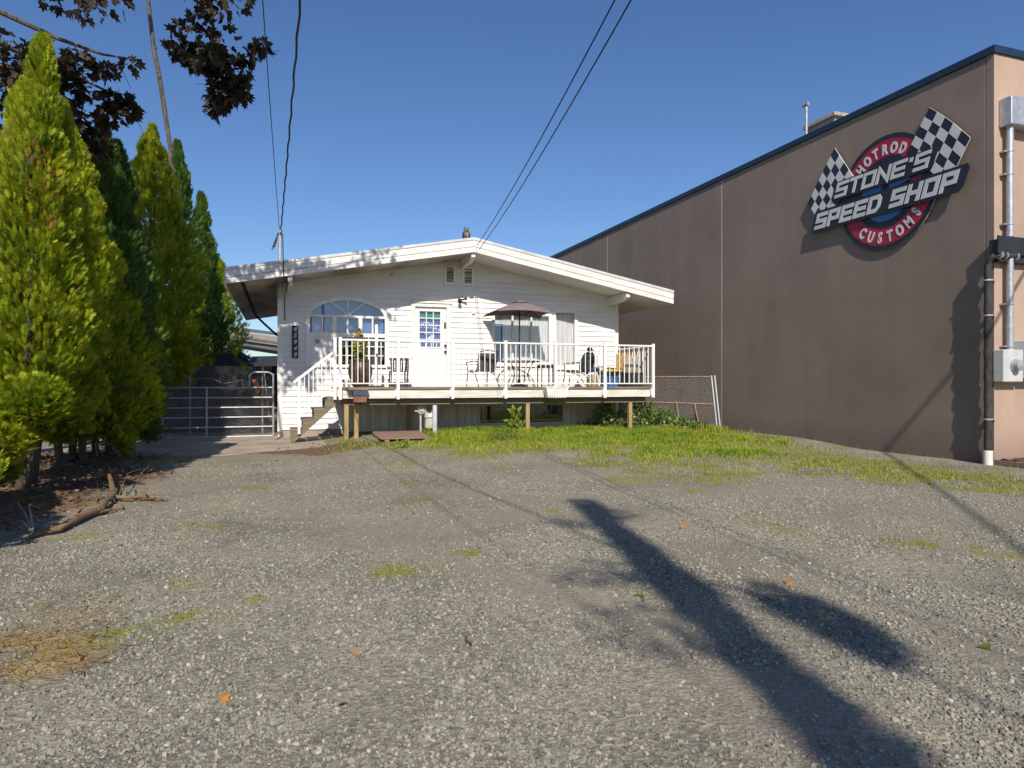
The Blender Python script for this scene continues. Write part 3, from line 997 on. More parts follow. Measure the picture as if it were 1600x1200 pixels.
# raised mouldings of the lower panels
for a, b in ((sx0 + 0.1, (sx0 + sx1) / 2 - 0.05), ((sx0 + sx1) / 2 + 0.05, sx1 - 0.1)):
    frame_rect(p, a, b, sz0 + 0.14, gz0 - 0.16, 0.022, yd0 - 0.008, yd0 - 0.0005)
p.build('door_leaf', M['door'], door)
p = MB()
p.sheet(gx0, gx1, YF + 0.03, gz0, gz1)
p.build('pane', M['glass_low'], door)
p = MB()
for k in range(1, 3):
    xx = gx0 + (gx1 - gx0) * k / 3
    p.box(xx - 0.010, xx + 0.010, YF + 0.014, YF + 0.026, gz0, gz1)
for k in range(1, 5):
    zz = gz0 + (gz1 - gz0) * k / 5 + 0.01
    p.box(gx0, gx1, YF + 0.016, YF + 0.0255, zz - 0.010, zz + 0.010)
frame_rect(p, gx0 - 0.03, gx1 + 0.03, gz0 - 0.03, gz1 + 0.03, 0.03, YF - 0.004, YF + 0.012)
p.build('muntin', M['white'], door)
hx = X_(695.3)
p = MB()
p.box(hx - 0.022, hx + 0.022, YF - 0.01, YF + 0.012, Z_(695, 513), Z_(695, 503.5))
p.build('keypad', M['black'], door)
for py, nm_ in ((540, 'deadbolt'), (549.5, 'handle')):
    c = atY(695.3, py, YF)
    p = MB()
    p.tube([(c.x, YF + 0.012, c.z), (c.x, YF - 0.03, c.z)], 0.026, 10)
    p.ell((c.x, YF - 0.045, c.z), (0.03, 0.022, 0.03))
    p.build(nm_, M['black'], door)
p = MB()
p.box(DX0 - 0.02, DX1 + 0.02, YF - 0.12, YF + 0.012, DECK_Z + 0.003, DECK_Z + 0.03)
p.build('sill', M['oldtrim'], door)

# flag hung behind the door glass, seen from its back, so the lettering is mirrored
flag = thing('flag', 'blue hockey flag hung inside the front door glass, its lettering mirrored', 'flag', (4.32, YF + 0.2, 1.2))
p = MB()
fz0, fz1 = gz0 - 0.05, gz1 + 0.06
p.box(gx0 - 0.08, gx1 + 0.08, YF + 0.072, YF + 0.078, fz0, gz1 - 0.2)
p.build('cloth', M['flagblue'], flag)
p = MB()
p.box(gx0 - 0.08, gx1 + 0.08, YF + 0.072, YF + 0.078, gz1 - 0.195, fz1)
p.build('stripe', M['flaggreen'], flag)

def text_mesh(s, size, extrude, align='CENTER', xs=1.0, shear=0.0, name='lettering', offset=0.0):
    c = bpy.data.curves.new(name, 'FONT')
    c.body = s
    c.size = size
    c.extrude = extrude
    c.align_x = align
    c.align_y = 'BOTTOM_BASELINE'
    c.shear = shear
    c.offset = offset
    c.resolution_u = 3
    o = bpy.data.objects.new(name, c)
    col.objects.link(o)
    dg = bpy.context.evaluated_depsgraph_get()
    me = bpy.data.meshes.new_from_object(o.evaluated_get(dg))
    bpy.data.objects.remove(o)
    bpy.data.curves.remove(c)
    if xs != 1.0: me.transform(Matrix.Diagonal((xs, 1, 1, 1)))
    return me

word = 'VANCOUVER'
gw = gx1 - gx0
for i, ch in enumerate(word):
    me = text_mesh(ch, 0.20, 0.002, xs=-0.62, offset=0.006)
    me.materials.append(M['flagwhite'])
    x = gx1 - 0.03 - i * 0.088
    z = gz0 + 0.46 * (gz1 - gz0) + 0.10 * math.sin(math.pi * (i + 0.2) / 8.4) - 0.02
    put('letter', me, flag, (x - 4.32, YF + 0.066 - (YF + 0.2), z - 1.2), (R(90), R(24 - 7 * i), 0))
p = MB()
cxf, czf = (gx0 + gx1) / 2 - 0.06, gz0 + 0.24
prev = None
pts = []
for k in range(15):
    a = R(60 + 250 * k / 14)
    pts.append((cxf - 0.15 * math.cos(a), YF + 0.067, czf + 0.11 * math.sin(a)))
for a, b in zip(pts[:-1], pts[1:]): p.bar(a, b, 0.045, 0.003, up=(0, 1, 0))
p.prism([(cxf - 0.02, czf - 0.05), (cxf + 0.16, czf - 0.02), (cxf + 0.20, czf + 0.06), (cxf + 0.06, czf + 0.03)], 'y', YF + 0.065, YF + 0.068)
p.build('emblem', M['flagwhite'], flag)

# windows on the right
def window(x0, x1, z0, z1, posts, panes):
    w = MB()
    frame_rect(w, x0 - 0.05, x1 + 0.05, z0 - 0.05, z1 + 0.05, 0.085, YF - 0.045, YF + 0.03)
    for px_ in posts: w.box(px_ - 0.022, px_ + 0.022, YF - 0.03, YF + 0.028, z0 + 0.035, z1 - 0.035)
    o = w.build('window', M['white'], house)
    s = MB()
    s.box(x0 - 0.07, x1 + 0.07, YF - 0.07, YF + 0.02, z0 - 0.085, z0 - 0.0505)
    s.build('sill', M['white'], o)
    edges = [x0 + 0.035] + posts + [x1 - 0.035]
    for (a, b), gm in zip(zip(edges[:-1], edges[1:]), panes):
        g = MB()
        g.sheet(a + 0.001, b - 0.001, YF, z0 + 0.035, z1 - 0.035)
        g.build('pane', M[gm], o)
    return o

def curtain(par, x0, x1, z0, z1, y, amp=0.018, per=0.075):
    n = max(8, int((x1 - x0) / 0.016))
    V, F_ = [], []
    for i in range(n + 1):
        xx = x0 + (x1 - x0) * i / n
        yy = y + amp * math.sin(2 * math.pi * xx / per + 1.3 * math.sin(xx * 7))
        V += [(xx, yy, z0), (xx, yy, z1)]
    F_ = [(2 * i, 2 * i + 2, 2 * i + 3, 2 * i + 1) for i in range(n)]
    m = MB()
    m.add(V, F_)
    return m.build('curtain', M['curtain'], par, fix=False, smooth=True)

w1 = window(*W1, [X_(800.5), X_(830)], ['glass', 'glass_low', 'glass_low'])
curtain(w1, X_(787), W1[1] + 0.02, W1[2], W1[3], YF + 0.1)
p = MB()
p.box(W1[0], X_(800), YF + 0.12, YF + 0.13, Z_(785, 506), W1[3])
p.build('valance', M['curtain'], w1)
p = MB()
p.box(W1[0], X_(800), YF + 0.14, YF + 0.15, W1[2], Z_(785, 500))
p.build('sky_reflection', M['sky_reflection'], w1)  # added blue sheet, painted as the sky mirrored in the left pane
w2 = window(*W2, [], ['glass_low'])
curtain(w2, W2[0], W2[1], W2[2], W2[3], YF + 0.09, 0.015, 0.06)

bw = MB()
frame_rect(bw, BW[0], BW[1], BW[2], BW[3], 0.055, YF - 0.03, YF + 0.04)
bx = (X_(820) + X_(828)) / 2
bw.box(bx - 0.06, bx + 0.06, YF - 0.028, YF + 0.04, BW[2] + 0.056, BW[3] - 0.056)
bw.box(BW[0] - 0.03, BW[1] + 0.03, YF - 0.055, YF + 0.03, BW[2] - 0.04, BW[2] - 0.001)
basement = bw.build('basement_window', M['skirt'], house)
for a, b in ((BW[0] + 0.056, bx - 0.061), (bx + 0.061, BW[1] - 0.056)):
    g = MB()
    g.sheet(a, b, YF + 0.004, BW[2] + 0.056, BW[3] - 0.056)
    g.build('pane', M['glass_low'], basement)
    g = MB()
    g.box(a, b, YF - 0.012, YF - 0.002, BW[2] + 0.10, BW[2] + 0.112)
    g.box(a + 0.09, a + 0.102, YF - 0.0125, YF - 0.002, BW[2] + 0.113, BW[3] - 0.06)
    g.build('muntin', M['white'], basement)
    g = MB()
    g.box(a - 0.05, b + 0.05, YF + 0.09, YF + 0.1, BW[2], BW[3])
    g.build('interior_board', M['dark'], basement)

# gable vents
for px0, px1, py0, py1 in ((694, 711.5, 414.5, 445), (722, 740, 417, 447)):
    a, b = atY(px0, py0, YF), atY(px1, py1, YF)
    v = MB()
    frame_rect(v, a.x, b.x, b.z, a.z, 0.055, YF - 0.045, YF + 0.015)
    vo = v.build('gable_vent', M['white'], house)
    n = 9
    for k in range(n):
        zz = b.z + 0.06 + (a.z - b.z - 0.12) * (k + 0.5) / n
        sl = MB()
        sl.cbox((0, 0, 0), (b.x - a.x - 0.112, 0.03, 0.006), Matrix.Rotation(R(35), 3, 'X'))
        if k == 0: me0 = sl
        o = sl.build('louver', M['white'], vo)
        o.data.transform(Matrix.Translation(Vector(((a.x + b.x) / 2, YF - 0.026, zz))))
    d = MB()
    d.box(a.x + 0.05, b.x - 0.05, YF - 0.022, YF - 0.019, b.z + 0.05, a.z - 0.05)
    d.build('vent_backing', M['dark'], vo)

# roof
rf = MB()
YRB = 24.3
for s, e in ((-1, EL + 0.01), (1, ER - 0.01)):
    rf.prism([(e, ztop(e) - 0.012), (XA, ZA - 0.012), (XA, ZA - 0.30), (e, ztop(e) - 0.30)], 'y', YR + 0.02, YRB)
roof = rf.build('roof', M['roofing'], house)
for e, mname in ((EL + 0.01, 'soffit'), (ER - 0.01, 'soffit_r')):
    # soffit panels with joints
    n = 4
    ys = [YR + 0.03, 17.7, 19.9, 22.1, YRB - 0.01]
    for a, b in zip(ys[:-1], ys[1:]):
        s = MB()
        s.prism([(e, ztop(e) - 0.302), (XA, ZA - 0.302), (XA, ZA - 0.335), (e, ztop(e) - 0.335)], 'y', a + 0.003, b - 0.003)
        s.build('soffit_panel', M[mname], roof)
    s = MB()
    x = e
    d = 0.02 if e < 0 else -0.02
    s.prism([(x, ztop(e) - 0.34), (x, ztop(e) - 0.02), (x - d, ztop(e) - 0.02), (x - d, ztop(e) - 0.35)], 'y', YR + 0.03, YRB)
    s.build('eave_board', M['fascia'], roof)
for s, e in ((-1, EL), (1, ER)):
    for (t0, t1, y0, mname, nm) in ((0.0, 0.064, YR - 0.035, 'drip', 'drip_edge'), (0.066, 0.218, YR - 0.02, 'fascia', 'fascia_board'), (0.228, 0.352, YR - 0.012, 'fascia', 'fascia_board')):
        b = MB()
        b.prism([(e, ztop(e) - t0), (XA, ZA - t0), (XA, ZA - t1), (e, ztop(e) - t1)], 'y', y0, YR + 0.018)
        b.build(nm, M[mname], roof)
    b = MB()
    b.prism([(e - s * 0.01, ztop(e) - 0.21), (XA, ZA - 0.21), (XA, ZA - 0.24), (e - s * 0.01, ztop(e) - 0.24)], 'y', YR - 0.004, YR + 0.0179)
    b.build('fascia_joint', M['dark'], roof)
for bxp in (0.14, XA, 8.49):
    zb = zsof(bxp) - 0.003 - (0.012 if bxp != XA else 0.0)
    b = MB()
    h = 0.17
    b.prism([(YR + 0.05, zb), (YF + 0.02, zb), (YF + 0.02, zb - h - 0.06), (YR + 0.28, zb - h - 0.04), (YR + 0.05, zb - h + 0.05)], 'x', bxp - 0.05, bxp + 0.05)
    b.build('beam', M['fascia'], roof)
p = MB()
pts = [(-0.83, YR + 0.1, zsof(-0.83) - 0.05), (-0.83, 22.6, zsof(-0.83) - 0.05), (-0.6, 23.2, zsof(-0.83) - 0.25), (-0.2, 23.6, zsof(-0.83) - 0.6)]
p.tube(pts, 0.035, 8)
p.build('downspout', M['dark'], roof)
c = atY(612.5, 421, 16.1)
p = MB()
p.tube([(c.x, c.y, zsof(c.x)), (c.x, c.y, c.z - 0.1)], 0.006, 6)
p.lathe([(0.05, -0.03), (0.045, 0.0), (0.015, 0.02)], (c.x, c.y, c.z - 0.12), 10)
p.build('hanging_hook', M['galvdull'], roof)
# white conduit and bell wire on the wall
p = MB()
for px_, py0, py1 in ((733, 492, 602), (728.5, 487, 493)):
    a, b = atY(px_, py0, YF - 0.03), atY(px_, py1, YF - 0.03)
    p.tube([a, b], 0.014, 6)
p.ell(tuple(atY(740, 489.5, YF - 0.04)), (0.045, 0.03, 0.03))
p.build('wall_conduit', M['white'], house)

# owl decoy on the roof
oc = atY(728.5, 372, YR + 0.25)
oz = ztop(oc.x)
owl = thing('owl_decoy', 'dark brown plastic owl decoy perched on the roof ridge', 'owl decoy', (oc.x, YR + 0.25, oz))
o = Vector((oc.x, YR + 0.25, oz - 0.015))
p = MB()
p.lathe([(0.06, 0), (0.072, 0.05), (0.084, 0.11), (0.082, 0.16), (0.066, 0.205), (0.062, 0.225), (0.068, 0.25), (0.06, 0.285), (0.03, 0.305)], o, 14)
p.build('body', M['owl'], owl, smooth=True)
p = MB()
for s in (-1, 1):
    p.lathe([(0.02, 0), (0.013, 0.03), (0.002, 0.055)], o + Vector((s * 0.044, -0.01, 0.285)), 6)
p.build('ear_tuft', M['owl'], owl)
p = MB()
for s in (-1, 1): p.ell(o + Vector((s * 0.027, -0.055, 0.255)), (0.022, 0.012, 0.022), 8, 6)
p.ell(o + Vector((0.008, -0.072, 0.13)), (0.032, 0.022, 0.06), 8, 6)
p.build('face', M['owlface'], owl, smooth=True)
p = MB()
p.lathe([(0.012, 0), (0.001, -0.03)], o + Vector((0, -0.07, 0.245)), 6)
for s in (-1, 1):
    p.ell(o + Vector((s * 0.027, -0.067, 0.257)), (0.008, 0.006, 0.008), 6, 5)
    p.ell(o + Vector((s * 0.075, 0.0, 0.12)), (0.02, 0.05, 0.09), 8, 6)
p.build('wing', M['blackplastic'], owl)

# security camera
c = atY(718.5, 469.5, YF - 0.05)
sc_ = thing('security_camera', 'black security camera with two heads on the wall beside the door', 'security camera', (c.x, YF - 0.02, c.z))
p = MB()
p.tube([(c.x, YF - 0.02, c.z), (c.x, YF - 0.05, c.z)], 0.05, 12)
p.tube([(c.x, YF - 0.05, c.z), (c.x - 0.01, YF - 0.11, c.z - 0.02)], 0.02, 8)
p.build('mount', M['black'], sc_)
p = MB()
p.ell((c.x - 0.02, YF - 0.14, c.z - 0.045), (0.05, 0.055, 0.05))
p.tube([(c.x + 0.03, YF - 0.07, c.z + 0.01), (c.x + 0.12, YF - 0.14, c.z + 0.035)], 0.02, 8)
p.tube([(c.x - 0.02, YF - 0.08, c.z + 0.02), (c.x - 0.06, YF - 0.13, c.z + 0.05)], 0.016, 8)
p.build('camera_head', M['black'], sc_)
p = MB()
p.tube([(c.x + 0.115, YF - 0.135, c.z + 0.033), (c.x + 0.145, YF - 0.165, c.z + 0.043)], 0.033, 10)
p.build('lens_hood', M['black'], sc_)

# house number plaque
a, b = atY(456, 508.5, YF - 0.04), atY(466, 559.5, YF - 0.04)
num = thing('house_number_sign', 'tall black plaque with the silver numbers 45949 on the siding', 'house number', ((a.x + b.x) / 2, YF - 0.03, (a.z + b.z) / 2))
p = MB()
p.box(a.x, b.x, YF - 0.045, YF - 0.012, b.z, a.z)
p.build('plate', M['black'], num)
H5 = (a.z - b.z) / 5
for i, ch in enumerate('45949'):
    me = text_mesh(ch, H5 * 1.02, 0.003, xs=0.95, shear=0.25, offset=0.002)
    me.materials.append(M['silver'])
    z = a.z - H5 * (i + 0.86)
    put('digit', me, num, (-0.004, -0.020, z - num.location.z), (R(90), 0, 0))

# electric mast and its fittings
mc = atY(437.5, 415, 16.35)
mast = thing('service_mast', 'grey steel service mast standing above the left eave', 'service mast', (mc.x, 16.35, ztop(mc.x)))
p = MB()
mt = atY(437.5, 366, 16.35).z
p.tube([(mc.x, 16.35, zsof(mc.x) - 0.4), (mc.x, 16.35, mt)], 0.035, 10)
p.build('pipe', M['galv'], mast)
p = MB()
p.lathe([(0.045, -0.02), (0.06, 0.03), (0.05, 0.08), (0.02, 0.11)], (mc.x, 16.35, mt), 10)
p.build('weatherhead', M['galvdull'], mast)
p = MB()
p.lathe([(0.09, 0), (0.07, 0.03), (0.04, 0.08)], (mc.x, 16.35, ztop(mc.x) - 0.01), 10)
p.build('flashing_boot', M['black'], mast)
p = MB()
for k, (dx, dz) in enumerate(((-0.14, -0.34), (-0.18, -0.42), (-0.11, -0.38))):
    pts = []
    for t in np.linspace(0, 1, 12):
        pts.append((mc.x - 0.04 + dx * math.sin(math.pi * t) * (0.5 + 0.5 * t), 16.31 - 0.05 * k * math.sin(math.pi * t), mt + 0.02 + dz * (1 - (2 * t - 1) ** 2) + 0.01 * k))
    p.tube(pts, 0.008, 5)
p.build('drip_loop', M['cable'], mast)
p = MB()
a0 = atY(445, 500, YF - 0.03)
p.tube([(mc.x + 0.06, YR - 0.05, mt - 0.2), (mc.x + 0.07, YR - 0.055, ztop(mc.x) + 0.03), (mc.x + 0.08, YR - 0.055, ztop(mc.x) - 0.38), (0.10, YR + 0.04, zsof(0) - 0.16), (a0.x, YF - 0.03, zsof(0) - 0.3), (a0.x, YF - 0.03, a0.z)], 0.010, 6)
p.build('drop_wire', M['cable'], mast)

# ------------------------------------------------------------------ deck, railing, stairs
YD = 14.8
DX_L, DX_R = 1.10, 8.80
deck = thing('deck', 'raised white railed wooden deck along the front of the bungalow', 'deck', (4.9, 15.7, 0.1))
do = Vector(deck.location)
y = YD - 0.035
k = 0
while y < YF - 0.06:
    b = MB()
    b.box(DX_L - 0.03, DX_R + 0.03, y + 0.003, min(y + 0.137, YF - 0.055), DECK_Z - 0.042 + random.uniform(-.002, .002), DECK_Z + random.uniform(-.002, .002))
    b.build('deck_board', M['deckwood'], deck)
    y += 0.14
POSTX = [1.147, 2.384, 3.615, 4.877, 6.126, 7.43, 8.77]
segs = [DX_L] + [x for x in POSTX[1:-1]] + [DX_R]
for a, b_ in zip(segs[:-1], segs[1:]):
    b = MB()
    b.box(a + 0.002, b_ - 0.002, YD + 0.005, YD + 0.04, 0.935, DECK_Z - 0.045)
    b.build('deck_fascia', M['deckfascia'], deck)
b = MB()
b.box(DX_R - 0.035, DX_R, YD + 0.042, YF - 0.03, 0.935, DECK_Z - 0.045)
b.box(DX_L, DX_L + 0.035, YD + 0.042, YF - 0.03, 0.935, DECK_Z - 0.045)
b.build('deck_side_fascia', M['deckfascia'], deck)
x = 1.6
while x < 8.6:
    b = MB()
    b.box(x, x + 0.04, YD + 0.043, YF - 0.03, 0.95, DECK_Z - 0.046)
    b.build('joist', M['beam'], deck)
    x += 0.6
b = MB()
b.box(DX_L + 0.08, DX_R - 0.12, YD + 0.16, YD + 0.25, 0.79, 0.934)
b.build('beam', M['beam'], deck)
PY = YD + 0.205
for px_ in (541, 556.5, 655, 824, 984):
    xx = atY(px_, 650, PY).x
    b = MB()
    b.box(xx - 0.045, xx + 0.045, PY - 0.045, PY + 0.045, float(gz(xx, PY)) - 0.15, 0.788) if px_ != 655 else b.box(xx - 0.045, xx + 0.045, YF - 0.35, YF - 0.26, 0.0, 0.93)
    b.build('support_post', M['post'], deck)

RZ = DECK_Z + 1.04
pm = MB()
pm.box(-0.032, 0.032, -0.032, 0.032, 0.935 - DECK_Z - 0.02, 1.06)
pm.box(-0.037, 0.037, -0.037, 0.037, 1.0605, 1.075)
pm.box(-0.055, -0.033, 0.0, 0.026, -0.20, -0.05)
post0 = pm.build('railing_post', M['rail'], None)
pmesh = post0.data
bpy.data.objects.remove(post0)
ypost = YD - 0.03 - 0.036
for x in POSTX: put('railing_post', pmesh, deck, (x - do.x, ypost - do.y, DECK_Z - do.z))
put('railing_post', pmesh, deck, (1.04 - do.x, ypost + 0.02 - do.y, DECK_Z - do.z))
bal = MB()
bal.box(-0.0085, 0.0085, -0.0085, 0.0085, 0.095, 1.0)
b0 = bal.build('baluster', M['rail'], None)
bmesh_ = b0.data
bpy.data.objects.remove(b0)
for a, c in zip(POSTX[:-1], POSTX[1:]):
    r = MB()
    r.box(a + 0.033, c - 0.033, ypost - 0.028, ypost + 0.028, DECK_Z + 1.0, RZ)
    r.build('top_rail', M['rail'], deck, bevel=0.006)
    r = MB()
    r.box(a + 0.033, c - 0.033, ypost - 0.016, ypost + 0.016, DECK_Z + 0.07, DECK_Z + 0.0945)
    r.build('bottom_rail', M['rail'], deck)
    n = 10
    for i in range(1, n):
        put('baluster', bmesh_, deck, (a + (c - a) * i / n - do.x, ypost - do.y, DECK_Z - do.z))
r = MB()
r.box(8.742, 8.798, ypost + 0.033, YF - 0.04, DECK_Z + 1.0, RZ)
r.build('top_rail', M['rail'], deck, bevel=0.006)
r = MB()
r.box(8.754, 8.786, ypost + 0.033, YF - 0.04, DECK_Z + 0.07, DECK_Z + 0.0945)
r.build('bottom_rail', M['rail'], deck)
for i in range(1, 14):
    put('baluster', bmesh_, deck, (8.77 - do.x, ypost + (YF - 0.04 - ypost) * i / 14 - do.y, DECK_Z - do.z))
# tall white post on the deck
tp = atY(588, 507, 15.15)
p = MB()
p.box(tp.x - 0.028, tp.x + 0.028, 15.12, 15.18, DECK_Z + 0.002, tp.z)
p.build('tall_post', M['rail'], deck)
p = MB()
a = atY(524, 612, YD - 0.03)
p.box(a.x - 0.06, a.x + 0.10, YD - 0.03, YD + 0.004, 0.965, 1.12)
p.build('stair_stub_board', M['ochre'], deck)

st = thing('staircase', 'white railed wooden stairs climbing to the left end of the deck', 'stairs', (0.7, 15.25, 0.02))
RUN, RISE = 0.225, 0.222
for k in range(1, 5):
    z = DECK_Z - k * RISE
    x1 = 1.06 - RUN * (k - 1)
    p = MB()
    p.box(x1 - RUN - 0.03, x1, YD + 0.05, YD + 0.95, z - 0.045, z)
    p.build('tread', M['deckwood'], st)
for yy in (YD + 0.01, YD + 0.955):
    p = MB()
    tri = [(1.06, 0.955)]
    for k in range(1, 5):
        xk, zk = 1.06 - RUN * (k - 1), DECK_Z - k * RISE - 0.05
        tri += [(xk - 0.001 * k, zk), (xk - RUN, zk)]
    tri += [(0.14, 0.10), (0.14, 0.02), (0.21, 0.02), (1.06, 0.80)]
    p.prism(tri, 'y', yy, yy + 0.038)
    p.build('stringer', M['beam'], st)
y_r = YD - 0.03
def slope(x, z0): return z0 + (x - 0.31) * 0.80
p = MB()
p.bar((0.20, y_r, slope(0.20, 1.37)), (1.01, y_r, slope(1.01, 1.37)), 0.055, 0.045, up=(0, 1, 0))
p.build('handrail', M['rail'], st)
p = MB()
p.bar((0.31, y_r, slope(0.31, 0.60)), (1.01, y_r, slope(1.01, 0.60)), 0.035, 0.05, up=(0, 1, 0))
p.build('lower_rail', M['rail'], st)
p = MB()
p.box(0.285, 0.335, y_r - 0.025, y_r + 0.025, 0.20, 1.345)
p.build('railing_post', M['rail'], st)
for i in range(1, 8):
    xx = 0.33 + i * 0.088
    p = MB()
    p.box(xx - 0.0085, xx + 0.0085, y_r - 0.0085, y_r + 0.0085, slope(xx, 0.60), slope(xx, 1.37) - 0.01)
    p.build('baluster', M['rail'], st)

# planters on the deck edge
c = atY(563, 618, YD - 0.12)
pl = thing('planter_box', 'slate blue and red brown planter box hung below the deck edge', 'planter', (c.x, YD - 0.12, 0.86))
p = MB()
p.box(c.x - 0.15, c.x + 0.15, YD - 0.19, YD - 0.01, 1.0, 1.12)
p.build('upper_box', M['blueplanter'], pl)
p = MB()
p.box(c.x - 0.145, c.x + 0.125, YD - 0.17, YD - 0.01, 0.86, 0.999)
p.build('lower_box', M['redplanter'], pl)
p = MB()
p.box(c.x - 0.28, c.x + 0.16, YD - 0.2, YD + 0.0, 1.123, 1.16)
p.build('shelf_board', M['deckwood'], pl)

a, b = atY(852, 604, YD - 0.2), atY(886, 621.5, YD - 0.2)
wp = thing('planter_trough', 'white plastic trough planter hung outside the deck railing', 'planter', ((a.x + b.x) / 2, YD - 0.2, b.z))
p = MB()
cx, hw = (a.x + b.x) / 2, (b.x - a.x) / 2
zt_, zb_ = a.z - 0.03, b.z
vs = []
for z, s, d in ((zb_, 0.84, 0.075), (zt_, 1.0, 0.10), (zt_, 0.94, 0.085), (zb_ + 0.02, 0.8, 0.065)):
    for sx, sy in ((-1, -1), (1, -1), (1, 1), (-1, 1)): vs.append((cx + sx * hw * s, YD - 0.185 + sy * d, z))
fs = [(3, 2, 1, 0), (12, 13, 14, 15)]
for r_ in range(3):
    for k in range(4): fs.append((r_ * 4 + k, r_ * 4 + (k + 1) % 4, r_ * 4 + 4 + (k + 1) % 4, r_ * 4 + 4 + k))
p.add(vs, fs)
p.build('trough', M['whiteplastic'], wp)
p = MB()
for k in range(9): p.cbox((cx - hw * 0.85 + k * hw * 0.212, YD - 0.287, (zt_ + zb_) / 2 - 0.01), (0.03, 0.012, (zt_ - zb_) * 0.7))
p.build('rib', M['whiteplastic'], wp)
p = MB()
frame_rect(p, cx - hw * 1.05, cx + hw * 1.05, zt_ - 0.002, zt_ + 0.05, 0.02, YD - 0.295, YD - 0.28)
p.build('rim', M['whiteplastic'], wp)

# ------------------------------------------------------------------ leaves in bulk
def unit_fan(n=5):
    """a flat cedar spray pointing along +z: vertices and quads"""
    V, Fq = [], []
    def leaf(b, d, L, w):
        s = np.cross(d, [0, 1, 0])
        s = s / (np.linalg.norm(s) + 1e-9) * w
        i = len(V)
        m = b + d * L * 0.55
        V.extend([b, m - s, b + d * L, m + s])
        Fq.append((i, i + 1, i + 2, i + 3))
    for k in range(n):
        t = k / n
        b = np.array([0, 0.05 * math.sin(3 * t), t * 0.75])
        for sgn in (-1, 1):
            a = R(27 + 14 * t) * sgn
            d = np.array([math.sin(a), 0.22 * (1 - t) * (1 if k % 2 else -1), math.cos(a)])
            leaf(b, d / np.linalg.norm(d), 0.46 * (1 - 0.5 * t), 0.052)
    leaf(np.array([0, 0, 0.0]), np.array([0, 0.05, 1.0]), 1.0, 0.06)
    return np.array(V, float), np.array(Fq, int)

def leaf_unit():
    """a broad five-pointed maple leaf, stalk at the origin, as quads"""
    o = [(0, 0), (0.32, -0.02), (0.52, 0.22), (0.30, 0.36), (0.42, 0.70), (0.16, 0.62), (0, 1.0), (-0.16, 0.62), (-0.42, 0.70), (-0.30, 0.36), (-0.52, 0.22), (-0.32, -0.02)]
    V = [(x, 0.10 * abs(x) + 0.05 * math.sin(5 * z), z) for x, z in o] + [(0, -0.03, 0.38)]
    c = 12
    F = []
    for i in range(0, 12, 2): F.append((c, i, i + 1, (i + 2) % 12))
    return np.array(V, float), np.array(F, int)

def simple_leaf():
    V = [(0, 0, 0), (0.22, 0.06, 0.3), (0.17, 0.02, 0.7), (0, -0.05, 1.0), (-0.17, 0.02, 0.7), (-0.22, 0.06, 0.3), (0, 0.0, 0.5)]
    F = [(0, 1, 2, 6), (6, 2, 3, 4), (0, 6, 4, 5)]
    return np.array(V, float), np.array(F, int)

def scatter(unit, P, D, roll, size, vary):
    """copies of a unit at points P pointing along D, rolled about D"""
    V, Fq = unit
    n = len(P)
    D = D / (np.linalg.norm(D, axis=1, keepdims=True) + 1e-9)
    ref = np.where(np.abs(D[:, 2:3]) > 0.95, np.array([[1.0, 0, 0]]), np.array([[0, 0, 1.0]]))
    X = np.cross(ref, D)
    X /= np.linalg.norm(X, axis=1, keepdims=True) + 1e-9
    Y = np.cross(D, X)
    c, s = np.cos(roll)[:, None], np.sin(roll)[:, None]
    X2 = X * c + Y * s
    Y2 = -X * s + Y * c
    W = P[:, None, :] + size[:, None, None] * (V[None, :, 0:1] * X2[:, None, :] + V[None, :, 1:2] * Y2[:, None, :] + V[None, :, 2:3] * D[:, None, :])
    nv = len(V)
    F = (Fq[None] + (np.arange(n) * nv)[:, None, None]).reshape(-1, Fq.shape[1])
    return W.reshape(-1, 3), F, np.repeat(vary, nv)

FAN = unit_fan(5)
FAN_FAR = unit_fan(3)
MLEAF = leaf_unit()
SLEAF = simple_leaf()

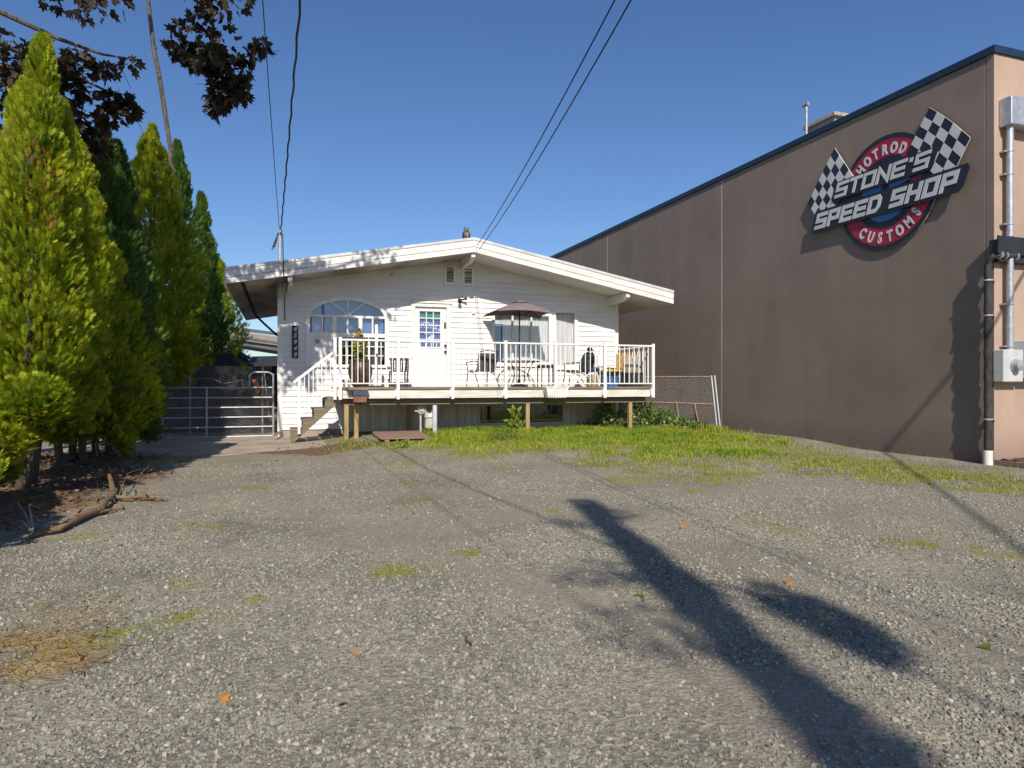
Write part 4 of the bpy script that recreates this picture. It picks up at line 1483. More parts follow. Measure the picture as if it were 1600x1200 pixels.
def cedar(name_label, x, y, h, rad, n, seed, material, z0=0.6, size=(0.14, 0.24), taper=0.75, leaders=1, lean=(0, 0), group='cedars of the hedge row', brown=None, extra=None):
    rg = np.random.default_rng(seed)
    g = float(gz(x, y))
    t_ = thing('cedar_tree', name_label, 'cedar tree', (x, y, g), 0, group)
    tr = MB()
    ns = 3 if leaders > 1 else 2
    for k in range(ns):
        a = 2 * math.pi * k / ns + seed
        r0 = 0.09 if ns > 1 else 0
        tr.tube([(x + r0 * math.cos(a) * 1.2, y + r0 * math.sin(a) * 1.2, g - 0.15), (x + r0 * math.cos(a) * 2.2, y + r0 * math.sin(a) * 2.4, g + h * 0.12), (x + 0.26 * math.cos(a) + lean[0] * .3, y + 0.26 * math.sin(a), g + h * 0.3), (x + 0.08 * math.cos(a) + lean[0], y + 0.08 * math.sin(a) + lean[1], g + h * 0.75)], [0.058, 0.048, 0.04, 0.014], 7)
    tr.build('trunk', M['bark'], t_, smooth=True)
    bt = MB()
    for k in range(14):
        a = rg.random() * 2 * math.pi
        zz = g + z0 * 0.5 + rg.random() * (h * 0.25)
        L = rad * (0.5 + 0.4 * rg.random())
        bt.tube([(x, y, zz), (x + math.cos(a) * L * 0.6, y + math.sin(a) * L * 0.6, zz + 0.05), (x + math.cos(a) * L, y + math.sin(a) * L, zz - 0.1 + 0.35 * rg.random())], [0.016, 0.01, 0.004], 4)
    bt.build('dead_branch', M['bark'], t_)
    # foliage: sprays near a lobed flame-shaped surface, one flame per leader
    PP, DD = [], []
    for L in range(leaders):
        la = seed * 1.7 + L * 2.4
        lx = x + (0.42 * rad * math.cos(la) if leaders > 1 else 0)
        ly = y + (0.42 * rad * math.sin(la) if leaders > 1 else 0)
        lh = h * (1 - 0.09 * L)
        lr = rad * (1 if leaders == 1 else 0.74)
        m = n // leaders
        t = rg.random(m) ** 1.25
        ang = rg.random(m) * 2 * math.pi
        f = np.clip(1 - t, 0, 1) ** taper * (0.72 + 0.28 * np.minimum(1, t / 0.22))
        ph = rg.random(8) * 6.28
        lob = 1 + 0.13 * np.sin(3 * ang + ph[0] + 6 * t) + 0.10 * np.sin(5 * ang + ph[1] - 11 * t) + 0.09 * np.sin(2 * ang + 17 * t + ph[2]) + 0.06 * np.sin(9 * ang + 23 * t + ph[3])
        zb = z0 * (0.75 + 0.5 * (0.5 + 0.5 * np.sin(2 * ang + ph[4])) * (0.7 + 0.6 * (0.5 + 0.5 * np.sin(5 * ang + ph[5]))))
        rr = lr * f * lob * (1 - 0.42 * rg.random(m) ** 1.9) + 0.03
        zz = g + zb + (lh - zb) * t
        nz = np.array([mnoise.noise(Vector((lx + lr * f_ * math.cos(a_), ly + lr * f_ * math.sin(a_), z_)) * 2.3) + 0.5 * mnoise.noise(Vector((lx + lr * f_ * math.cos(a_), ly + lr * f_ * math.sin(a_), z_)) * 5.5) for f_, a_, z_ in zip(f, ang, zz)])
        rr = rr * (1 + 0.46 * nz)
        px = lx + rr * np.cos(ang) + lean[0] * t
        py = ly + rr * np.sin(ang) + lean[1] * t
        P = np.stack([px, py, zz], 1)
        hole = (nz < -0.26) & (rg.random(m) < 0.45) & (t > 0.03)
        up = 1.0 + 0.9 * t + rg.normal(0, 0.35, m)
        D = np.stack([np.cos(ang) + rg.normal(0, 0.35, m), np.sin(ang) + rg.normal(0, 0.35, m), up], 1)
        low = t < 0.06
        D[low, 2] -= 0.9 * rg.random(low.sum())
        PP.append(P[~hole])
        DD.append(D[~hole])
    if extra is not None:
        for (ex, ey, ez, er, erz, en) in extra:      # low side boughs
            q = rg.normal(0, 1, (en, 3))
            q /= np.linalg.norm(q, axis=1, keepdims=True)
            q *= (rg.random((en, 1)) ** 0.4)
            PP.append(np.stack([ex + q[:, 0] * er, ey + q[:, 1] * er, ez + q[:, 2] * erz], 1))
            DD.append(q * [1, 1, 0.6] + [0, 0, 0.4] + rg.normal(0, 0.25, (en, 3)))
    P, D = np.concatenate(PP), np.concatenate(DD)
    m = len(P)
    sz = size[0] + (size[1] - size[0]) * rg.random(m)
    clump = np.array([mnoise.noise(Vector(p) * 2.6) for p in P])
    va = np.clip(0.48 + 0.5 * clump + rg.normal(0, 0.22, m), 0, 0.93)
    if brown is not None:
        for (bx, by, bz, br) in brown:
            d = np.linalg.norm((P - [bx, by, bz]) / [br * 0.7, br, br * 1.6], axis=1)
            k = (d < 1) & (rg.random(m) < 0.25)
            va[k] = 0.98
    va[rg.random(m) < 0.012] = 1.0
    V, F, A = scatter(FAN if y < 12 else FAN_FAR, P - D / np.linalg.norm(D, axis=1, keepdims=True) * sz[:, None] * 0.5, D, rg.normal(0, 0.75, m), sz, va)
    np_mesh('foliage', V, F, material, t_, A)
    return t_

def gxy(px, py, z=0.0):
    p = atZ(px, py, z)
    return p.x, p.y

# the hedge of cedars on the left, near to far
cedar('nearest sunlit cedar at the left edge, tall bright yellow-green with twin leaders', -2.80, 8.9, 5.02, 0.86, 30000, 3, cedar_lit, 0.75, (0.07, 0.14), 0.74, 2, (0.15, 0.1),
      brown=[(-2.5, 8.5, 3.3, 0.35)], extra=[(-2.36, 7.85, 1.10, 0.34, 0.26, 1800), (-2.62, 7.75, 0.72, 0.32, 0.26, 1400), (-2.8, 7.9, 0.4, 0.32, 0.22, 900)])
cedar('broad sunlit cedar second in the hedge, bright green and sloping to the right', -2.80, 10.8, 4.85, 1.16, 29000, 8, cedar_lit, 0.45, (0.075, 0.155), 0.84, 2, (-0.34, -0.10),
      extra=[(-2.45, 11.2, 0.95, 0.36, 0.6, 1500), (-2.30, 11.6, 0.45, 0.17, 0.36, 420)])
cedar('shaded dark cedar standing between the two bright cedars and the round-bottomed one', -2.92, 13.0, 5.65, 0.98, 17000, 12, cedar_shaded, 0.35, (0.10, 0.19), 0.70)
cedar('thin dark cedar top half hidden behind the third cedar of the hedge', -3.15, 15.2, 6.1, 0.85, 12000, 15, cedar_shaded, 0.4, (0.11, 0.2), 0.70)
cedar('dark cedar with a sunlit yellow-green lower right side above the gate', -2.90, 17.5, 7.3, 1.12, 21000, 21, cedar_lit, 1.35, (0.11, 0.2), 0.68,
      extra=[(-2.30, 16.9, 1.75, 0.36, 0.5, 1200)])
cedar('narrow dark cedar with a sharp tip behind the sunlit lower bough', -2.92, 21.5, 8.3, 1.0, 13000, 26, cedar_shaded, 1.3, (0.13, 0.23), 0.72)
cedar('short dark cedar standing just left of the roof corner', -2.72, 25.5, 7.9, 1.1, 12000, 31, cedar_shaded, 1.0, (0.14, 0.25), 0.70)
cedar('last cedar of the hedge, a green sliver beside the left eave', -2.55, 30.0, 6.4, 1.25, 9000, 37, cedar_lit, 0.8, (0.15, 0.26), 0.58)
cedar('low unseen cedar added beyond the left edge to shade the ground under the hedge', -3.0, 5.5, 2.1, 0.78, 7000, 44, cedar_lit, 0.25, (0.09, 0.16), 0.5)  # out of view, added for the shade it casts below the hedge

# the big maple whose boughs hang in from the upper left
mp = thing('maple_tree', 'large dark leaved maple reaching in over the hedge from the upper left', 'maple tree', (-5.8, 9.4, 0))
p = MB()
p.tube([(-5.8, 9.4, -0.1), (-5.75, 9.4, 2.0), (-5.5, 9.45, 4.5), (-5.1, 9.5, 7.0), (-4.9, 9.5, 9.5)], [0.33, 0.27, 0.22, 0.16, 0.06], 10)
p.build('trunk', M['greybark'], mp, smooth=True)
mrg = np.random.default_rng(5)
MP, MD = [], []
def clump(c, r, n, hang=0.5):
    q = mrg.normal(0, 1, (n, 3))
    q /= np.linalg.norm(q, axis=1, keepdims=True)
    rad = mrg.random((n, 1)) ** 0.5
    c = np.array(c)
    MP.append(c + q * rad * np.array(r))
    MD.append(q * 0.9 + [0, 0, -hang] + mrg.normal(0, 0.4, (n, 3)))
def limb(pts, r0):
    p = MB()
    n = len(pts)
    p.tube(pts, [r0 * (1 - 0.85 * i / (n - 1)) for i in range(n)], 7)
    p.build('branch', M['greybark'], mp, smooth=True)
A = lambda px, py, Y: tuple(atY(px, py, Y))
# visible boughs
limb([(-5.2, 9.5, 6.2), A(-60, 40, 11.0), A(60, 95, 11.2), A(130, 125, 11.4), A(205, 160, 11.5)], 0.06)
limb([(-5.2, 9.5, 6.6), A(-40, 0, 10.6), A(90, 60, 10.8), A(160, 85, 11.0), A(205, 92, 11.1)], 0.05)
limb([(-5.0, 9.5, 7.6), A(60, -140, 10.6), A(230, -60, 11.0), A(330, 20, 11.4), A(345, 110, 11.6)], 0.07)
limb([A(60, 95, 11.2), A(100, 150, 11.6), A(135, 190, 12.0), A(150, 235, 12.2)], 0.03)
for (px, py, Y, r, n, hang) in ((20, 110, 11.0, (0.55, 0.5, 0.45), 150, .5), (20, 180, 11.3, (0.35, 0.4, 0.45), 70, .6), (60, 85, 11.0, (0.4, 0.4, 0.22), 70, .5),
        (110, 95, 11.0, (0.32, 0.3, 0.16), 50, .5), (120, 140, 11.4, (0.26, 0.3, 0.15), 46, .5), (160, 110, 11.1, (0.22, 0.2, 0.12), 30, .4), (200, 100, 11.1, (0.14, 0.15, 0.08), 10, .4),
        (90, 170, 11.4, (0.30, 0.3, 0.35), 70, .5), (180, 158, 11.5, (0.25, 0.22, 0.16), 56, .6), (200, 168, 11.5, (0.18, 0.2, 0.16), 40, .6), (172, 188, 11.6, (0.16, 0.2, 0.10), 24, .6),
        (115, 185, 12.0, (0.20, 0.2, 0.14), 30, .6), (125, 215, 12.1, (0.26, 0.3, 0.22), 60, .7), (150, 225, 12.2, (0.2, 0.2, 0.2), 36, .7), (120, 245, 12.2, (0.14, 0.2, 0.12), 18, .7),
        (285, 75, 11.3, (0.28, 0.25, 0.12), 40, .5), (320, 95, 11.4, (0.38, 0.3, 0.20), 100, .6), (355, 110, 11.5, (0.36, 0.3, 0.28), 130, .8), (345, 150, 11.6, (0.26, 0.25, 0.20), 80, .9),
        (370, 145, 11.6, (0.2, 0.2, 0.22), 56, .9), (335, 172, 11.6, (0.12, 0.14, 0.08), 14, .9), (410, 76, 11.4, (0.12, 0.12, 0.10), 18, .9), (390, 88, 11.4, (0.14, 0.15, 0.12), 20, .8)):
    clump(A(px, py, Y), r, n, hang)
VISC = [A(20, 110, 11.0), A(60, 85, 11.0), A(110, 95, 11.0), A(160, 110, 11.1), A(200, 100, 11.1), None, A(60, 95, 11.2), A(90, 170, 11.4), A(120, 140, 11.4), A(180, 158, 11.5), A(200, 168, 11.5), A(225, 178, 11.5), None,
        A(115, 185, 12.0), A(125, 215, 12.1), A(120, 245, 12.2), None, A(285, 60, 11.3), A(320, 95, 11.4), A(355, 110, 11.5), A(370, 145, 11.6), A(366, 165, 11.6), None, A(320, 95, 11.4), A(345, 150, 11.6), A(335, 178, 11.6), None, A(355, 95, 11.5), A(390, 88, 11.4), A(412, 74, 11.4)]
prv = None
tg = np.random.default_rng(19)
for q_ in VISC:
    if q_ is not None and prv is not None:
        a_, b_ = Vector(prv), Vector(q_)
        p = MB()
        p.tube([a_, a_.lerp(b_, 0.5) + Vector(tg.normal(0, 0.03, 3)), b_], [0.014, 0.011, 0.007], 5)
        for k in range(5):
            c_ = a_.lerp(b_, (k + 0.5) / 5)
            p.tube([c_, c_ + Vector(tg.normal(0, 0.13, 3)) + Vector((0, 0, -0.05))], [0.006, 0.003], 4)
        p.build('twig', M['greybark'], mp)
    prv = q_
# boughs above the frame: they throw the dappled shade on the eave, the wall and the hedge
for (c, r, n) in (((-0.9, 10.3, 6.8), (0.5, 0.5, 0.3), 95), ((-0.2, 10.5, 7.4), (0.6, 0.5, 0.3), 80), ((-1.9, 10.0, 7.6), (0.7, 0.6, 0.35), 150), ((0.7, 10.3, 8.2), (0.6, 0.5, 0.3), 70), ((-1.0, 9.8, 8.1), (0.8, 0.6, 0.35), 130),
        ((-1.1, 10.8, 6.3), (0.45, 0.4, 0.35), 80), ((-0.5, 10.2, 7.6), (0.7, 0.5, 0.35), 120), ((-2.6, 10.4, 6.6), (0.6, 0.5, 0.4), 110), ((1.1, 10.2, 8.6), (0.3, 0.3, 0.2), 26), ((-2.6, 9.6, 8.6), (0.9, 0.7, 0.5), 190), ((-1.6, 9.2, 7.2), (0.6, 0.5, 0.3), 70),
        ((-4.4, 9.6, 8.2), (1.3, 1.1, 0.8), 520), ((-4.3, 9.8, 9.6), (1.6, 1.4, 1.2), 800), ((-5.2, 10.4, 8.8), (1.3, 1.3, 1.2), 500), ((-3.6, 10.2, 10.0), (1.4, 1.2, 1.0), 480), ((-4.8, 9.4, 11.3), (1.7, 1.3, 2.2), 1700), ((-3.9, 9.6, 10.6), (1.0, 1.0, 1.0), 380)):
    clump(c, r, n)
limb([(-5.0, 9.5, 8.0), (-3.4, 9.8, 8.4), (-1.9, 10.0, 8.2), (-0.4, 10.2, 7.9), (0.9, 10.3, 8.3)], 0.10)
limb([(-3.4, 9.8, 8.4), (-2.0, 10.1, 7.7), (-0.9, 10.4, 7.0)], 0.05)
P, D = np.concatenate(MP), np.concatenate(MD)
m = len(P)
va = np.clip(mrg.random(m) * 0.85, 0, 1)
va[mrg.random(m) < 0.03] = 0.98
V, F, Aq = scatter(MLEAF, P, D, mrg.random(m) * 6.28, 0.10 + 0.09 * mrg.random(m), va)
np_mesh('crown', V, F, maple_leaf, mp, Aq)
p = MB()
pts = [A(236, 40, 10.2), A(240, 75, 10.2), A(249, 120, 10.25), A(256, 165, 10.3), A(262, 205, 10.3), A(267, 235, 10.3), A(266, 252, 10.3), A(270, 262, 10.32), A(274, 268, 10.32)]
p.tube([(-1.9, 10.0, 8.2)] + pts, [0.02, 0.026, 0.028, 0.03, 0.032, 0.03, 0.028, 0.028, 0.022, 0.012], 8)
for t in range(1, 8):
    q = Vector(pts[t])
    for s in range(2): p.ell(q + Vector((random.uniform(-.03, .03), random.uniform(-.02, .02), random.uniform(-.1, .1))), (0.022, 0.022, 0.03), 5, 4)
p.build('hanging_dead_limb', M['greybark'], mp, smooth=True)

# ------------------------------------------------------------------ things on the deck
# umbrella, table, stool
ux, uy = 5.62, 15.88
um = thing('patio_umbrella', 'open mauve patio umbrella on a black pole above the deck table', 'umbrella', (ux, uy, DECK_Z))
p = MB()
p.tube([(ux, uy, DECK_Z + 0.0), (ux, uy, 3.33)], 0.019, 8)
p.lathe([(0.2, 0.0), (0.2, 0.04), (0.06, 0.09), (0.03, 0.2)], (ux, uy, DECK_Z), 14)
p.build('pole', M['black'], um)
corn = [Vector((4.88, 15.25, 3.01)), Vector((6.36, 15.27, 2.99)), Vector((6.42, 16.48, 2.975)), Vector((4.82, 16.46, 2.985))]
apex = Vector((ux + 0.02, uy, 3.33))
p = MB()
n = 10
for i in range(4):
    a, b = corn[i], corn[(i + 1) % 4]
    grid = []
    for r_ in range(n + 1):
        row = []
        for k in range(n + 1):
            t, s = r_ / n, k / n
            e = a.lerp(b, s)
            q = apex.lerp(e, t)
            q.z += 0.05 * math.sin(math.pi * t) * 0.5 - 0.0
            mid = 4 * s * (1 - s)
            q.z += 0.06 * mid * t * t
            ctr = (a + b) / 2 - apex
            q -= Vector((ctr.x, ctr.y, 0)).normalized() * 0.07 * mid * t * t
            row.append(q)
        grid.append(row)
    vs = [q for row in grid for q in row]
    fs = []
    for r_ in range(n):
        for k in range(n):
            i0 = r_ * (n + 1) + k
            fs.append((i0, i0 + 1, i0 + n + 2, i0 + n + 1))
    p.add(vs, fs)
    # short hem
    hem = [q.copy() for q in grid[-1]] + [q - Vector((0, 0, 0.012)) for q in grid[-1]]
    p.add(hem, [(k, k + 1, k + n + 2, k + n + 1) for k in range(n)])
p.build('canopy', M['canopy'], um, smooth=False, fix=False)
p = MB()
for i in range(4):
    p.add([apex + Vector((0, 0, 0.045)), apex.lerp(corn[i], 0.22) + Vector((0, 0, 0.045)), apex.lerp(corn[(i + 1) % 4], 0.22) + Vector((0, 0, 0.045))], [(0, 1, 2)])
p.build('vent_cap', M['canopy'], um, fix=False)
for c in corn + [(corn[i] + corn[(i + 1) % 4]) / 2 for i in range(4)]:
    p = MB()
    e = apex.lerp(c, 0.94)
    p.tube([apex - Vector((0, 0, 0.05)), e - Vector((0, 0, 0.012))], 0.007, 5)
    p.tube([Vector((ux, uy, 2.95)), apex.lerp(c, 0.5) - Vector((0, 0, 0.02))], 0.006, 5)
    p.build('rib', M['black'], um)

tx, ty = 5.62, 15.88
tb = thing('patio_table', 'round glass topped patio table with curved black legs under the umbrella', 'table', (tx, ty, DECK_Z))
p = MB()
n = 28
prev = []
ro, ri, z0, z1 = 0.50, 0.03, DECK_Z + 0.63, DECK_Z + 0.64
vs, fs = [], []
for k in range(n):
    a = 2 * math.pi * k / n
    for r_, z in ((ri, z0), (ro, z0), (ro, z1), (ri, z1)): vs.append((tx + r_ * math.cos(a), ty + r_ * math.sin(a), z))
for k in range(n):
    for j in range(4): fs.append((4 * k + j, 4 * ((k + 1) % n) + j, 4 * ((k + 1) % n) + (j + 1) % 4, 4 * k + (j + 1) % 4))
p.add(vs, fs)
p.build('tabletop', M['clearglass'], tb)
p = MB()
pts = [(tx + 0.505 * math.cos(2 * math.pi * k / n), ty + 0.505 * math.sin(2 * math.pi * k / n), DECK_Z + 0.632) for k in range(n + 1)]
p.tube(pts, 0.017, 6, cap=False)
p.build('table_rim', M['frame_dk'], tb)
for k in range(4):
    a = R(40 + 90 * k)
    p = MB()
    p.tube([(tx + r_ * math.cos(a), ty + r_ * math.sin(a), DECK_Z + z) for r_, z in ((0.40, 0.625), (0.36, 0.55), (0.27, 0.40), (0.24, 0.28), (0.29, 0.16), (0.42, 0.012))], 0.013, 6)
    p.build('leg', M['frame_dk'], tb)
p = MB()
pts = [(tx + 0.245 * math.cos(2 * math.pi * k / 16), ty + 0.245 * math.sin(2 * math.pi * k / 16), DECK_Z + 0.27) for k in range(17)]
p.tube(pts, 0.009, 5, cap=False)
p.build('leg_ring', M['frame_dk'], tb)

def side_stool():
    c = atY(852, 603, 15.35)
    t_ = thing('side_table', 'small square side table with a white top beside the round patio table', 'side table', (c.x, 15.35, DECK_Z))
    o = Vector(t_.location)
    p = MB()
    p.box(o.x - 0.165, o.x + 0.165, o.y - 0.15, o.y + 0.15, o.z + 0.535, o.z + 0.56)
    p.build('top', M['white'], t_, bevel=0.005)
    for sx in (-1, 1):
        for sy in (-1, 1):
            p = MB()
            p.bar(o + Vector((sx * 0.15, sy * 0.135, 0)), o + Vector((sx * 0.148, sy * 0.133, 0.534)), 0.024)
            p.build('leg', M['frame_dk'], t_)
    p = MB()
    p.box(o.x - 0.135, o.x + 0.135, o.y - 0.142, o.y - 0.125, o.z + 0.47, o.z + 0.53)
    p.box(o.x - 0.135, o.x + 0.135, o.y + 0.125, o.y + 0.142, o.z + 0.47, o.z + 0.53)
    p.box(o.x - 0.135, o.x + 0.135, o.y - 0.14, o.y - 0.125, o.z + 0.03, o.z + 0.05)
    p.build('apron', M['frame_dk'], t_)
side_stool()

def sling_chair(label, loc, rz, group):
    """local frame: sitter faces +y"""
    t_ = thing('sling_chair', label, 'chair', (0, 0, 0), 0, group)
    w = 0.25
    back = [(0.0, -0.16, 0.36), (0.0, -0.22, 0.55), (0.0, -0.29, 0.80)]
    p = MB()
    for a, b in zip(back[:-1], back[1:]):
        p.add([(-w + .02, a[1], a[2]), (w - .02, a[1], a[2]), (w - .02, b[1], b[2]), (-w + .02, b[1], b[2])], [(0, 1, 2, 3)])
    p.build('backrest', M['sling'], t_, fix=False)
    p = MB()
    p.add([(-w + .02, -0.16, 0.36), (w - .02, -0.16, 0.36), (w - .02, 0.26, 0.40), (-w + .02, 0.26, 0.40)], [(0, 1, 2, 3)])
    p.build('seat', M['sling'], t_, fix=False)
    pts = [(-w, 0.27, 0.395), (-w, -0.16, 0.355), (-w, -0.22, 0.55), (-w, -0.29, 0.80)]
    arc = [(w * math.cos(a) * 1.0, -0.29 - 0.02 * math.sin(a), 0.80 + 0.06 * math.sin(a)) for a in np.linspace(math.pi, 0, 9)][1:-1]
    p = MB()
    p.tube(pts + arc + [(-q[0], q[1], q[2]) for q in reversed(pts)], 0.013, 6)
    p.build('frame', M['frame_dk'], t_)
    for s in (-1, 1):
        p = MB()
        p.tube([(s * (w + .02), -0.24, 0.60), (s * (w + .05), -0.05, 0.61), (s * (w + .05), 0.26, 0.59)], 0.014, 6)
        p.build('armrest', M['frame_dk'], t_)
        p = MB()
        p.tube([(s * (w + .05), 0.26, 0.585), (s * (w + .02), 0.24, 0.38), (s * (w + .03), 0.30, 0.014)], 0.012, 6)
        p.build('leg', M['frame_dk'], t_)
        p = MB()
        p.tube([(s * (w + .02), 0.20, 0.38), (s * (w + .01), -0.10, 0.32), (s * (w + .03), -0.33, 0.014)], 0.012, 6)
        p.build('leg', M['frame_dk'], t_)
    t_.location = loc
    t_.rotation_euler = (0, 0, rz)
    ORG[t_.name] = Vector((0, 0, 0))
    return t_
c = atY(754, 603, 15.45)
sling_chair('grey mesh sling chair with its back to the yard, left of the patio table', (c.x, 15.45, DECK_Z), R(12), 'black framed chairs on the deck')
c = atY(900, 603, 15.45)
sling_chair('black framed reclining chair seen from the side with a dark jacket on its back', (c.x + 0.03, 15.45, DECK_Z), R(82), 'black framed chairs on the deck')

# jacket, blue cloth, beige bag, cap on the second chair
jx, jy = c.x + 0.32, 15.45
jk = thing('jacket', 'dark grey jacket draped over the back of the reclining chair', 'jacket', (jx, jy, DECK_Z + 0.85))
p = MB()
vs, fs = [], []
n = 8
prof = [(-0.10, 0.36), (-0.09, 0.50), (-0.055, 0.66), (-0.015, 0.82), (0.02, 0.875), (0.05, 0.82), (0.05, 0.60), (0.03, 0.42)]
for i, (dx, z) in enumerate(prof):
    for k in range(n + 1):
        s = -1 + 2 * k / n
        vs.append((jx + dx + 0.018 * math.sin(3.1 * s + i), jy + s * (0.29 if z < 0.8 else 0.24), DECK_Z + z + 0.012 * math.sin(5 * s + i * 2)))
for i in range(len(prof) - 1):
    for k in range(n):
        a = i * (n + 1) + k
        fs.append((a, a + 1, a + n + 2, a + n + 1))
p.add(vs, fs)
p.build('jacket_body', M['denim'], jk, fix=False, smooth=True)
p = MB()
p.tube([(jx - 0.02, jy - 0.27, DECK_Z + 0.80), (jx - 0.12, jy - 0.31, DECK_Z + 0.62), (jx - 0.17, jy - 0.3, DECK_Z + 0.42), (jx - 0.15, jy - 0.28, DECK_Z + 0.32)], [0.05, 0.055, 0.05, 0.045], 8)
p.build('sleeve', M['denim'], jk, smooth=True)
q = thing('blanket', 'crumpled blue cloth lying on the seat beneath the dark jacket', 'cloth', (jx - 0.05, jy, DECK_Z + 0.42))
p = MB()
for k in range(7): p.ell((jx - 0.14 + 0.05 * k, jy - 0.2 + 0.04 * random.random(), DECK_Z + 0.40 + 0.05 * random.random()), (0.06, 0.12, 0.06), 8, 6)
p.build('fold', M['navy'], q, smooth=True)
q = thing('canvas_bag', 'beige canvas bag standing on the deck under the reclining chair', 'bag', (jx + 0.02, 15.25, DECK_Z))
p = MB()
p.lathe([(0.13, 0.0), (0.15, 0.06), (0.14, 0.18), (0.11, 0.28), (0.06, 0.31)], (jx + 0.02, 15.22, DECK_Z + 0.003), 12)
p.build('bag_body', M['beige'], q, smooth=True)
p = MB()
p.tube([(jx - 0.05, 15.2, DECK_Z + 0.29), (jx - 0.03, 15.2, DECK_Z + 0.38), (jx + 0.06, 15.2, DECK_Z + 0.38), (jx + 0.09, 15.2, DECK_Z + 0.29)], 0.010, 6)
p.build('handle', M['pink'], q)
q = thing('cap', 'black cap hung on the top corner of the reclining chair', 'cap', (jx + 0.01, jy - 0.2, DECK_Z + 0.9))
p = MB()
p.ell((jx + 0.015, jy - 0.1, DECK_Z + 0.945), (0.075, 0.085, 0.06), 10, 6)
p.cbox((jx + 0.06, jy - 0.16, DECK_Z + 0.91), (0.09, 0.07, 0.012))
p.build('crown', M['black'], q, smooth=True)

def dark_chair():
    c = atY(623, 603, 16.0)
    t_ = thing('slat_chair', 'dark slatted wooden chair standing between the plant pot and the front door', 'chair', (c.x, 16.0, DECK_Z))
    o = Vector(t_.location)
    for sx in (-1, 1):
        p = MB()
        p.bar(o + Vector((sx * 0.17, -0.12, 0.0)), o + Vector((sx * 0.21, -0.16, 0.66)), 0.03)
        p.build('leg', M['darkwood'], t_)
        p = MB()
        p.bar(o + Vector((sx * 0.19, 0.22, 0.0)), o + Vector((sx * 0.18, 0.20, 0.36)), 0.03)
        p.build('leg', M['darkwood'], t_)
        p = MB()
        p.box(o.x + sx * 0.245 - 0.02, o.x + sx * 0.245 + 0.02, o.y - 0.14, o.y + 0.22, o.z + 0.46, o.z + 0.48)
        p.build('armrest', M['darkwood'], t_)
    for k in range(5):
        p = MB()
        xx = -0.16 + 0.08 * k
        p.bar(o + Vector((xx * 0.9, -0.11, 0.36)), o + Vector((xx, -0.155, 0.625)), 0.052, 0.014, up=(0, 1, 0))
        p.build('back_slat', M['darkwood'], t_)
    p = MB()
    p.bar(o + Vector((-0.24, -0.16, 0.655)), o + Vector((0.24, -0.16, 0.655)), 0.03, 0.06)
    p.build('top_rail', M['darkwood'], t_)
    for k in range(5):
        p = MB()
        yy = -0.09 + 0.075 * k
        p.box(o.x - 0.2, o.x + 0.2, o.y + yy, o.y + yy + 0.06, o.z + 0.361, o.z + 0.38)
        p.build('seat_slat', M['darkwood'], t_)
dark_chair()

# potted shrub
pc = atY(563, 603, 15.25)
pt = thing('flower_pot', 'large round brown glazed pot standing behind the left railing', 'pot', (pc.x, 15.25, DECK_Z))
p = MB()
p.lathe([(0.14, 0.0), (0.18, 0.03), (0.235, 0.16), (0.268, 0.32), (0.268, 0.42), (0.235, 0.52), (0.215, 0.565), (0.235, 0.58), (0.235, 0.61), (0.195, 0.61), (0.19, 0.56)], (pc.x, 15.25, DECK_Z + 0.003), 22)
p.build('pot_body', M['pot'], pt, smooth=True)
sh = thing('potted_shrub', 'leggy yellow-green shrub growing in the brown pot', 'plant', (pc.x, 15.25, DECK_Z + 0.56))
p = MB()
rg = np.random.default_rng(42)
PP, DD = [], []
for k in range(9):
    a = rg.random() * 6.28
    L = 0.35 + 0.32 * rg.random()
    if k == 0: L = 0.72
    tip = Vector((pc.x + 0.17 * math.cos(a) * (k > 0), 15.25 + 0.17 * math.sin(a) * (k > 0), DECK_Z + 0.58 + L))
    base = Vector((pc.x + 0.05 * math.cos(a), 15.25 + 0.05 * math.sin(a), DECK_Z + 0.555))
    p.tube([base, base.lerp(tip, 0.5) + Vector((0.02, 0, 0.02)), tip], [0.008, 0.006, 0.003], 5)
    for i in range(42):
        t = 0.15 + 0.85 * rg.random()
        PP.append(base.lerp(tip, t))
        DD.append((rg.normal(), rg.normal(), 0.3 + rg.normal() * 0.4))
p.build('stem', M['bark'], sh)
m = len(PP)
va = np.clip(rg.random(m) * 0.9, 0, 1)
zz = np.array([q.z for q in PP])
va[(zz > DECK_Z + 1.0) & (rg.random(m) < 0.6)] = 0.98
V, F, Aq = scatter(SLEAF, np.array([tuple(q) for q in PP]), np.array(DD), rg.random(m) * 6.28, 0.07 + 0.05 * rg.random(m), va)
np_mesh('leaves', V, F, plant_mat, sh, Aq)
q = thing('small_pot', 'small white flower pot at the top of the stairs', 'pot', (1.30, 15.2, DECK_Z))
p = MB()
p.lathe([(0.07, 0), (0.10, 0.13), (0.115, 0.135), (0.115, 0.165), (0.09, 0.165), (0.085, 0.12)], (1.32, 15.15, DECK_Z + 0.003), 14)
p.build('pot_body', M['whiteplastic'], q, smooth=True)
fc = atY(584, 603, 15.3)
q = thing('garden_figurine', 'small white duck shaped garden ornament beside the brown pot', 'figurine', (fc.x, 15.3, DECK_Z))
p = MB()
p.ell((fc.x, 15.3, DECK_Z + 0.085), (0.085, 0.06, 0.082), 10, 7)
p.tube([(fc.x + 0.03, 15.3, DECK_Z + 0.1), (fc.x + 0.045, 15.3, DECK_Z + 0.19)], [0.04, 0.03], 8)
p.ell((fc.x + 0.045, 15.3, DECK_Z + 0.215), (0.042, 0.036, 0.038), 8, 6)
p.build('body', M['whiteplastic'], q, smooth=True)
p = MB()
p.cbox((fc.x + 0.095, 15.3, DECK_Z + 0.21), (0.04, 0.03, 0.014))
p.build('beak', M['ochre'], q)
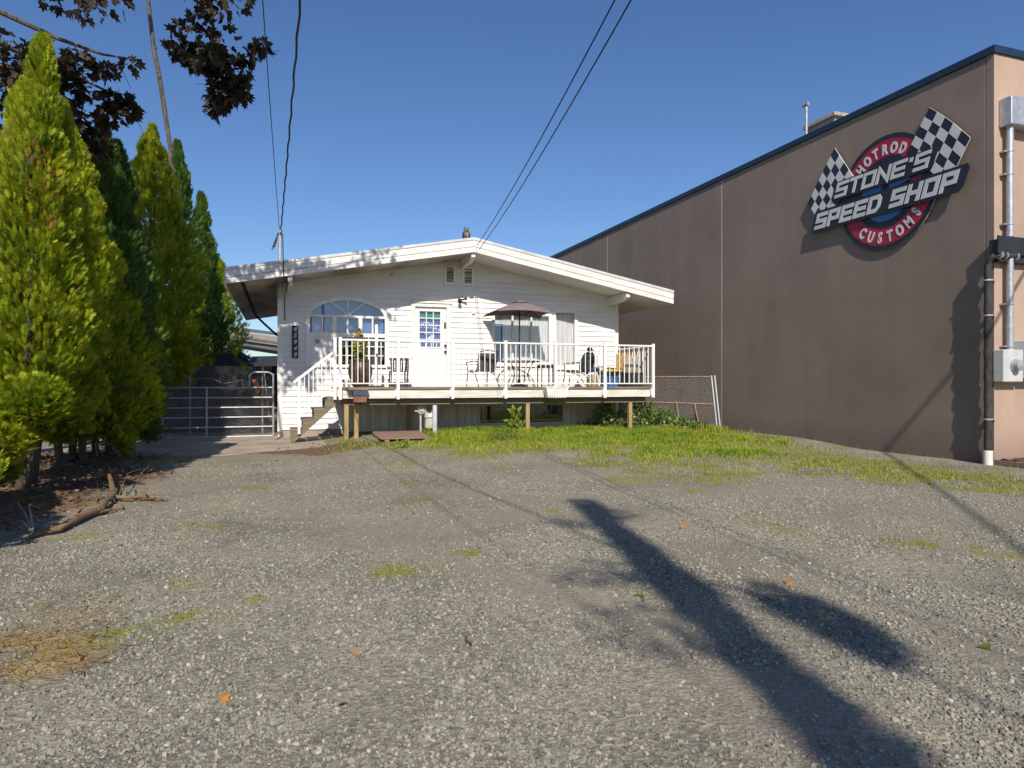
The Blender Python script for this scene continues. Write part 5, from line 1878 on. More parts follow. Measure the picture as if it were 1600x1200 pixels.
q = thing('door_mat', 'dark flat mat lying on the deck in front of the brown pot', 'mat', (2.0, 15.0, DECK_Z))
p = MB()
p.box(1.55, 2.05, 14.86, 15.04, DECK_Z + 0.004, DECK_Z + 0.03)
q2 = p.build('mat_pile', M['darkwood'], q)

# clutter at the right end
c = atY(938, 590, 16.42)
q = thing('leaning_panel', 'pale grey panel leaning on the wall right of the reclining chair', 'panel', (c.x, 16.4, DECK_Z))
p = MB()
p.add([], [])
Mx = Matrix.Rotation(R(-6), 3, 'X')
p.cbox((c.x + 0.02, 16.42, DECK_Z + 0.47), (0.30, 0.035, 0.92), Mx)
p.build('board', M['panelgrey'], q)
p = MB()
p.cbox((c.x + 0.02, 16.395, DECK_Z + 0.7), (0.2, 0.02, 0.3), Mx)
p.build('inset', M['white'], q)
def tote(label, px0, px1, y0, dep, z0, h, mbody, mlid, lid=True):
    a, b = atY(px0, 600, y0), atY(px1, 600, y0)
    t_ = thing('storage_tote', label, 'storage box', ((a.x + b.x) / 2, y0 + dep / 2, z0))
    p = MB()
    e = 0.02
    p.add([(a.x + e, y0 + e, z0), (b.x - e, y0 + e, z0), (b.x - e, y0 + dep - e, z0), (a.x + e, y0 + dep - e, z0), (a.x, y0, z0 + h), (b.x, y0, z0 + h), (b.x, y0 + dep, z0 + h), (a.x, y0 + dep, z0 + h)],
          [(3, 2, 1, 0), (4, 5, 6, 7), (0, 1, 5, 4), (1, 2, 6, 5), (2, 3, 7, 6), (3, 0, 4, 7)])
    p.build('box_body', M[mbody], t_)
    if lid:
        p = MB()
        p.box(a.x - 0.015, b.x + 0.015, y0 - 0.015, y0 + dep + 0.015, z0 + h + 0.001, z0 + h + 0.035)
        p.box(a.x + 0.03, b.x - 0.03, y0 + 0.03, y0 + dep - 0.03, z0 + h + 0.0352, z0 + h + 0.05)
        p.build('lid', M[mlid], t_, bevel=0.006)
    return t_, (a.x + b.x) / 2
tote('blue plastic tote standing on the deck below the yellow lidded one', 946, 967, 15.35, 0.35, DECK_Z + 0.003, 0.23, 'bluebox', 'bluebox')
_, ymid = tote('black storage tote with a bright yellow lid stacked on the blue tote', 944, 971, 15.33, 0.4, DECK_Z + 0.287, 0.10, 'blackplastic', 'yellow')
q = thing('pink_cloth', 'pink and lilac cloth lying folded on the yellow tote lid', 'cloth', (ymid - 0.05, 15.5, DECK_Z + 0.44))
p = MB()
for k in range(6): p.ell((ymid - 0.14 + 0.05 * k, 15.45 + 0.1 * random.random(), DECK_Z + 0.455 + 0.02 * random.random()), (0.05, 0.08, 0.03), 8, 5)
p.build('fold', M['pink'], q, smooth=True)
a, b = atY(977, 600, 15.03), atY(1004, 600, 15.03)
q = thing('plastic_bin', 'dark grey plastic bin at the right end of the deck', 'bin', ((a.x + b.x) / 2, 15.15, DECK_Z))
p = MB()
x0, x1, y0, y1, z0, z1 = a.x + 0.02, b.x - 0.02, 14.93, 15.25, DECK_Z + 0.003, DECK_Z + 0.33
p.add([(x0 + .03, y0 + .03, z0), (x1 - .03, y0 + .03, z0), (x1 - .03, y1 - .03, z0), (x0 + .03, y1 - .03, z0), (x0, y0, z1), (x1, y0, z1), (x1, y1, z1), (x0, y1, z1)],
      [(3, 2, 1, 0), (4, 5, 6, 7), (0, 1, 5, 4), (1, 2, 6, 5), (2, 3, 7, 6), (3, 0, 4, 7)])
p.build('bin_body', M['bin'], q)
p = MB()
p.box(x0 - .015, x1 + .015, y0 - .015, y1 + .015, z1 + 0.001, z1 + 0.03)
p.build('lid', M['bin'], q, bevel=0.006)
p = MB()
for k in range(4): p.box(x0 + 0.05 + 0.09 * k, x0 + 0.08 + 0.09 * k, y0 - 0.004, y0 + 0.028, z0 + 0.03, z1 - 0.04)
p.build('rib', M['bin'], q)
a, b = atY(962.5, 551, 15.75), atY(986, 583, 15.75)
q = thing('cane_chair_back', 'tan woven cane panel standing upright behind the dark bin', 'cane panel', ((a.x + b.x) / 2, 15.75, DECK_Z))
p = MB()
p.box(a.x, b.x, 15.72, 15.745, DECK_Z + 0.30, a.z - 0.05)
p.build('weave', M['tan'], q)
for k in range(9):
    xx = a.x + (b.x - a.x) * k / 8
    p = MB()
    p.tube([(xx, 15.71, DECK_Z + 0.30), (xx, 15.71, a.z + random.uniform(-0.03, 0.02))], 0.011, 5)
    p.build('cane', M['tan'], q)
p = MB()
for xx in (a.x + 0.04, b.x - 0.04): p.bar((xx, 15.76, DECK_Z + 0.002), (xx, 15.76, a.z - 0.1), 0.03)
p.build('leg', M['darkwood'], q)
q = thing('picket_panel', 'weathered pale picket fence panel leaning at the right end of the deck', 'picket panel', (8.5, 15.36, DECK_Z))
for k in range(5):
    p = MB()
    xx = 8.30 + k * 0.088
    zt = DECK_Z + 0.80 + random.uniform(-0.03, 0.03)
    p.prism([(xx - 0.03, DECK_Z + 0.004), (xx + 0.03, DECK_Z + 0.004), (xx + 0.03, zt - 0.05), (xx, zt), (xx - 0.03, zt - 0.05)], 'y', 15.34, 15.36)
    p.build('picket', M['picket'], q)
p = MB()
for z in (0.2, 0.6): p.box(8.26, 8.70, 15.361, 15.385, DECK_Z + z, DECK_Z + z + 0.06)
p.build('cross_bar', M['picket'], q)

# ------------------------------------------------------------------ under and beside the deck
pc_ = [gxy(578, 680, 0.1), gxy(655, 677, 0.1), gxy(667, 690, 0.1), gxy(591, 691, 0.1)]
px0, px1 = 1.95, 3.28
q = thing('pallet', 'low reddish wooden plank step lying on the ground before the skirt wall', 'wooden step', (2.4, 14.4, 0.0))
zb = float(gz(2.6, 14.3))
px0, px1 = 1.83, 2.83
for k in range(15):
    p = MB()
    yy = 13.42 + k * 0.137
    p.box(px0 + random.uniform(-.025, .02) + 0.006 * k, px1 + random.uniform(-.02, .025) + 0.010 * k, yy, yy + 0.128, zb + 0.045, zb + 0.068 + random.uniform(-.004, .004))
    p.build('plank', M['pallet'], q)
for k in range(3):
    p = MB()
    xx = px0 + 0.08 + k * 0.4
    p.box(xx, xx + 0.09, 13.43, 15.46, zb - 0.03, zb + 0.0445)
    p.build('bearer', M['pallet'], q)

gmc = atY(666, 655, 15.2)
q = thing('gas_meter', 'pale grey gas meter with a round regulator and pipes under the deck', 'gas meter', (gmc.x, 15.2, 0.1))
gy_ = 15.2
zc = -0.02
p = MB()
p.cbox((gmc.x + 0.07, gy_, zc + 0.36), (0.20, 0.17, 0.24))
p.cbox((gmc.x + 0.07, gy_, zc + 0.545), (0.23, 0.19, 0.12))
p.build('meter_case', M['gasmeter'], q, bevel=0.02)
p = MB()
p.tube([(gmc.x + 0.07, gy_ - 0.085, zc + 0.55), (gmc.x + 0.07, gy_ - 0.105, zc + 0.55)], 0.045, 12)
p.build('dial', M['white'], q)
p = MB()
rz_ = zc + 0.69
p.tube([(gmc.x - 0.12, gy_ - 0.06, rz_), (gmc.x - 0.12, gy_ + 0.0, rz_)], 0.105, 14)
p.tube([(gmc.x - 0.12, gy_ - 0.09, rz_), (gmc.x - 0.12, gy_ - 0.06, rz_)], [0.06, 0.085], 12)
p.tube([(gmc.x - 0.28, gy_ - 0.03, rz_ - 0.03), (gmc.x - 0.1, gy_ - 0.03, rz_ - 0.03)], 0.03, 8)
p.build('regulator', M['gasmeter'], q)
p = MB()
p.tube([(gmc.x - 0.13, gy_, zc - 0.05), (gmc.x - 0.13, gy_, rz_ - 0.08)], 0.022, 8)
p.tube([(gmc.x - 0.10, gy_, rz_ + 0.02), (gmc.x + 0.0, gy_, rz_ + 0.0), (gmc.x + 0.01, gy_, zc + 0.6)], 0.02, 8)
p.tube([(gmc.x + 0.13, gy_, zc + 0.6), (gmc.x + 0.13, gy_, rz_ - 0.02), (gmc.x + 0.13, gy_ + 1.38, rz_)], 0.02, 8)
p.build('pipe', M['gasmeter'], q)
bc = atY(679.5, 633, 14.7)
q = thing('bollard', 'short grey steel guard post beside the gas meter', 'guard post', (bc.x, 14.7, 0.1))
p = MB()
p.tube([(bc.x, 14.7, -0.1), (bc.x, 14.7, bc.z - 0.015), (bc.x, 14.7, bc.z)], [0.052, 0.052, 0.044], 14)
p.build('pipe', M['bollard'], q, smooth=True)

# ------------------------------------------------------------------ gate and fences
def chain_mesh(mb, o, ux_, vz, W, H, pitch, r):
    """diamond wire mesh spanned by unit vectors ux_ (along) and vz (up)"""
    o, ux_, vz = Vector(o), Vector(ux_), Vector(vz)
    k = -H
    nrm = ux_.cross(vz).normalized() * r
    while k < W:
        for sg in (1, -1):
            if sg == 1:
                a0, a1 = max(k, 0), min(k + H, W)
                pa, pb = (a0, a0 - k), (a1, a1 - k)
            else:
                a0, a1 = max(k, 0), min(k + H, W)
                pa, pb = (a0, H - (a0 - k)), (a1, H - (a1 - k))
            if a1 - a0 > 0.02:
                A_ = o + ux_ * pa[0] + vz * pa[1] + nrm * sg
                B_ = o + ux_ * pb[0] + vz * pb[1] + nrm * sg
                mb.tube([A_, B_], r, 3, cap=False)
        k += pitch

YG = 17.0
gl, gr, gm_ = atY(216.5, 640, YG).x, atY(427, 640, YG).x, atY(323, 640, YG).x
gate = thing('farm_gate', 'grey steel five bar gate with a mesh backing across the driveway', 'gate', ((gl + gr) / 2, YG, 0.012))
for px_, y0 in (((606 + 605.2) / 2, -1.35), (621.5, -1.35), (637, gl), (652.5, -1.6), (668, -1.6), (683.0, gl)):
    z = CAM_H + (600 - px_) / FPX * 15.55
    p = MB()
    x0 = gl if y0 == gl else gl - 0.35
    p.tube([(x0, YG, z), (gr, YG, z)], 0.019, 8)
    p.build('bar', M['galvdull'], gate)
for xx, z1 in ((gl, 0.72), (gm_, 1.16), (gr, 1.5)):
    p = MB()
    p.tube([(xx, YG - 0.022, 0.02), (xx, YG - 0.022, z1)], 0.022, 8)
    p.build('upright', M['galvdull'], gate)
hx0 = atY(389.5, 600, YG).x
p = MB()
ztop_ = CAM_H + (600 - 581.5) / FPX * 15.9
p.tube([(hx0, YG - 0.02, 1.17), (hx0, YG - 0.02, ztop_ - 0.1), (hx0 + 0.04, YG - 0.02, ztop_ - 0.03), (hx0 + 0.12, YG - 0.02, ztop_), (gr - 0.12, YG - 0.02, ztop_), (gr - 0.04, YG - 0.02, ztop_ - 0.03), (gr, YG - 0.02, ztop_ - 0.1), (gr, YG - 0.02, 1.2)], 0.02, 8)
p.build('handle_loop', M['galvdull'], gate)
p = MB()
chain_mesh(p, (gl, YG + 0.035, 0.03), (1, 0, 0), (0, 0, 1), gr - gl, 1.12, 0.075, 0.0026)
p.build('wire_mesh', M['chain'], gate, fix=False)
p = MB()
p.tube([(gr + 0.0, YG, 0.72), (gr + 0.06, YG - 0.03, 0.66), (gr + 0.12, YG, 0.74)], 0.008, 5)
p.build('chain', M['galv'], gate)

cf = thing('chain_link_fence', 'taller sagging chain link panel standing behind the steel gate', 'chain link fence', (-2.2, 17.6, 0.0), 0, 'chain link fences')
fx0, fx1 = atY(255, 600, 17.6).x, atY(425, 600, 17.6).x
p = MB()
chain_mesh(p, (fx0, 17.6, 0.03), (1, 0, 0), (0, 0, 1), fx1 - fx0, 1.66, 0.075, 0.0028)
p.build('wire_mesh', M['chain'], cf, fix=False)
for px_ in (254, 297, 410):
    xx = atY(px_, 600, 17.6).x
    p = MB()
    p.tube([(xx, 17.62, -0.1), (xx, 17.62, 1.66)], 0.02, 7)
    p.build('post', M['galvdull'], cf)
p = MB()
pts = [atY(275, 590, 17.55), atY(330, 592, 17.5), atY(352, 599, 17.5), atY(378, 594, 17.5), atY(381, 612, 17.45)]
p.tube(pts, 0.007, 5)
p.tube([atY(410.5, 568, 17.5), atY(414, 590, 17.45), atY(420, 650, 17.4)], 0.011, 5)
p.build('loose_wire', M['chain'], cf)
q = thing('cloth_scrap', 'orange scrap of cloth caught in the mesh behind the gate', 'cloth scrap', tuple(atY(401, 602, 17.5)))
p = MB()
a = [atY(394, 593, 17.5), atY(403, 594, 17.52), atY(407, 604, 17.5), atY(406, 612, 17.51), atY(401, 615, 17.5), atY(398, 606, 17.48)]
vs = [tuple(v) for v in a] + [(v.x, v.y + 0.02, v.z) for v in a]
nn = len(a)
p.add(vs, [tuple(range(nn)), tuple(reversed(range(nn, 2 * nn)))] + [(i, (i + 1) % nn, (i + 1) % nn + nn, i + nn) for i in range(nn)])
p.build('scrap', M['orange'], q)

# stored stuff and buildings beyond the gate
q = thing('covered_pile', 'dark pile covered by a tarpaulin in the shade behind the gate', 'covered pile', (-2.4, 20.5, 0.0))
rg = np.random.default_rng(9)
nx_, ny_ = 34, 18
vs, fs = [], []
for j in range(ny_ + 1):
    for i in range(nx_ + 1):
        u_, v_ = i / nx_, j / ny_
        x_, y_ = -6.4 + 6.15 * u_, 19.0 + 3.0 * v_  # mound widened to the left, its dark cloth standing in for shaded ground
        e = min(1, 6 * u_, 6 * (1 - u_)) * min(1, 5 * v_, 5 * (1 - v_))
        z_ = (1.40 + 0.6 * mnoise.noise(Vector((x_ * 0.9, y_ * 0.9, 1.3))) + 0.15 * mnoise.noise(Vector((x_ * 3, y_ * 3, 2)))) * e + 0.35 * e
        vs.append((x_, y_, z_ - 0.03))
for j in range(ny_):
    for i in range(nx_):
        a = j * (nx_ + 1) + i
        fs.append((a, a + 1, a + nx_ + 2, a + nx_ + 1))
p = MB()
p.add(vs, fs)
p.build('tarpaulin', M['tarp'], q, fix=False, smooth=True)
YS = 30.0
a, b, c_, d_ = atY(350, 557, YS), atY(360, 541, YS), atY(392, 560, YS), atY(412, 571, YS)
sd = thing('garden_shed', 'blue gabled shed behind the chain link fence', 'shed', ((a.x + c_.x) / 2, YS, 0))
p = MB()
p.prism([(a.x - 0.9, 0), (c_.x, 0), (c_.x, c_.z - 0.1), (b.x, b.z - 0.1), (a.x - 0.9, a.z - 0.9)], 'y', YS, YS + 3.5)
p.build('wall', M['blueshed'], sd)
for (p0, p1) in ((Vector((a.x - 1.0, 0, a.z - 0.85)), b), (b, d_)):
    p = MB()
    p.prism([(p0.x, p0.z - 0.08), (p1.x, p1.z - 0.08), (p1.x, p1.z + 0.02), (p0.x, p0.z + 0.02)], 'y', YS - 0.2, YS + 3.7)
    p.build('roof', M['blueshed'] if p0 is not b else M['navyflash'], sd)
a, b = atY(388, 557, 27.0), atY(436, 556, 27.0)
q = thing('lean_to', 'low dark green lean-to roof beside the blue shed', 'lean-to', ((a.x + b.x) / 2, 28, 0))
p = MB()
p.add([(a.x, 27, a.z - 0.3), (b.x, 27, b.z - 0.3), (b.x, 29.5, b.z + 0.1), (a.x, 29.5, a.z + 0.1), (a.x, 27, a.z - 0.38), (b.x, 27, b.z - 0.38), (b.x, 29.5, b.z + 0.02), (a.x, 29.5, a.z + 0.02)],
      [(0, 1, 2, 3), (7, 6, 5, 4), (0, 4, 5, 1), (1, 5, 6, 2), (2, 6, 7, 3), (3, 7, 4, 0)])
p.build('roof', M['tarp'], q)
for xx in (a.x + 0.05, b.x - 0.05):
    p = MB()
    p.box(xx - 0.05, xx + 0.05, 27.1, 27.2, 0, a.z - 0.39)
    p.build('post', M['tarp'], q)
p = MB()
p.box(a.x, b.x, 29.3, 29.38, 0, a.z - 0.05)
p.build('back_wall', M['tarp'], q)
# the overpass far behind
ov = thing('overpass', 'concrete highway overpass with a dark girder seen far behind the left eave', 'overpass', (-6, 70, 0))
def ramp_part(nm, mt_, py0a, py0b, py1a, py1b, y0, y1):
    Y = 70.0
    a0, a1 = atY(250, py0a - (py0b - py0a) * 110 / 72, Y), atY(250, py1a - (py1b - py1a) * 110 / 72, Y)
    b0, b1 = atY(480, py0b + (py0b - py0a) * 48 / 72, Y), atY(480, py1b + (py1b - py1a) * 48 / 72, Y)
    p = MB()
    p.prism([(a1.x, a1.z), (b1.x, b1.z), (b0.x, b0.z), (a0.x, a0.z)], 'y', y0, y1)
    return p.build(nm, mt_, ov)
ramp_part('railing', M['girder'], 510, 519, 515, 524, 70.0, 70.2)
ramp_part('parapet', M['overpass'], 516, 526, 523, 534, 69.9, 70.3)
ramp_part('deck', M['girder'], 523.2, 534.2, 529, 538.6, 69.6, 79)
ramp_part('ledge', M['overpass'], 529.2, 538.8, 530.3, 540.0, 69.4, 69.7)
ramp_part('girder', M['girder'], 530.5, 540.2, 537, 548, 69.7, 78.5)
p = MB()
for px_ in (290, 447):
    a = atY(px_, 545, 74)
    p.box(a.x - 0.8, a.x + 0.8, 72, 76, 0, a.z + 0.2)
p.build('pier', M['overpass'], ov)

# leaning fence at the right
LF0, LF1 = Vector((8.95, 17.0, 0.02)), Vector((10.22, 14.05, 0.0))
rf_ = thing('chain_link_fence', 'leaning chain link fence with rusty rails between the house and the brown wall', 'chain link fence', tuple((LF0 + LF1) / 2), 0, 'chain link fences')
along = (LF1 - LF0).normalized()
W_ = (LF1 - LF0).length
leanv = (Vector((0, 0, 1.43)) - along * 0.17)
upv = leanv.normalized()
HF = leanv.length
p = MB()
# mesh sheared with the leaning posts
def chain_sheared(mb, o, ua, ub, W, H, pitch, r):
    k = -H
    nrm = ua.cross(ub).normalized() * r
    while k < W:
        for sg in (1, -1):
            a0, a1 = max(k, 0), min(k + H, W)
            if a1 - a0 < 0.02: continue
            if sg == 1: pa, pb = (a0, a0 - k), (a1, a1 - k)
            else: pa, pb = (a0, H - (a0 - k)), (a1, H - (a1 - k))
            mb.tube([o + ua * pa[0] + ub * pa[1] + nrm * sg, o + ua * pb[0] + ub * pb[1] + nrm * sg], r, 3, cap=False)
        k += pitch
chain_sheared(p, LF0, along, upv, W_, HF, 0.085, 0.0034)
p.build('wire_mesh', M['chain'], rf_, fix=False)
for nm, h in (('top_rail', HF), ('middle_rail', HF * 0.52)):
    p = MB()
    p.tube([LF0 + upv * h, LF1 + upv * h], 0.019, 7)
    p.build(nm, M['rustrail'], rf_)
for d in (0.0, W_ - 0.03, W_ + 0.06):
    p = MB()
    p.tube([LF0 + along * d - upv * 0.1, LF0 + along * d + upv * (HF + 0.03)], 0.024, 8)
    p.build('post', M['galv'], rf_)
for px0_, py0_, px1_, py1_ in ((1028, 634, 1032, 652), (1073, 627, 1082, 664), (1104, 630, 1109, 659)):
    t0 = 0.3 + 0.6 * (px0_ - 1010) / 110
    P0 = LF0 + along * (W_ * t0)
    k0 = P0.x * SY + P0.y * CY
    p = MB()
    za = CAM_H + (600 - py0_) / FPX * k0
    zb2 = CAM_H + (600 - py1_) / FPX * k0
    q0 = P0 - along * 0.17 * za / 1.43 + Vector((-0.03, -0.05, 0))
    p.tube([Vector((q0.x, q0.y, za)), Vector((q0.x + 0.06, q0.y - 0.08, max(zb2, 0.02)))], 0.014, 6)
    p.build('stake', M['rustrail'], rf_)

# ------------------------------------------------------------------ the workshop building on the right
XW, YW, HW = 10.5, 7.45, 6.42
bld = thing('workshop_building', 'large taupe concrete workshop building filling the right side of the picture', 'building', (20, 24, 0))
edges = [7.570, 14.3, 20.63, 27.0, 33.4, 40.0]
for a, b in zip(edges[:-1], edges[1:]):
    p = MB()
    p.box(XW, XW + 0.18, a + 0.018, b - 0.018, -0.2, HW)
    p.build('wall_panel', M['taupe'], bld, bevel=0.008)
for e in edges[1:-1]:
    p = MB()
    p.box(XW + 0.006, XW + 0.16, e - 0.0175, e + 0.0175, -0.1, HW - 0.01)
    p.build('joint_sealant', M['sealant'], bld)
p = MB()
p.box(XW + 0.02, XW + 0.16, 7.5745, 7.5875, -0.1, HW - 0.01)
p.build('corner_joint', M['dark'], bld)
p = MB()
p.mi = 0
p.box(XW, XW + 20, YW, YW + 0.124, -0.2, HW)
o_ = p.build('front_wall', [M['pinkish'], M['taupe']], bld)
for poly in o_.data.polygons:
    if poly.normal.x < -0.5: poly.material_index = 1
p = MB()
p.box(XW + 0.19, XW + 20, 39.8, 40.0, -0.2, HW)
p.box(XW + 19.8, XW + 20, YW + 0.13, 39.7, -0.2, HW)
p.build('rear_wall', M['taupe'], bld)
p = MB()
p.box(XW - 0.035, XW + 0.2, YW - 0.035, 40.05, HW + 0.001, HW + 0.115)
p.box(XW + 0.201, XW + 20.03, YW - 0.035, YW + 0.2, HW + 0.001, HW + 0.115)
p.build('parapet_flashing', M['navyflash'], bld)
p = MB()
p.box(XW + 0.21, XW + 19.9, YW + 0.21, 39.9, HW - 0.3, HW - 0.1)
p.build('roof', M['roofing'], bld)
rc = atX(1260, 204, 12.0)
p = MB()
p.tube([(12.0, rc.y, HW - 0.1), (12.0, rc.y, atX(1260, 163, 12.0).z)], 0.028, 8)
p.tube([(12.0, rc.y + 0.1, atX(1260, 163, 12.0).z), (12.0, rc.y - 0.06, atX(1260, 163, 12.0).z)], 0.045, 8)
p.build('vent_pipe', M['galvdull'], bld)
a, b = atX(1266, 200, 12.3), atX(1309, 183, 12.3)
p = MB()
p.box(12.2, 14.2, b.y, a.y, HW - 0.1, a.z - 0.05)
p.box(12.12, 14.28, b.y - 0.08, a.y + 0.08, a.z - 0.0495, a.z + 0.03)
p.build('roof_hatch', M['picket'], bld)

# wrapped drain pipe at the corner
def wallpt(px, py, X=XW - 0.11): return atX(px, py, X)
c = wallpt(1543.5, 600)
py_ = c.y
dp = thing('drain_pipe', 'black wrapped drain pipe with a white plastic foot at the building corner', 'pipe', (XW - 0.11, py_, 0))
zt_ = wallpt(1543.5, 412).z
p = MB()
pts, rr = [], []
n = 36
for k in range(n + 1):
    t = k / n
    z = 0.20 + (zt_ - 0.22) * t
    pts.append((XW - 0.105 + 0.005 * math.sin(9 * t * 6.28), py_, z))
    rr.append(0.055 + 0.006 * math.sin(k * 2.1) * math.cos(k * 0.7))
p.tube(pts, rr, 12)
p.build('wrapped_pipe', M['wrap'], dp, smooth=True)
p = MB()
p.tube([(XW - 0.105, py_, -0.05), (XW - 0.105, py_, 0.215)], 0.066, 14)
p.build('foot', M['pvc'], dp, smooth=True)
p = MB()
p.tube([(XW - 0.105, py_, zt_ - 0.02), (XW - 0.105, py_ - 0.02, zt_ + 0.04), (XW - 0.105, YW - 0.06, zt_ + 0.10), (XW - 0.06, YW - 0.11, zt_ + 0.11), (XW + 0.02, YW - 0.12, zt_ + 0.11), (XW + 0.34, YW - 0.12, zt_ + 0.12)], 0.045, 10)
p.build('elbow', M['wrap'], dp, smooth=True)
for pz in (438, 493, 655):
    z = wallpt(1543.5, pz).z
    p = MB()
    p.tube([(XW - 0.105, py_, z - 0.012), (XW - 0.105, py_, z + 0.012)], 0.068, 12)
    p.cbox((XW - 0.03, py_, z), (0.06, 0.12, 0.025))
    p.build('clamp', M['galv'], dp)
p = MB()
for xx in (XW - 0.05, XW + 0.06, XW + 0.3): p.tube([(xx - 0.012, YW - 0.12, zt_ + 0.11), (xx + 0.012, YW - 0.12, zt_ + 0.11)], 0.062, 10)
p.build('clamp', M['galv'], dp)

# electric service on the front wall
FY = YW
a, b = atY(1581, 148, FY - 0.2), atY(1640, 203, FY - 0.2)
es = thing('electric_service', 'silver metal conduit with boxes and a glass meter on the front wall', 'electric service', (10.95, FY - 0.1, 0.9))
p = MB()
p.box(a.x, a.x + 0.8, FY - 0.2, FY - 0.001, b.z, a.z)
p.build('junction_box', M['galv'], es, bevel=0.01)
cx1 = atY(1578, 300, FY - 0.10)
za, zb_, zc_ = b.z, atY(1578, 372, FY - 0.1).z, atY(1577, 405, FY - 0.1).z
zd = atY(1577, 547, FY - 0.1).z
p = MB()
p.tube([(cx1.x, FY - 0.10, za + 0.0), (cx1.x, FY - 0.10, zb_ + 0.02)], 0.05, 12)
p.build('upper_conduit', M['galv'], es, smooth=True)
p = MB()
p.tube([(cx1.x, FY - 0.10, zc_ + 0.02), (cx1.x, FY - 0.10, zd)], 0.048, 12)
p.build('lower_conduit', M['galv'], es, smooth=True)
for py in (236, 272, 350, 475, 541):
    z = atY(1578, py, FY - 0.1).z
    p = MB()
    p.tube([(cx1.x, FY - 0.10, z - 0.012), (cx1.x, FY - 0.10, z + 0.012)], 0.06, 12)
    p.cbox((cx1.x, FY - 0.045, z), (0.19, 0.085, 0.024))
    p.build('strap', M['galv'], es)
a2, b2 = atY(1575, 546, FY - 0.17), atY(1601, 597, FY - 0.17)
p = MB()
p.box(a2.x - 0.09, a2.x + 0.34, FY - 0.17, FY - 0.001, b2.z, a2.z)
p.build('meter_box', M['meter'], es, bevel=0.012)
mcn = atY(1588, 571, FY - 0.2)
p = MB()
p.tube([(mcn.x, FY - 0.17, mcn.z), (mcn.x, FY - 0.20, mcn.z)], 0.10, 18)
p.build('meter_ring', M['galv'], es)
p = MB()
p.tube([(mcn.x, FY - 0.2005, mcn.z), (mcn.x, FY - 0.27, mcn.z), (mcn.x, FY - 0.285, mcn.z)], [0.085, 0.08, 0.05], 18)
p.build('meter_glass', M['tableglass'], es, smooth=True)
p = MB()
p.box(a2.x + 0.345, a2.x + 0.9, FY - 0.22, FY - 0.001, b2.z + 0.05, a2.z + 0.15)
p.build('panel_box', M['meter'], es, bevel=0.012)

a, b = atY(1557, 372, FY - 0.1), atY(1557, 402, FY - 0.1)
aw_ = thing('awning', 'dark metal awning projecting over the front of the workshop building', 'awning', (12, FY - 0.2, b.z))
p = MB()
p.box(a.x - 0.02, a.x + 3.5, FY - 0.13, FY - 0.002, b.z + 0.06, a.z - 0.02)
p.box(a.x - 0.04, a.x + 3.52, FY - 0.155, FY - 0.135, b.z + 0.05, a.z + 0.03)
p.build('canopy_box', M['awning'], aw_)
p = MB()
p.box(a.x + 0.05, a.x + 3.4, FY - 0.11, FY - 0.003, b.z - 0.06, b.z + 0.058)
p.build('soffit', M['awning'], aw_)

# mulch bed with timber edge
mb_ = MB()
mx0, mx1 = 10.47, 12.6
n = 24
vs, fs = [], []
for j in range(7):
    for i in range(n + 1):
        xx = mx0 + 0.05 + (mx1 - mx0) * i / n
        yy = 6.83 + 0.6 * j / 6
        vs.append((xx, yy, 0.05 + 0.05 * mnoise.noise(Vector((xx * 7, yy * 7, 0))) + (0.03 if 0 < j < 6 else -0.03)))
for j in range(6):
    for i in range(n):
        k = j * (n + 1) + i
        fs.append((k, k + 1, k + n + 2, k + n + 1))
mb_.add(vs, fs)
o_ = mb_.build('bark_mulch', M['mulch'], None, fix=False)
o_['kind'] = 'stuff'
q = thing('timber_edging', 'grey timber edging round the bark mulch at the building corner', 'edging', (10.5, 6.8, 0))
p = MB()
p.box(10.42, 12.7, 6.74, 6.80, -0.05, 0.085)
p.box(10.42, 10.48, 6.801, 7.44, -0.05, 0.075)
p.build('timber', M['timber_edge'], q)

# ------------------------------------------------------------------ the sign
sg = thing('shop_sign', 'round red and blue workshop sign with chequered flags and raised lettering', 'sign', (XW, 9.42, 4.75))
SC = (9.40, 4.76)          # centre of the disc on the wall (y, z)
RAD = 1.05
def W(a, z, ): return (SC[0] - a, z)   # a: metres to the right as one reads the sign
def disc(r0, r1, a0=0, a1=360, n=64):
    pts = []
    N_ = max(6, int(n * abs(a1 - a0) / 360))
    for k in range(N_ + 1):
        t = R(a0 + (a1 - a0) * k / N_)
        pts.append((r1 * math.cos(t), r1 * math.sin(t)))
    if r0 > 0:
        for k in range(N_, -1, -1):
            t = R(a0 + (a1 - a0) * k / N_)
            pts.append((r0 * math.cos(t), r0 * math.sin(t)))
    elif abs(a1 - a0) >= 360: pts = pts[:-1]
    return pts
def plate(name, poly, x0, x1, mname, par=sg, edge=None):
    p = MB()
    p.prism([(SC[0] - a, SC[1] + z) for a, z in poly], 'x', x0, x1)
    if edge:
        o = p.build(name, [M[mname], M[edge]], par)
        for f in o.data.polygons:
            if abs(f.normal.x) < 0.5: f.material_index = 1
        return o
    return p.build(name, M[mname], par)
def ringsector(name, r0, r1, a0, a1, x0, x1, mname):
    p = MB()
    N_ = max(8, int(72 * abs(a1 - a0) / 360))
    for k in range(N_):
        t0, t1 = R(a0 + (a1 - a0) * k / N_), R(a0 + (a1 - a0) * (k + 1) / N_)
        q = [(r0, t0), (r1, t0), (r1, t1), (r0, t1)]
        vs = [(x, SC[0] - r * math.cos(t), SC[1] + r * math.sin(t)) for x in (x0, x1) for r, t in q]
        p.add(vs, [(0, 1, 2, 3), (1, 5, 6, 2), (0, 3, 7, 4)] + ([(0, 4, 5, 1)] if k == 0 else []) + ([(3, 2, 6, 7)] if k == N_ - 1 else []))
    return p.build(name, M[mname], sg)
XB = XW - 0.03
p = MB()
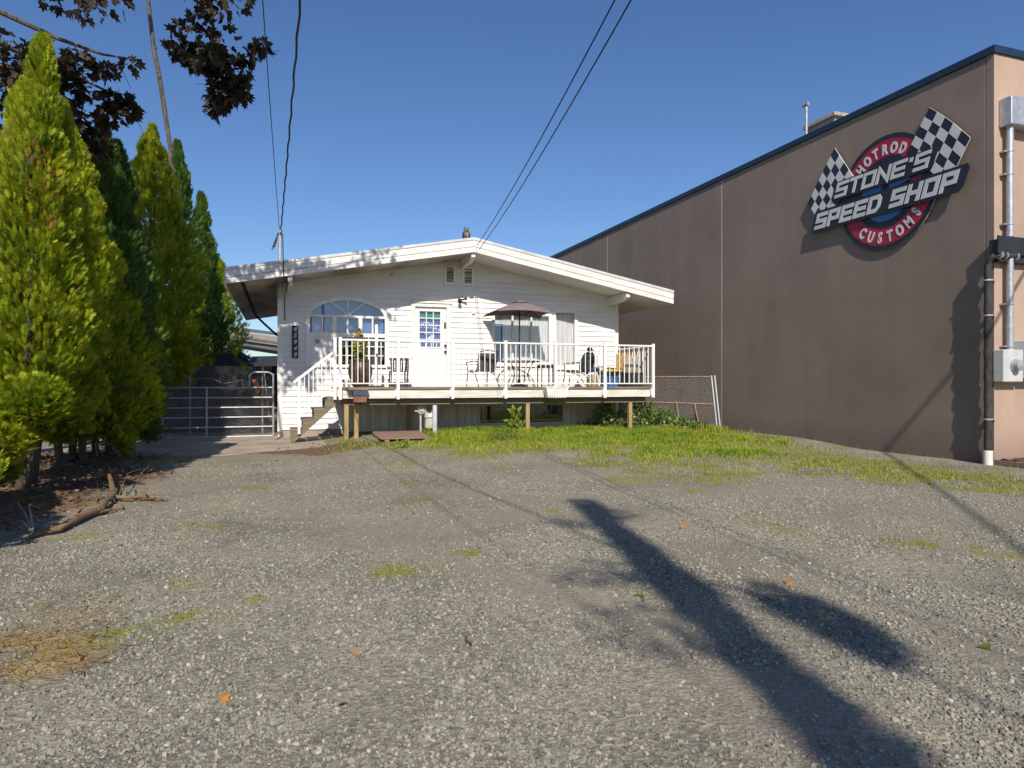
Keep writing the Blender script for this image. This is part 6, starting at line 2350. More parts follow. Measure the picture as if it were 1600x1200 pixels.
for a, z in ((-0.6, -0.5), (0.6, -0.5), (-0.6, 0.5), (0.6, 0.5), (1.2, 0.7), (-1.35, 0.5)):
    p.tube([(XW + 0.002, SC[0] - a, SC[1] + z), (XB, SC[0] - a, SC[1] + z)], 0.02, 8)
p.build('standoff', M['galvdull'], sg)
plate('disc', disc(0, RAD), XB - 0.018, XB, 'signblack', edge='signedge')
ringsector('red_arc', 0.66, 0.96, 22, 158, XB - 0.022, XB - 0.0175, 'signred')
ringsector('red_arc', 0.66, 0.96, 196, 344, XB - 0.022, XB - 0.0175, 'signred')
ringsector('blue_disc', 0.02, 0.52, 0, 360, XB - 0.0215, XB - 0.0175, 'signblue')
# a dark piston shape on the blue disc with red side bars
plate('piston', [(-0.30, -0.05), (-0.22, 0.05), (-0.1, 0.02), (-0.06, 0.16), (0.06, 0.16), (0.1, 0.02), (0.22, 0.05), (0.34, -0.02), (0.2, -0.12), (0.05, -0.10), (-0.05, -0.16)], XB - 0.025, XB - 0.022, 'signblack')
plate('red_bar', [(-0.86, -0.05), (-0.52, 0.05), (-0.52, -0.05), (-0.84, -0.14)], XB - 0.0215, XB - 0.0177, 'signred')
plate('red_bar', [(0.30, 0.06), (0.74, 0.14), (0.74, 0.04), (0.34, -0.04)], XB - 0.0215, XB - 0.0177, 'signred')

# chequered flags
def chequer(corn, nu, nv, x0, bend, label):
    """corn: four (px, py) pixels: hoist top, fly top, fly bottom, hoist bottom"""
    C4 = [atX(px, py, x0) for px, py in corn]
    G = []
    for j in range(nv + 1):
        row = []
        for i in range(nu + 1):
            u_, v_ = i / nu, j / nv
            top = C4[0].lerp(C4[1], u_)
            bot = C4[3].lerp(C4[2], u_)
            q = top.lerp(bot, v_)
            q.z += bend * math.sin(math.pi * u_) * (1 - 0.4 * v_)
            row.append((q.y, q.z))
        G.append(row)
    border = [G[0][i] for i in range(nu + 1)] + [G[j][nu] for j in range(1, nv + 1)] + [G[nv][i] for i in range(nu - 1, -1, -1)] + [G[j][0] for j in range(nv - 1, 0, -1)]
    p = MB()
    p.prism(border, 'x', x0 + 0.0, x0 + 0.018)
    o = p.build('flag_plate', [M['signblack'], M['signedge']], sg)
    for f in o.data.polygons:
        if abs(f.normal.x) < 0.5: f.material_index = 1
    p = MB()
    for j in range(nv):
        for i in range(nu):
            if (i + j) % 2 == 1:
                q = [G[j][i], G[j][i + 1], G[j + 1][i + 1], G[j + 1][i]]
                c = (sum(a[0] for a in q) / 4, sum(a[1] for a in q) / 4)
                p.prism(q, 'x', x0 - 0.004, x0 - 0.0003)
    p.build('chequer_squares', M['signwhite'], sg)
XF = XB - 0.02
chequer([(1452, 168), (1516, 215), (1480, 290), (1417, 240)], 5, 5, XF - 0.025, 0.035, 'right')
chequer([(1304, 231), (1334, 277), (1284, 352), (1262, 318)], 4, 7, XF - 0.025, 0.0, 'left')

# lettering drawn as mitred strokes
def strokes(ch, du, dv):
    """du, dv: half a stroke width in units of the letter box"""
    return {
        'S': [[(1, 1), (0, 1), (0, .5), (1, .5), (1, 0), (0, 0)]],
        'T': [[(0, 1), (1, 1)], [(.5, 1 - dv), (.5, -dv)]],
        'O': [[(0, 0), (0, 1), (1, 1), (1, 0), 'c']],
        'N': [[(0, -dv), (0, 1), (1, 0), (1, 1 + dv)]],
        'E': [[(1, 1), (0, 1), (0, 0), (1, 0)], [(2 * du, .5), (.92, .5)]],
        'P': [[(0, -dv), (0, 1), (1, 1), (1, .42), (du, .42)]],
        'D': [[(0, 0), (0, 1), (.78, 1), (1, .76), (1, .24), (.78, 0), 'c']],
        'H': [[(0, -dv), (0, 1 + dv)], [(1, -dv), (1, 1 + dv)], [(du, .5), (1 - du, .5)]],
        "'": [[(0.5, 1.05), (0.35, .72)]],
    }[ch]

def letter(mb, ch, a0, z0, w, h, th, x0, x1, shear, grow=0.0):
    """a0,z0: lower left of the letter box; strokes centred th/2 inside"""
    t2 = th / 2 + grow
    for st_ in strokes(ch, th / 2 / max(1e-3, w - th), th / 2 / (h - th)):
        closed = st_[-1] == 'c'
        pts = [Vector((th / 2 + u_ * (w - th), th / 2 + v_ * (h - th))) for u_, v_ in (st_[:-1] if closed else st_)]
        n_ = len(pts)
        left, right = [], []
        for i in range(n_):
            pv = pts[i - 1] if (i > 0 or closed) else None
            nx2 = pts[(i + 1) % n_] if (i < n_ - 1 or closed) else None
            if pv is None:
                d = (nx2 - pts[i]).normalized()
                nn_ = Vector((-d.y, d.x))
                base = pts[i] - d * (th * (0.5 if ch in "SE" or (ch == 'T' and abs(d.x) > .5) else 0.0) + grow)
                left.append(base + nn_ * t2)
                right.append(base - nn_ * t2)
            elif nx2 is None:
                d = (pts[i] - pv).normalized()
                nn_ = Vector((-d.y, d.x))
                base = pts[i] + d * (th * (0.5 if ch in "S" or (ch == 'E' and abs(d.x) > .5) or (ch == 'T' and abs(d.x) > .5) else 0.0) + grow)
                left.append(base + nn_ * t2)
                right.append(base - nn_ * t2)
            else:
                d1, d2 = (pts[i] - pv).normalized(), (nx2 - pts[i]).normalized()
                n1, n2 = Vector((-d1.y, d1.x)), Vector((-d2.y, d2.x))
                mm = (n1 + n2)
                mm.normalize()
                k = t2 / max(0.45, mm.dot(n1))
                left.append(pts[i] + mm * k)
                right.append(pts[i] - mm * k)
        def P3(v, x): return (x, SC[0] - (a0 + v.x + shear * v.y), z0 + v.y)
        rng_ = range(n_ if closed else n_ - 1)
        for i in rng_:
            j = (i + 1) % n_
            q = [left[i], left[j], right[j], right[i]]
            vs = [P3(v, x0) for v in q] + [P3(v, x1) for v in q]
            fs = [(0, 1, 2, 3), (0, 4, 5, 1), (2, 6, 7, 3)]
            if not closed and i == 0: fs.append((0, 3, 7, 4))
            if not closed and i == n_ - 2: fs.append((1, 5, 6, 2))
            mb.add(vs, fs)

def word(s, a0, a1, z0, h, th, x0, shear, gap, space):
    wid = {"'": 0.35, ' ': 0.0}
    tot = sum(wid.get(c, 1.0) for c in s)
    ngap = len(s) - 1
    w = (a1 - a0 - ngap * gap - (space if ' ' in s else 0)) / tot
    a = a0
    for i, c in enumerate(s):
        if c == ' ':
            a += space
            continue
        p = MB()
        letter(p, c, a, z0, w * wid.get(c, 1.0), h, th, x0, x0 + 0.0095, shear)
        p.build('letter', M['signwhite'], sg)
        a += w * wid.get(c, 1.0) + gap
SH = 0.32
# dark backing plates
def backing(a0, a1, z0, z1, x0, x1):
    c = 0.07
    sk = SH * (z1 - z0)
    poly = [(a0, z0), (a1 - c, z0), (a1 + 0.02, z0 + c), (a1 + sk, z1 - c), (a1 + sk - 0.03, z1), (a0 + sk + c, z1), (a0 + sk * 0.8 - 0.02, z1 - c)]
    plate('letter_backing', [(a, z - SC[1]) for a, z in poly], x0, x1, 'signblack')
XT = XF - 0.03
backing(-1.22, 0.96, 4.90, 5.262, XT - 0.012, XT)
word("STONE'S", -1.16, 0.88, 4.945, 0.29, 0.062, XT - 0.022, SH, 0.035, 0.1)
backing(-1.76, 1.50, 4.375, 4.80, XT - 0.026, XT - 0.0125)
word('SPEED SHOP', -1.68, 1.42, 4.43, 0.315, 0.075, XT - 0.036, SH, 0.04, 0.17)

def arc_text(s, r, a0, a1, size, outward, xs):
    n_ = len(s)
    for i, ch in enumerate(s):
        t = a0 + (a1 - a0) * i / (n_ - 1)
        me = text_mesh(ch, size, 0.004, xs=xs, offset=0.012)
        me.materials.append(M['signwhite'])
        rot = t - 90 if outward else t + 90
        a, z = r * math.cos(R(t)), r * math.sin(R(t))
        # local x of the glyph runs along -y of the world, local y along z, local z towards -x
        Mg = Matrix(((0, 0, -1, 0), (-1, 0, 0, 0), (0, 1, 0, 0), (0, 0, 0, 1)))
        me.transform(Matrix.Rotation(R(rot), 4, 'Z'))
        me.transform(Mg)
        put('letter', me, sg, (XB - 0.026 - XW, SC[0] - a - 9.42, SC[1] + z - 4.75))
arc_text('HOTROD', 0.705, 134, 62, 0.26, True, 0.72)
arc_text('CUSTOMS', 0.905, 232, 322, 0.27, False, 0.70)

# ------------------------------------------------------------------ wires and the pole behind the camera
def cable(name, label, A_, B_, sag, r, wob=0.0, group=None):
    A_, B_ = Vector(A_), Vector(B_)
    pts = []
    n_ = 150 if wob else 60
    for k in range(n_ + 1):
        t = k / n_
        q = A_.lerp(B_, t)
        q.z -= 4 * sag * t * (1 - t)
        if wob:
            q.x += wob * math.sin(t * 260)
            q.z += wob * math.cos(t * 260)
        pts.append(q)
    p = MB()
    p.tube(pts, r, 5)
    o = p.build(name, M['cable'], None)
    return tag(o, label, 'cable', group)
A_ = atY(745, 384, 15.38)
cable('overhead_cable', 'left one of the paired black cables rising from the roof peak', A_, (-0.25, -16, 8.5), 1.1, 0.008, group='overhead cables')
cable('overhead_cable', 'right one of the paired black cables rising from the roof peak', A_ + Vector((0.05, -0.02, -0.09)), (-0.02, -16, 8.45), 1.1, 0.008, group='overhead cables')
A_ = atY(438.5, 365, 16.33)
cable('overhead_cable', 'thick twisted black service cable rising from the mast above the left eave', A_, (0.75, -16, 8.5), 0.7, 0.014, 0.008, group='overhead cables')
cable('overhead_cable', 'single thin wire from the mast up towards the hanging maple leaves', A_ + Vector((-0.02, 0, 0.02)), (-0.5, -16, 8.5), 0.8, 0.006, group='overhead cables')
q = thing('utility_pole', 'bare street utility pole with a crossarm carrying the house cables', 'utility pole', (0.3, -16.1, 0))
p = MB()
p.tube([(0.3, -16.1, -0.3), (0.3, -16.1, 9.0)], [0.15, 0.11], 12)
p.build('pole', M['greybark'], q, smooth=True)
p = MB()
p.bar((-1.0, -16.0, 8.42), (1.6, -16.0, 8.42), 0.1, 0.1)
p.build('crossarm', M['greybark'], q)
q = thing('utility_pole', 'steel service pole carrying the heavy cable to the workshop building', 'utility pole', (2.2, -7.65, 0))
p = MB()
p.tube([(2.2, -7.65, -0.3), (2.2, -7.65, 8.4)], 0.07, 12)
p.build('pole', M['galv'], q, smooth=True)
PX, PYY = -0.23, -7.0
up_ = thing('utility_pole', 'wooden utility pole wrapped in ivy standing behind the viewer', 'utility pole', (PX, PYY, 0))
p = MB()
p.tube([(PX, PYY, -0.3), (PX, PYY, 10.35)], [0.17, 0.12], 12)
p.build('pole', M['greybark'], up_, smooth=True)
ig = np.random.default_rng(77)
m = 5200
zz = 1.0 + 9.7 * ig.random(m)
ang = ig.random(m) * 6.28
rad = (0.145 - 0.016 * np.maximum(0, zz - 6.3)) * (0.5 + 0.5 * ig.random(m)) * (1 + 0.2 * np.sin(zz * 3 + 1))
P = np.stack([PX + rad * np.cos(ang), PYY + rad * np.sin(ang), zz], 1)
D = np.stack([np.cos(ang), np.sin(ang), ig.normal(-0.2, 0.4, m)], 1)
# a hanging leafy bough on one side, a few thin shoots on the other
for (cx_, cy_, cz_, rx_, rz_, nn_) in ((PX + 0.60, PYY, 7.70, 0.15, 0.36, 560), (PX + 0.52, PYY, 8.05, 0.13, 0.18, 170), (PX - 0.42, PYY, 8.7, 0.30, 0.10, 60), (PX - 0.30, PYY, 9.9, 0.28, 0.07, 50), (PX - 0.4, PYY, 7.9, 0.30, 0.22, 70), (PX + 0.22, PYY, 10.0, 0.12, 0.1, 40)):
    q = ig.normal(0, 1, (nn_, 3))
    q /= np.linalg.norm(q, axis=1, keepdims=True)
    q *= ig.random((nn_, 1)) ** 0.45
    P = np.concatenate([P, np.array([cx_, cy_, cz_]) + q * [rx_, rx_, rz_]])
    D = np.concatenate([D, q + [0, 0, -0.4]])
m = len(P)
V, F, Aq = scatter(SLEAF, P, D, ig.random(m) * 6.28, 0.08 + 0.06 * ig.random(m), ig.random(m))
np_mesh('ivy', V, F, ivy_mat, up_, Aq)
p = MB()
p.tube([(PX, PYY, 8.4), (PX + 0.3, PYY, 8.3), (PX + 0.5, PYY, 8.0), (PX + 0.52, PYY, 7.5)], 0.03, 6)
p.tube([(PX, PYY, 8.5), (PX - 0.7, PYY, 8.8)], 0.02, 5)
p.tube([(PX, PYY, 9.7), (PX - 0.55, PYY, 10.0)], 0.02, 5)
p.build('ivy_stem', M['greybark'], up_)
# service cable from the pole to the workshop (its shadow crosses the ground and climbs the wall)
cable('overhead_cable', 'heavy service cable running from the pole to the front of the workshop building', (2.2, -7.6, 8.27), (13.5, 7.35, 6.0), 0.0, 0.028, group='overhead cables')

# ------------------------------------------------------------------ grass
def blades(name, X, Y, H, width, material, seed, lean=0.5, varybias=None, kind='stuff', zoff=0.0, dead=0.0):
    rg = np.random.default_rng(seed)
    m = len(X)
    Z = gz(X, Y) - 0.01 + zoff
    a = rg.random(m) * 6.28
    dx, dy = np.cos(a), np.sin(a)
    w = width * (0.6 + 0.8 * rg.random(m))
    wx, wy = -dy * w / 2, dx * w / 2
    ln = lean * (0.3 + 1.0 * rg.random(m))
    b = np.stack([X, Y, Z], 1)
    mid = b + np.stack([dx * H * ln * 0.3, dy * H * ln * 0.3, H * 0.6], 1)
    tip = b + np.stack([dx * H * ln, dy * H * ln, H * (1 - 0.25 * ln)], 1)
    sd = np.stack([wx, wy, np.zeros(m)], 1)
    V = np.stack([b - sd, b + sd, mid + sd * 0.75, mid - sd * 0.75, tip], 1).reshape(-1, 3)
    k = np.arange(m) * 5
    F = np.concatenate([np.stack([k, k + 1, k + 2], 1), np.stack([k, k + 2, k + 3], 1), np.stack([k + 3, k + 2, k + 4], 1)])
    va = np.clip(rg.random(m) * 0.9 if varybias is None else varybias + rg.normal(0, 0.2, m), 0, 0.93)
    if dead: va[rg.random(m) < dead] = 1.0
    return np_mesh(name, V, F, material, None, np.repeat(va, 5), kind)

def sample(poly, n, seed, dens):
    rg = np.random.default_rng(seed)
    xs, ys = [p[0] for p in poly], [p[1] for p in poly]
    out = []
    X = min(xs) - .4 + rg.random(n) * (max(xs) - min(xs) + .8)
    Y = min(ys) - .4 + rg.random(n) * (max(ys) - min(ys) + .8)
    keep = rg.random(n) < dens(X, Y)
    return X[keep], Y[keep]

def wob(X, Y): return X + (fbm(X, Y, 0.9, 2) - 0.5) * 1.1, Y + (fbm(X, Y, 0.8, 3) - 0.5) * 1.3
def d_lush(X, Y):
    x_, y_ = wob(X, Y)
    d = soft_poly(x_, y_, LUSH, 1.7) * np.clip((fbm(X, Y, 0.5, 0) - 0.38 + 0.12 * smooth(12.5, 14.0, Y)) * 4.5, 0.02, 1)
    d = d * np.where((X > 1.75) & (X < 2.95) & (Y > 13.3) & (Y < 15.5), 0, 1)
    return d
X, Y = sample(LUSH, 105000, 1, d_lush)
h = 0.035 + 0.20 * np.clip(fbm(X, Y, 0.7, 1) * 2.0 - 0.55, 0, 1) * (0.35 + 0.65 * smooth(11.5, 14.2, Y)) + 0.03 * np.random.default_rng(2).random(len(X))
blades('lush_grass', X, Y, h, 0.011, grass_mat, 4, 0.6, 0.45 + 1.4 * (fbm(X, Y, 0.8, 3) - 0.5), dead=0.07)
def d_mid(X, Y):
    x_, y_ = wob(X, Y)
    return np.maximum(soft_poly(x_, y_, MID, 0.6) * 0.9, soft_poly(x_, y_, LAWN, 0.5) * 0.55) * np.clip((fbm(X, Y, 0.5, 1) - 0.35) * 5, 0, 1) * np.where((X > 1.75) & (X < 2.95) & (Y > 13.3) & (Y < 15.5), 0, 1)
X, Y = sample(LAWN, 120000, 3, d_mid)
h = 0.02 + 0.06 * np.random.default_rng(6).random(len(X)) * (0.4 + 1.0 * fbm(X, Y, 0.5, 2))
blades('short_grass', X, Y, h, 0.009, grass_mat, 5, 0.9, 0.40 + 1.4 * (fbm(X, Y, 1.0, 1) - 0.5), dead=0.28)
# sparse tufts and moss in the gravel
def d_spot(X, Y):
    s = np.clip((fbm(X * 0.9, Y * 1.3, 1.0, 3) - 0.66) * 9, 0, 1) * smooth(2.5, 3.5, Y)
    return np.clip(s * 0.6 * np.clip((fbm(X, Y, 0.25, 0) - 0.35) * 4, 0, 1), 0, 1)
X, Y = sample([(-3, 2.6), (9.5, 2.6), (9.5, 12.5), (-3, 12.5)], 150000, 8, d_spot)
h = 0.008 + 0.022 * np.random.default_rng(9).random(len(X))
blades('gravel_weeds', X, Y, h, 0.008, grass_mat, 10, 1.1, 0.72 + 0.5 * (fbm(X, Y, 0.6, 1) - 0.5))
# hand placed low patches
PX_, PY2 = [], []
rg = np.random.default_rng(15)
for (px, py, sx, sy, n) in ((620, 890, .32, .12, 420), (285, 910, .12, .06, 200), (300, 963, .22, .07, 220), (185, 990, .22, .08, 320), (400, 935, .1, .05, 90), (630, 727, .5, .25, 380), (645, 755, .25, .1, 150), (275, 722, .35, .16, 420), (650, 700, .5, .3, 500), (560, 700, .5, .3, 500), (540, 690, .4, .3, 600),
                            (1100, 752, .45, .2, 420), (1010, 738, .5, .25, 420), (1090, 765, .2, .08, 110), (940, 735, .2, .12, 90), (850, 800, .2, .08, 60), (1230, 820, .5, .2, 200), (1430, 850, .4, .15, 160), (1320, 850, .3, .1, 90), (1560, 860, .3, .2, 120)):
    q = atZ(px, py, 0)
    PX_.append(q.x + rg.normal(0, sx * 0.6, n))
    PY2.append(q.y + rg.normal(0, sy * 1.2, n))
X, Y = np.concatenate(PX_), np.concatenate(PY2)
h = 0.010 + 0.03 * rg.random(len(X)) * (0.5 + smooth(9, 13, Y))
blades('grass_patches', X, Y, h, 0.009, grass_mat, 16, 1.0, 0.62)
# dry straw at the lower left
X, Y = sample(DRY, 22000, 21, lambda X, Y: soft_poly(*wob(X, Y), DRY, 0.8) * np.clip((fbm(X, Y, 0.42, 0) - 0.36) * 4, 0.03, 1))
rg = np.random.default_rng(22)
m = len(X)
ang = rg.normal(0.2, 0.8, m) + 3.14 * (rg.random(m) < 0.5)
L = 0.05 + 0.12 * rg.random(m)
Z = gz(X, Y) + 0.008 + 0.018 * rg.random(m)
d = np.stack([np.cos(ang) * L, np.sin(ang) * L, rg.normal(0, 0.008, m)], 1)
sd = np.stack([-np.sin(ang) * 0.0022, np.cos(ang) * 0.0022, np.zeros(m)], 1)
b = np.stack([X, Y, Z], 1)
V = np.stack([b - sd, b + sd, b + d * 0.5 + sd + [0, 0, .01], b + d * 0.5 - sd + [0, 0, .01], b + d], 1).reshape(-1, 3)
k = np.arange(m) * 5
F = np.concatenate([np.stack([k, k + 1, k + 2], 1), np.stack([k, k + 2, k + 3], 1), np.stack([k + 3, k + 2, k + 4], 1)])
np_mesh('dry_straw', V, F, dry_mat, None, np.repeat(rg.random(m) * 0.6, 5), 'stuff')

# tall thin seed heads along the strip by the brown wall
X, Y = sample([(7.6, 5.2), (10.2, 5.2), (10.2, 13.5), (7.6, 13.5)], 2600, 25, lambda X, Y: soft_poly(*wob(X, Y), [(8.4, 5.5), (9.3, 6.2), (9.8, 9.0), (10.0, 13.4), (9.4, 13.4), (9.0, 9.0)], 0.8) * 0.7)
blades('dry_seed_grass', X, Y, 0.10 + 0.16 * np.random.default_rng(26).random(len(X)), 0.004, dry_mat, 27, 0.5, 0.35)

# ------------------------------------------------------------------ gravel stones
def stones_group(ico_mat):
    ng = bpy.data.node_groups.new('scatter_stones', 'GeometryNodeTree')
    ng.interface.new_socket('Geometry', in_out='INPUT', socket_type='NodeSocketGeometry')
    ng.interface.new_socket('Geometry', in_out='OUTPUT', socket_type='NodeSocketGeometry')
    N, L = ng.nodes, ng.links
    gi, go = N.new('NodeGroupInput'), N.new('NodeGroupOutput')
    iop = N.new('GeometryNodeInstanceOnPoints')
    ico = N.new('GeometryNodeMeshIcoSphere')
    ico.inputs['Radius'].default_value = 1.0
    ico.inputs['Subdivisions'].default_value = 1
    sm = N.new('GeometryNodeSetMaterial')
    sm.inputs['Material'].default_value = ico_mat
    L.new(ico.outputs['Mesh'], sm.inputs['Geometry'])
    L.new(gi.outputs[0], iop.inputs['Points'])
    L.new(sm.outputs[0], iop.inputs['Instance'])
    ar = N.new('GeometryNodeInputNamedAttribute')
    ar.data_type = 'FLOAT_VECTOR'
    ar.inputs['Name'].default_value = 'srot'
    as_ = N.new('GeometryNodeInputNamedAttribute')
    as_.data_type = 'FLOAT_VECTOR'
    as_.inputs['Name'].default_value = 'ssize'
    L.new(ar.outputs['Attribute'], iop.inputs['Rotation'])
    L.new(as_.outputs['Attribute'], iop.inputs['Scale'])
    L.new(iop.outputs[0], go.inputs[0])
    return ng

def stone_mat():
    m = bpy.data.materials.new('crushed_stone')
    m.use_nodes = True
    nt = m.node_tree
    b = nt.nodes['Principled BSDF']
    b.inputs['Roughness'].default_value = 0.9
    b.inputs['Specular IOR Level'].default_value = 0.2
    oi = nt.nodes.new('ShaderNodeObjectInfo')
    r = nt.nodes.new('ShaderNodeValToRGB')
    st = [(0.0, (0.10, 0.096, 0.080)), (0.25, (0.185, 0.180, 0.148)), (0.5, (0.245, 0.232, 0.188)), (0.68, (0.212, 0.226, 0.190)), (0.82, (0.30, 0.25, 0.20)), (0.95, (0.34, 0.31, 0.245)), (0.995, (0.42, 0.385, 0.32))]
    while len(r.color_ramp.elements) < len(st): r.color_ramp.elements.new(0.5)
    for e, (p, c) in zip(r.color_ramp.elements, st):
        e.position = p
        e.color = (*c, 1)
    nt.links.new(oi.outputs['Random'], r.inputs[0])
    nt.links.new(r.outputs[0], b.inputs['Base Color'])
    return m

rg = np.random.default_rng(33)
def stone_points(n, y0, y1, x0f, x1f, smin, smax):
    Y = y0 + (y1 - y0) * rg.random(n)
    X = x0f(Y) + (x1f(Y) - x0f(Y)) * rg.random(n)
    g, l, d, s = masks(X, Y)
    keep = rg.random(n) > np.clip(g * 0.9 + l * 0.7 + d * 0.6 + np.clip(s - 0.2, 0, 1) * 0.75, 0, 0.97)
    keep &= (rg.random(n) < np.clip(0.15 + 3.2 * (fbm(X, Y, 0.9, 1) - 0.32), 0.12, 1))
    X, Y = X[keep], Y[keep]
    s = smin + (smax - smin) * rg.random(len(X)) ** 2.6
    return X, Y, s
sets = [stone_points(95000, 1.0, 3.6, lambda y: -0.45 * y - 0.9, lambda y: 1.6 * y + 1.2, 0.0040, 0.013),
        stone_points(75000, 3.6, 6.5, lambda y: -0.42 * y - 0.7, lambda y: np.minimum(1.55 * y + 0.8, 9.8), 0.0045, 0.014),
        stone_points(42000, 6.5, 11.5, lambda y: -0.36 * y - 0.6 + 0.0 * y, lambda y: np.full_like(y, 10.2), 0.0055, 0.0145)]
X = np.concatenate([s[0] for s in sets])
Y = np.concatenate([s[1] for s in sets])
S = np.concatenate([s[2] for s in sets])
keep = ~((X > XW - 0.1) & (Y > 6.7))
X, Y, S = X[keep], Y[keep], S[keep]
me = bpy.data.meshes.new('gravel_stones')
me.vertices.add(len(X))
me.vertices.foreach_set('co', np.stack([X, Y, gz(X, Y) + S * 0.18], 1).astype(np.float32).ravel())
a = me.attributes.new('srot', 'FLOAT_VECTOR', 'POINT')
a.data.foreach_set('vector', (rg.random((len(X), 3)) * [0.9, 0.9, 6.28]).astype(np.float32).ravel())
a = me.attributes.new('ssize', 'FLOAT_VECTOR', 'POINT')
a.data.foreach_set('vector', (S[:, None] * (np.array([0.7, 0.6, 0.42]) + rg.random((len(X), 3)) * [0.7, 0.5, 0.35])).astype(np.float32).ravel())
sm_ = stone_mat()
me.materials.append(sm_)
go_ = bpy.data.objects.new('gravel_stones', me)
col.objects.link(go_)
go_['kind'] = 'stuff'
md_ = go_.modifiers.new('scatter', 'NODES')
md_.node_group = stones_group(sm_)

# ------------------------------------------------------------------ litter, branches and small things on the ground
rg = np.random.default_rng(51)
def leaves_on_ground(name, X, Y, size, material, va, seed, zlift=0.012):
    r_ = np.random.default_rng(seed)
    m = len(X)
    P = np.stack([X, Y, gz(X, Y) + zlift * r_.random(m) + 0.004], 1)
    a = r_.random(m) * 6.28
    D = np.stack([np.cos(a), np.sin(a), r_.normal(0.05, 0.22, m)], 1)
    V, F, A_ = scatter(SLEAF, P, D, r_.normal(1.57, 0.5, m), size, va)
    return np_mesh(name, V, F, material, None, A_, 'stuff')
X, Y = sample(LITTER, 7000, 52, lambda X, Y: soft_poly(*wob(X, Y), LITTER, 0.6))
leaves_on_ground('leaf_litter', X, Y, 0.03 + 0.07 * rg.random(len(X)), litter_mat, np.clip(rg.random(len(X)) * 0.97, 0, 1), 53, 0.05)
X, Y = sample([(-2, 2.5), (9.5, 2.5), (9.5, 13), (-2, 13)], 520, 54, lambda X, Y: 0.12 + 0.6 * smooth(6.5, 9, Y) * smooth(4, 7, X))
leaves_on_ground('scattered_dead_leaves', X, Y, 0.02 + 0.035 * rg.random(len(X)), litter_mat, np.clip(0.5 + rg.random(len(X)) * 0.5, 0, 1), 55)
X, Y = sample(BROWN, 1500, 56, lambda X, Y: soft_poly(*wob(X, Y), BROWN, 0.4) * 0.8)
leaves_on_ground('needle_litter', X, Y, 0.02 + 0.04 * rg.random(len(X)), litter_mat, rg.random(len(X)) * 0.5, 57)
rg = np.random.default_rng(58)
X, Y = sample([(-2.2, 2.0), (9, 2.0), (9, 12.5), (-2.2, 12.5)], 9000, 59, lambda X, Y: np.clip((fbm(X, Y, 1.3, 2) - 0.52) * 3, 0, 1) * 0.35 + 0.3 * np.exp(-((X + 1.4) / 0.9) ** 2))
leaves_on_ground('leaf_crumbs', X, Y, 0.008 + 0.022 * rg.random(len(X)) ** 2, litter_mat, np.clip(rg.random(len(X)), 0, 0.95), 62, 0.016)
# twigs under the hedge
tw = MB()
rg = np.random.default_rng(60)
X, Y = sample(LITTER, 1000, 61, lambda X, Y: soft_poly(X, Y, LITTER, 0.5))
for x_, y_ in zip(X, Y):
    a = rg.random() * 6.28
    L = 0.12 + 0.4 * rg.random() ** 2
    z_ = float(gz(x_, y_)) + 0.015 + 0.12 * rg.random() ** 2
    q0 = Vector((x_, y_, z_))
    q2 = q0 + Vector((math.cos(a) * L, math.sin(a) * L, rg.normal(0.02, 0.06)))
    q1 = (q0 + q2) / 2 + Vector((rg.normal(0, .02), rg.normal(0, .02), 0.02))
    tw.tube([q0, q1, q2], [0.006 + 0.004 * rg.random(), 0.005, 0.003], 4, cap=False)
o_ = tw.build('hedge_twigs', M['bark'], None, fix=False)
o_['kind'] = 'stuff'

def G(px, py, lift=0.0):
    q = atZ(px, py, 0.0)
    q.z = float(gz(q.x, q.y)) + lift
    return q
fb = thing('fallen_branch', 'long bent brown branch lying on the gravel below the cedars', 'fallen branch', tuple(G(120, 820)))
p = MB()
pts = [G(48, 842, .02), G(62, 838, .03), G(92, 834, .045), G(118, 822, .05), G(140, 812, .05), G(156, 808, .05), G(166, 797, .06), G(178, 789, .07)]
p.tube(pts, [0.016, 0.022, 0.028, 0.036, 0.038, 0.034, 0.028, 0.02], 9)
p.build('limb', M['deadwood'], fb, smooth=True)
p = MB()
p.tube([G(178, 789, .06), G(175, 782, .12), G(171, 772, .17)], [0.03, 0.028, 0.02], 7)
p.tube([G(180, 789, .05), G(205, 789, .05), G(228, 786, .05), G(262, 786, .03)], [0.022, 0.018, 0.014, 0.008], 6)
p.tube([G(156, 809, .04), G(175, 804, .03), G(192, 801, .03), G(186, 796, .06)], [0.016, 0.014, 0.010, 0.007], 6)
p.tube([G(186, 787, .05), G(193, 775, .12), G(198, 768, .14)], [0.008, 0.006, 0.004], 5)
p.build('side_shoot', M['deadwood'], fb)
P, D = [], []
rg = np.random.default_rng(70)
for k in range(60):
    c = G(172, 768, 0.12) if k < 34 else G(215 + 40 * rg.random(), 787, 0.05)
    P.append(c + Vector(rg.normal(0, 0.06, 3)) * (1 if k < 34 else 0.8))
    D.append(rg.normal(0, 1, 3))
P = np.array([tuple(q) for q in P])
P[:, 2] = np.maximum(P[:, 2], 0.02)
V, F, Aq = scatter(SLEAF, P, np.array(D), rg.random(60) * 6.28, 0.05 + 0.05 * rg.random(60), 0.5 + 0.5 * rg.random(60))
np_mesh('withered_leaves', V, F, litter_mat, fb, Aq)
db = thing('dead_twig', 'pale bleached forked twig sticking up at the left end of the fallen branch', 'twig', tuple(G(55, 832)))
p = MB()
b0 = G(52, 838, .02)
for pts in (((35, 816, .10), (28, 812, .13)), ((45, 815, .14), (62, 817, .12)), ((48, 822, .1), (61, 826, .06)), ((30, 828, .08), (18, 832, .06))):
    p.tube([b0, b0.lerp(G(*pts[0]), 0.6) + Vector((0, 0, .02)), G(*pts[0]), G(*pts[1])], [0.009, 0.008, 0.006, 0.003], 5)
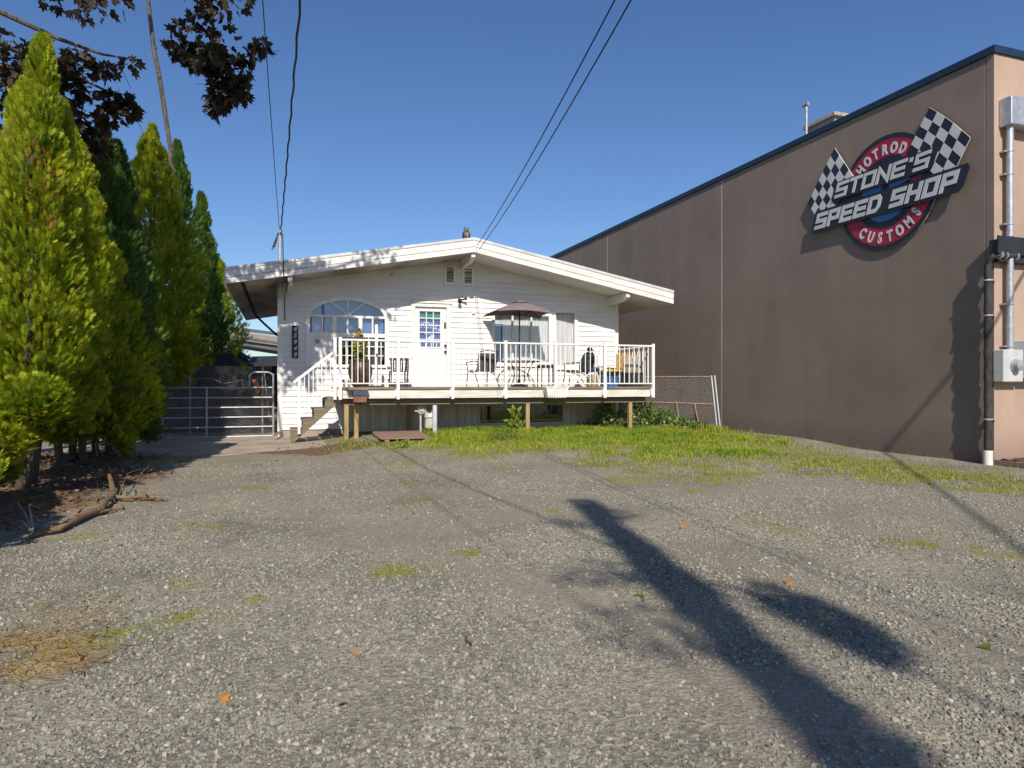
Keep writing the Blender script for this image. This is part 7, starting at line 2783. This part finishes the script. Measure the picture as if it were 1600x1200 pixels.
p.build('twig_fork', M['palewood'], db)
db = thing('dead_twig', 'grey weathered stick standing out of the litter below the second cedar', 'twig', tuple(G(140, 726)))
p = MB()
p.tube([G(120, 722, .02), G(136, 716, .22), G(143, 712, .26), G(150, 716, .2), G(151, 727, .05)], [0.016, 0.015, 0.014, 0.012, 0.010], 6)
p.build('stick', M['palewood'], db)
db = thing('fallen_log', 'thick grey log slanting on the litter beneath the cedar trunks', 'log', tuple(G(100, 750)))
p = MB()
p.tube([G(82, 756, .03), G(96, 748, .10), G(118, 739, .16)], [0.06, 0.055, 0.045], 9)
p.build('limb', M['bark'], db, smooth=True)

def ground_leaf(label, px, py, size, c, c2, cat='fallen leaf', group=None, unit=MLEAF, name='fallen_leaf'):
    q = G(px, py, 0.018)
    m_ = M.get('lf_' + str(c)) or mat('leaf_colour', c, 0.8, c2, 20)
    M['lf_' + str(c)] = m_
    r_ = np.random.default_rng(int(px * 7 + py))
    V, F, Aq = scatter(unit, np.array([tuple(q)]), np.array([[r_.normal(), r_.normal(), 0.15]]), np.array([1.5 + 0.5 * r_.normal()]), np.array([size]), np.array([0.5]))
    V = np.concatenate([V, V - [0, 0, 0.0015]])
    F = np.concatenate([F, F[:, ::-1] + len(V) // 2])
    o = np_mesh(name, V, F, m_, None)
    return tag(o, label, cat, group)
ground_leaf('bright orange fallen leaf in the near gravel at the bottom centre left', 345, 1097, 0.045, (0.50, 0.20, 0.04), (0.35, 0.12, 0.03))
ground_leaf('orange star shaped fallen leaf in the middle of the gravel lot', 1071, 826, 0.085, (0.45, 0.20, 0.08), (0.30, 0.13, 0.05))
ground_leaf('small pinkish brown fallen leaf beside the dark twig', 562, 1026, 0.04, (0.42, 0.20, 0.08), (0.30, 0.13, 0.05))
ground_leaf('yellowish fallen leaf in the near gravel right of the orange one', 538, 1101, 0.035, (0.38, 0.30, 0.10), (0.28, 0.20, 0.06))
ground_leaf('green fallen leaf lying inside the right arm of the tree shadow', 1283, 965, 0.05, (0.13, 0.20, 0.03), (0.09, 0.14, 0.02))
ground_leaf('olive green fallen leaf on the gravel near the right edge', 1548, 1018, 0.05, (0.15, 0.18, 0.05), (0.10, 0.12, 0.03))
ground_leaf('brown fallen leaf lying in the dry gravel left of the tree shadow', 1228, 912, 0.055, (0.40, 0.22, 0.09), (0.28, 0.14, 0.06))
ground_leaf('upper red flower petal on the gravel at the lower left', 124, 1036, 0.05, (0.55, 0.015, 0.03), (0.42, 0.01, 0.02), 'petal', 'red petals', SLEAF, 'flower_petal')
ground_leaf('lower red flower petal on the gravel at the lower left', 127, 1059, 0.05, (0.55, 0.015, 0.03), (0.42, 0.01, 0.02), 'petal', 'red petals', SLEAF, 'flower_petal')
q = G(1003, 938)
sp_ = thing('green_sprig', 'small green leafy sprig lying on the gravel beside the long shadow', 'sprig', tuple(q))
p = MB()
p.tube([G(1006, 943, .012), G(1003, 935, .03), G(1001, 929, .02)], [0.003, 0.003, 0.002], 4)
p.build('stem', M['bark'], sp_)
r_ = np.random.default_rng(3)
P = np.array([tuple(G(1003 + r_.normal(0, 2.5), 936 + r_.normal(0, 4), .025)) for k in range(9)])
V, F, Aq = scatter(SLEAF, P, r_.normal(0, 1, (9, 3)) * [1, 1, .4], r_.random(9) * 6, 0.022 + 0.018 * r_.random(9), r_.random(9) * 0.5 + 0.2)
np_mesh('leaf', V, F, weed_mat, sp_, Aq)
p = MB()
p.tube([G(728, 1000, .012), G(728, 1006, .016), G(732, 1010, .016), G(736, 1012, .012)], 0.006, 5)
o_ = p.build('dark_twig', M['bark'], None)
tag(o_, 'short dark curved twig lying on the near gravel', 'twig')

# ------------------------------------------------------------------ plants in front of the house
def leafy(name, label, cat, base, blobs, unit, size, material, seed, stems=6, group=None):
    r_ = np.random.default_rng(seed)
    t_ = thing(name, label, cat, base, 0, group)
    PP, DD = [], []
    p = MB()
    for (c, rad, n) in blobs:
        c = np.array(c, float)
        q = r_.normal(0, 1, (n, 3))
        q /= np.linalg.norm(q, axis=1, keepdims=True)
        q *= r_.random((n, 1)) ** 0.5
        P_ = c + q * rad
        gzz = gz(P_[:, 0], P_[:, 1]) + 0.02
        P_[:, 2] = np.maximum(P_[:, 2], gzz + 0.1 * r_.random(n))
        PP.append(P_)
        DD.append(q + r_.normal(0, 0.45, (n, 3)) + [0, -0.15, 0.25])
        for k in range(stems):
            e = c + (r_.random(3) - 0.5) * rad * 1.2
            b = Vector((c[0] + (r_.random() - .5) * rad[0], c[1] + (r_.random() - .5) * rad[1], 0))
            b.z = float(gz(b.x, b.y)) - 0.03
            p.tube([b, b.lerp(Vector(e), .5) + Vector((0.05 * r_.normal(), 0.05 * r_.normal(), .05)), e], [0.008, 0.007, 0.004], 4)
    p.build('stem', M['bark'], t_)
    P_, D_ = np.concatenate(PP), np.concatenate(DD)
    m = len(P_)
    va = np.clip(r_.random(m) * 0.93, 0, 1)
    va[r_.random(m) < 0.06] = 0.98
    V, F, Aq = scatter(unit, P_, D_, r_.random(m) * 6.28, size[0] + (size[1] - size[0]) * r_.random(m), va)
    np_mesh('leaves', V, F, material, t_, Aq)
    return t_
def B(px, py, Y): return tuple(atY(px, py, Y))
leafy('bramble_bush', 'sprawling green bramble bush between the deck end and the leaning fence', 'bush', (9.1, 15.3, 0.0),
      [(B(945, 645, 15.6), (0.30, 0.3, 0.28), 300), (B(1000, 650, 15.3), (0.5, 0.5, 0.42), 620), (B(1030, 655, 15.0), (0.5, 0.5, 0.30), 480), (B(1060, 663, 14.4), (0.4, 0.4, 0.18), 330), (B(1085, 668, 14.0), (0.4, 0.3, 0.13), 230), (B(965, 662, 15.6), (0.3, 0.4, 0.3), 260)], SLEAF, (0.06, 0.12), bramble_mat, 81)
leafy('bramble_bush', 'dark straggling bramble shoots in the shade under the right end of the deck', 'bush', (8.2, 16.2, 0.05),
      [(B(935, 660, 16.2), (0.35, 0.15, 0.16), 80), (B(915, 668, 16.2), (0.35, 0.15, 0.10), 60), (B(950, 650, 16.2), (0.22, 0.12, 0.14), 50), (B(932, 643, 16.3), (0.12, 0.06, 0.05), 14), (B(958, 668, 16.1), (0.2, 0.15, 0.12), 60)], SLEAF, (0.05, 0.10), bramble_mat, 82, 4)
leafy('broadleaf_weed', 'tall bright green broad leaved weed growing before the basement window', 'weed', B(805, 672, 14.75),
      [(B(805, 645, 14.75), (0.08, 0.08, 0.10), 16), (B(803, 658, 14.75), (0.17, 0.12, 0.12), 30), (B(808, 668, 14.75), (0.2, 0.14, 0.08), 30)], SLEAF, (0.10, 0.19), weed_mat, 83, 3)
leafy('broadleaf_weed', 'low yellow-green weed in the grass edge before the wooden step', 'weed', B(643, 706, 12.0),
      [((2.0, 12.05, 0.12), (0.14, 0.14, 0.08), 46)], SLEAF, (0.05, 0.09), weed_mat, 84, 2)
leafy('dead_weed', 'dried brown weed clump at the edge of the lush grass', 'weed', (4.1, 12.6, 0.1),
      [((4.05, 12.7, 0.17), (0.25, 0.2, 0.1), 60), ((4.35, 12.75, 0.15), (0.16, 0.15, 0.08), 30)], SLEAF, (0.03, 0.07), litter_mat, 85, 7)
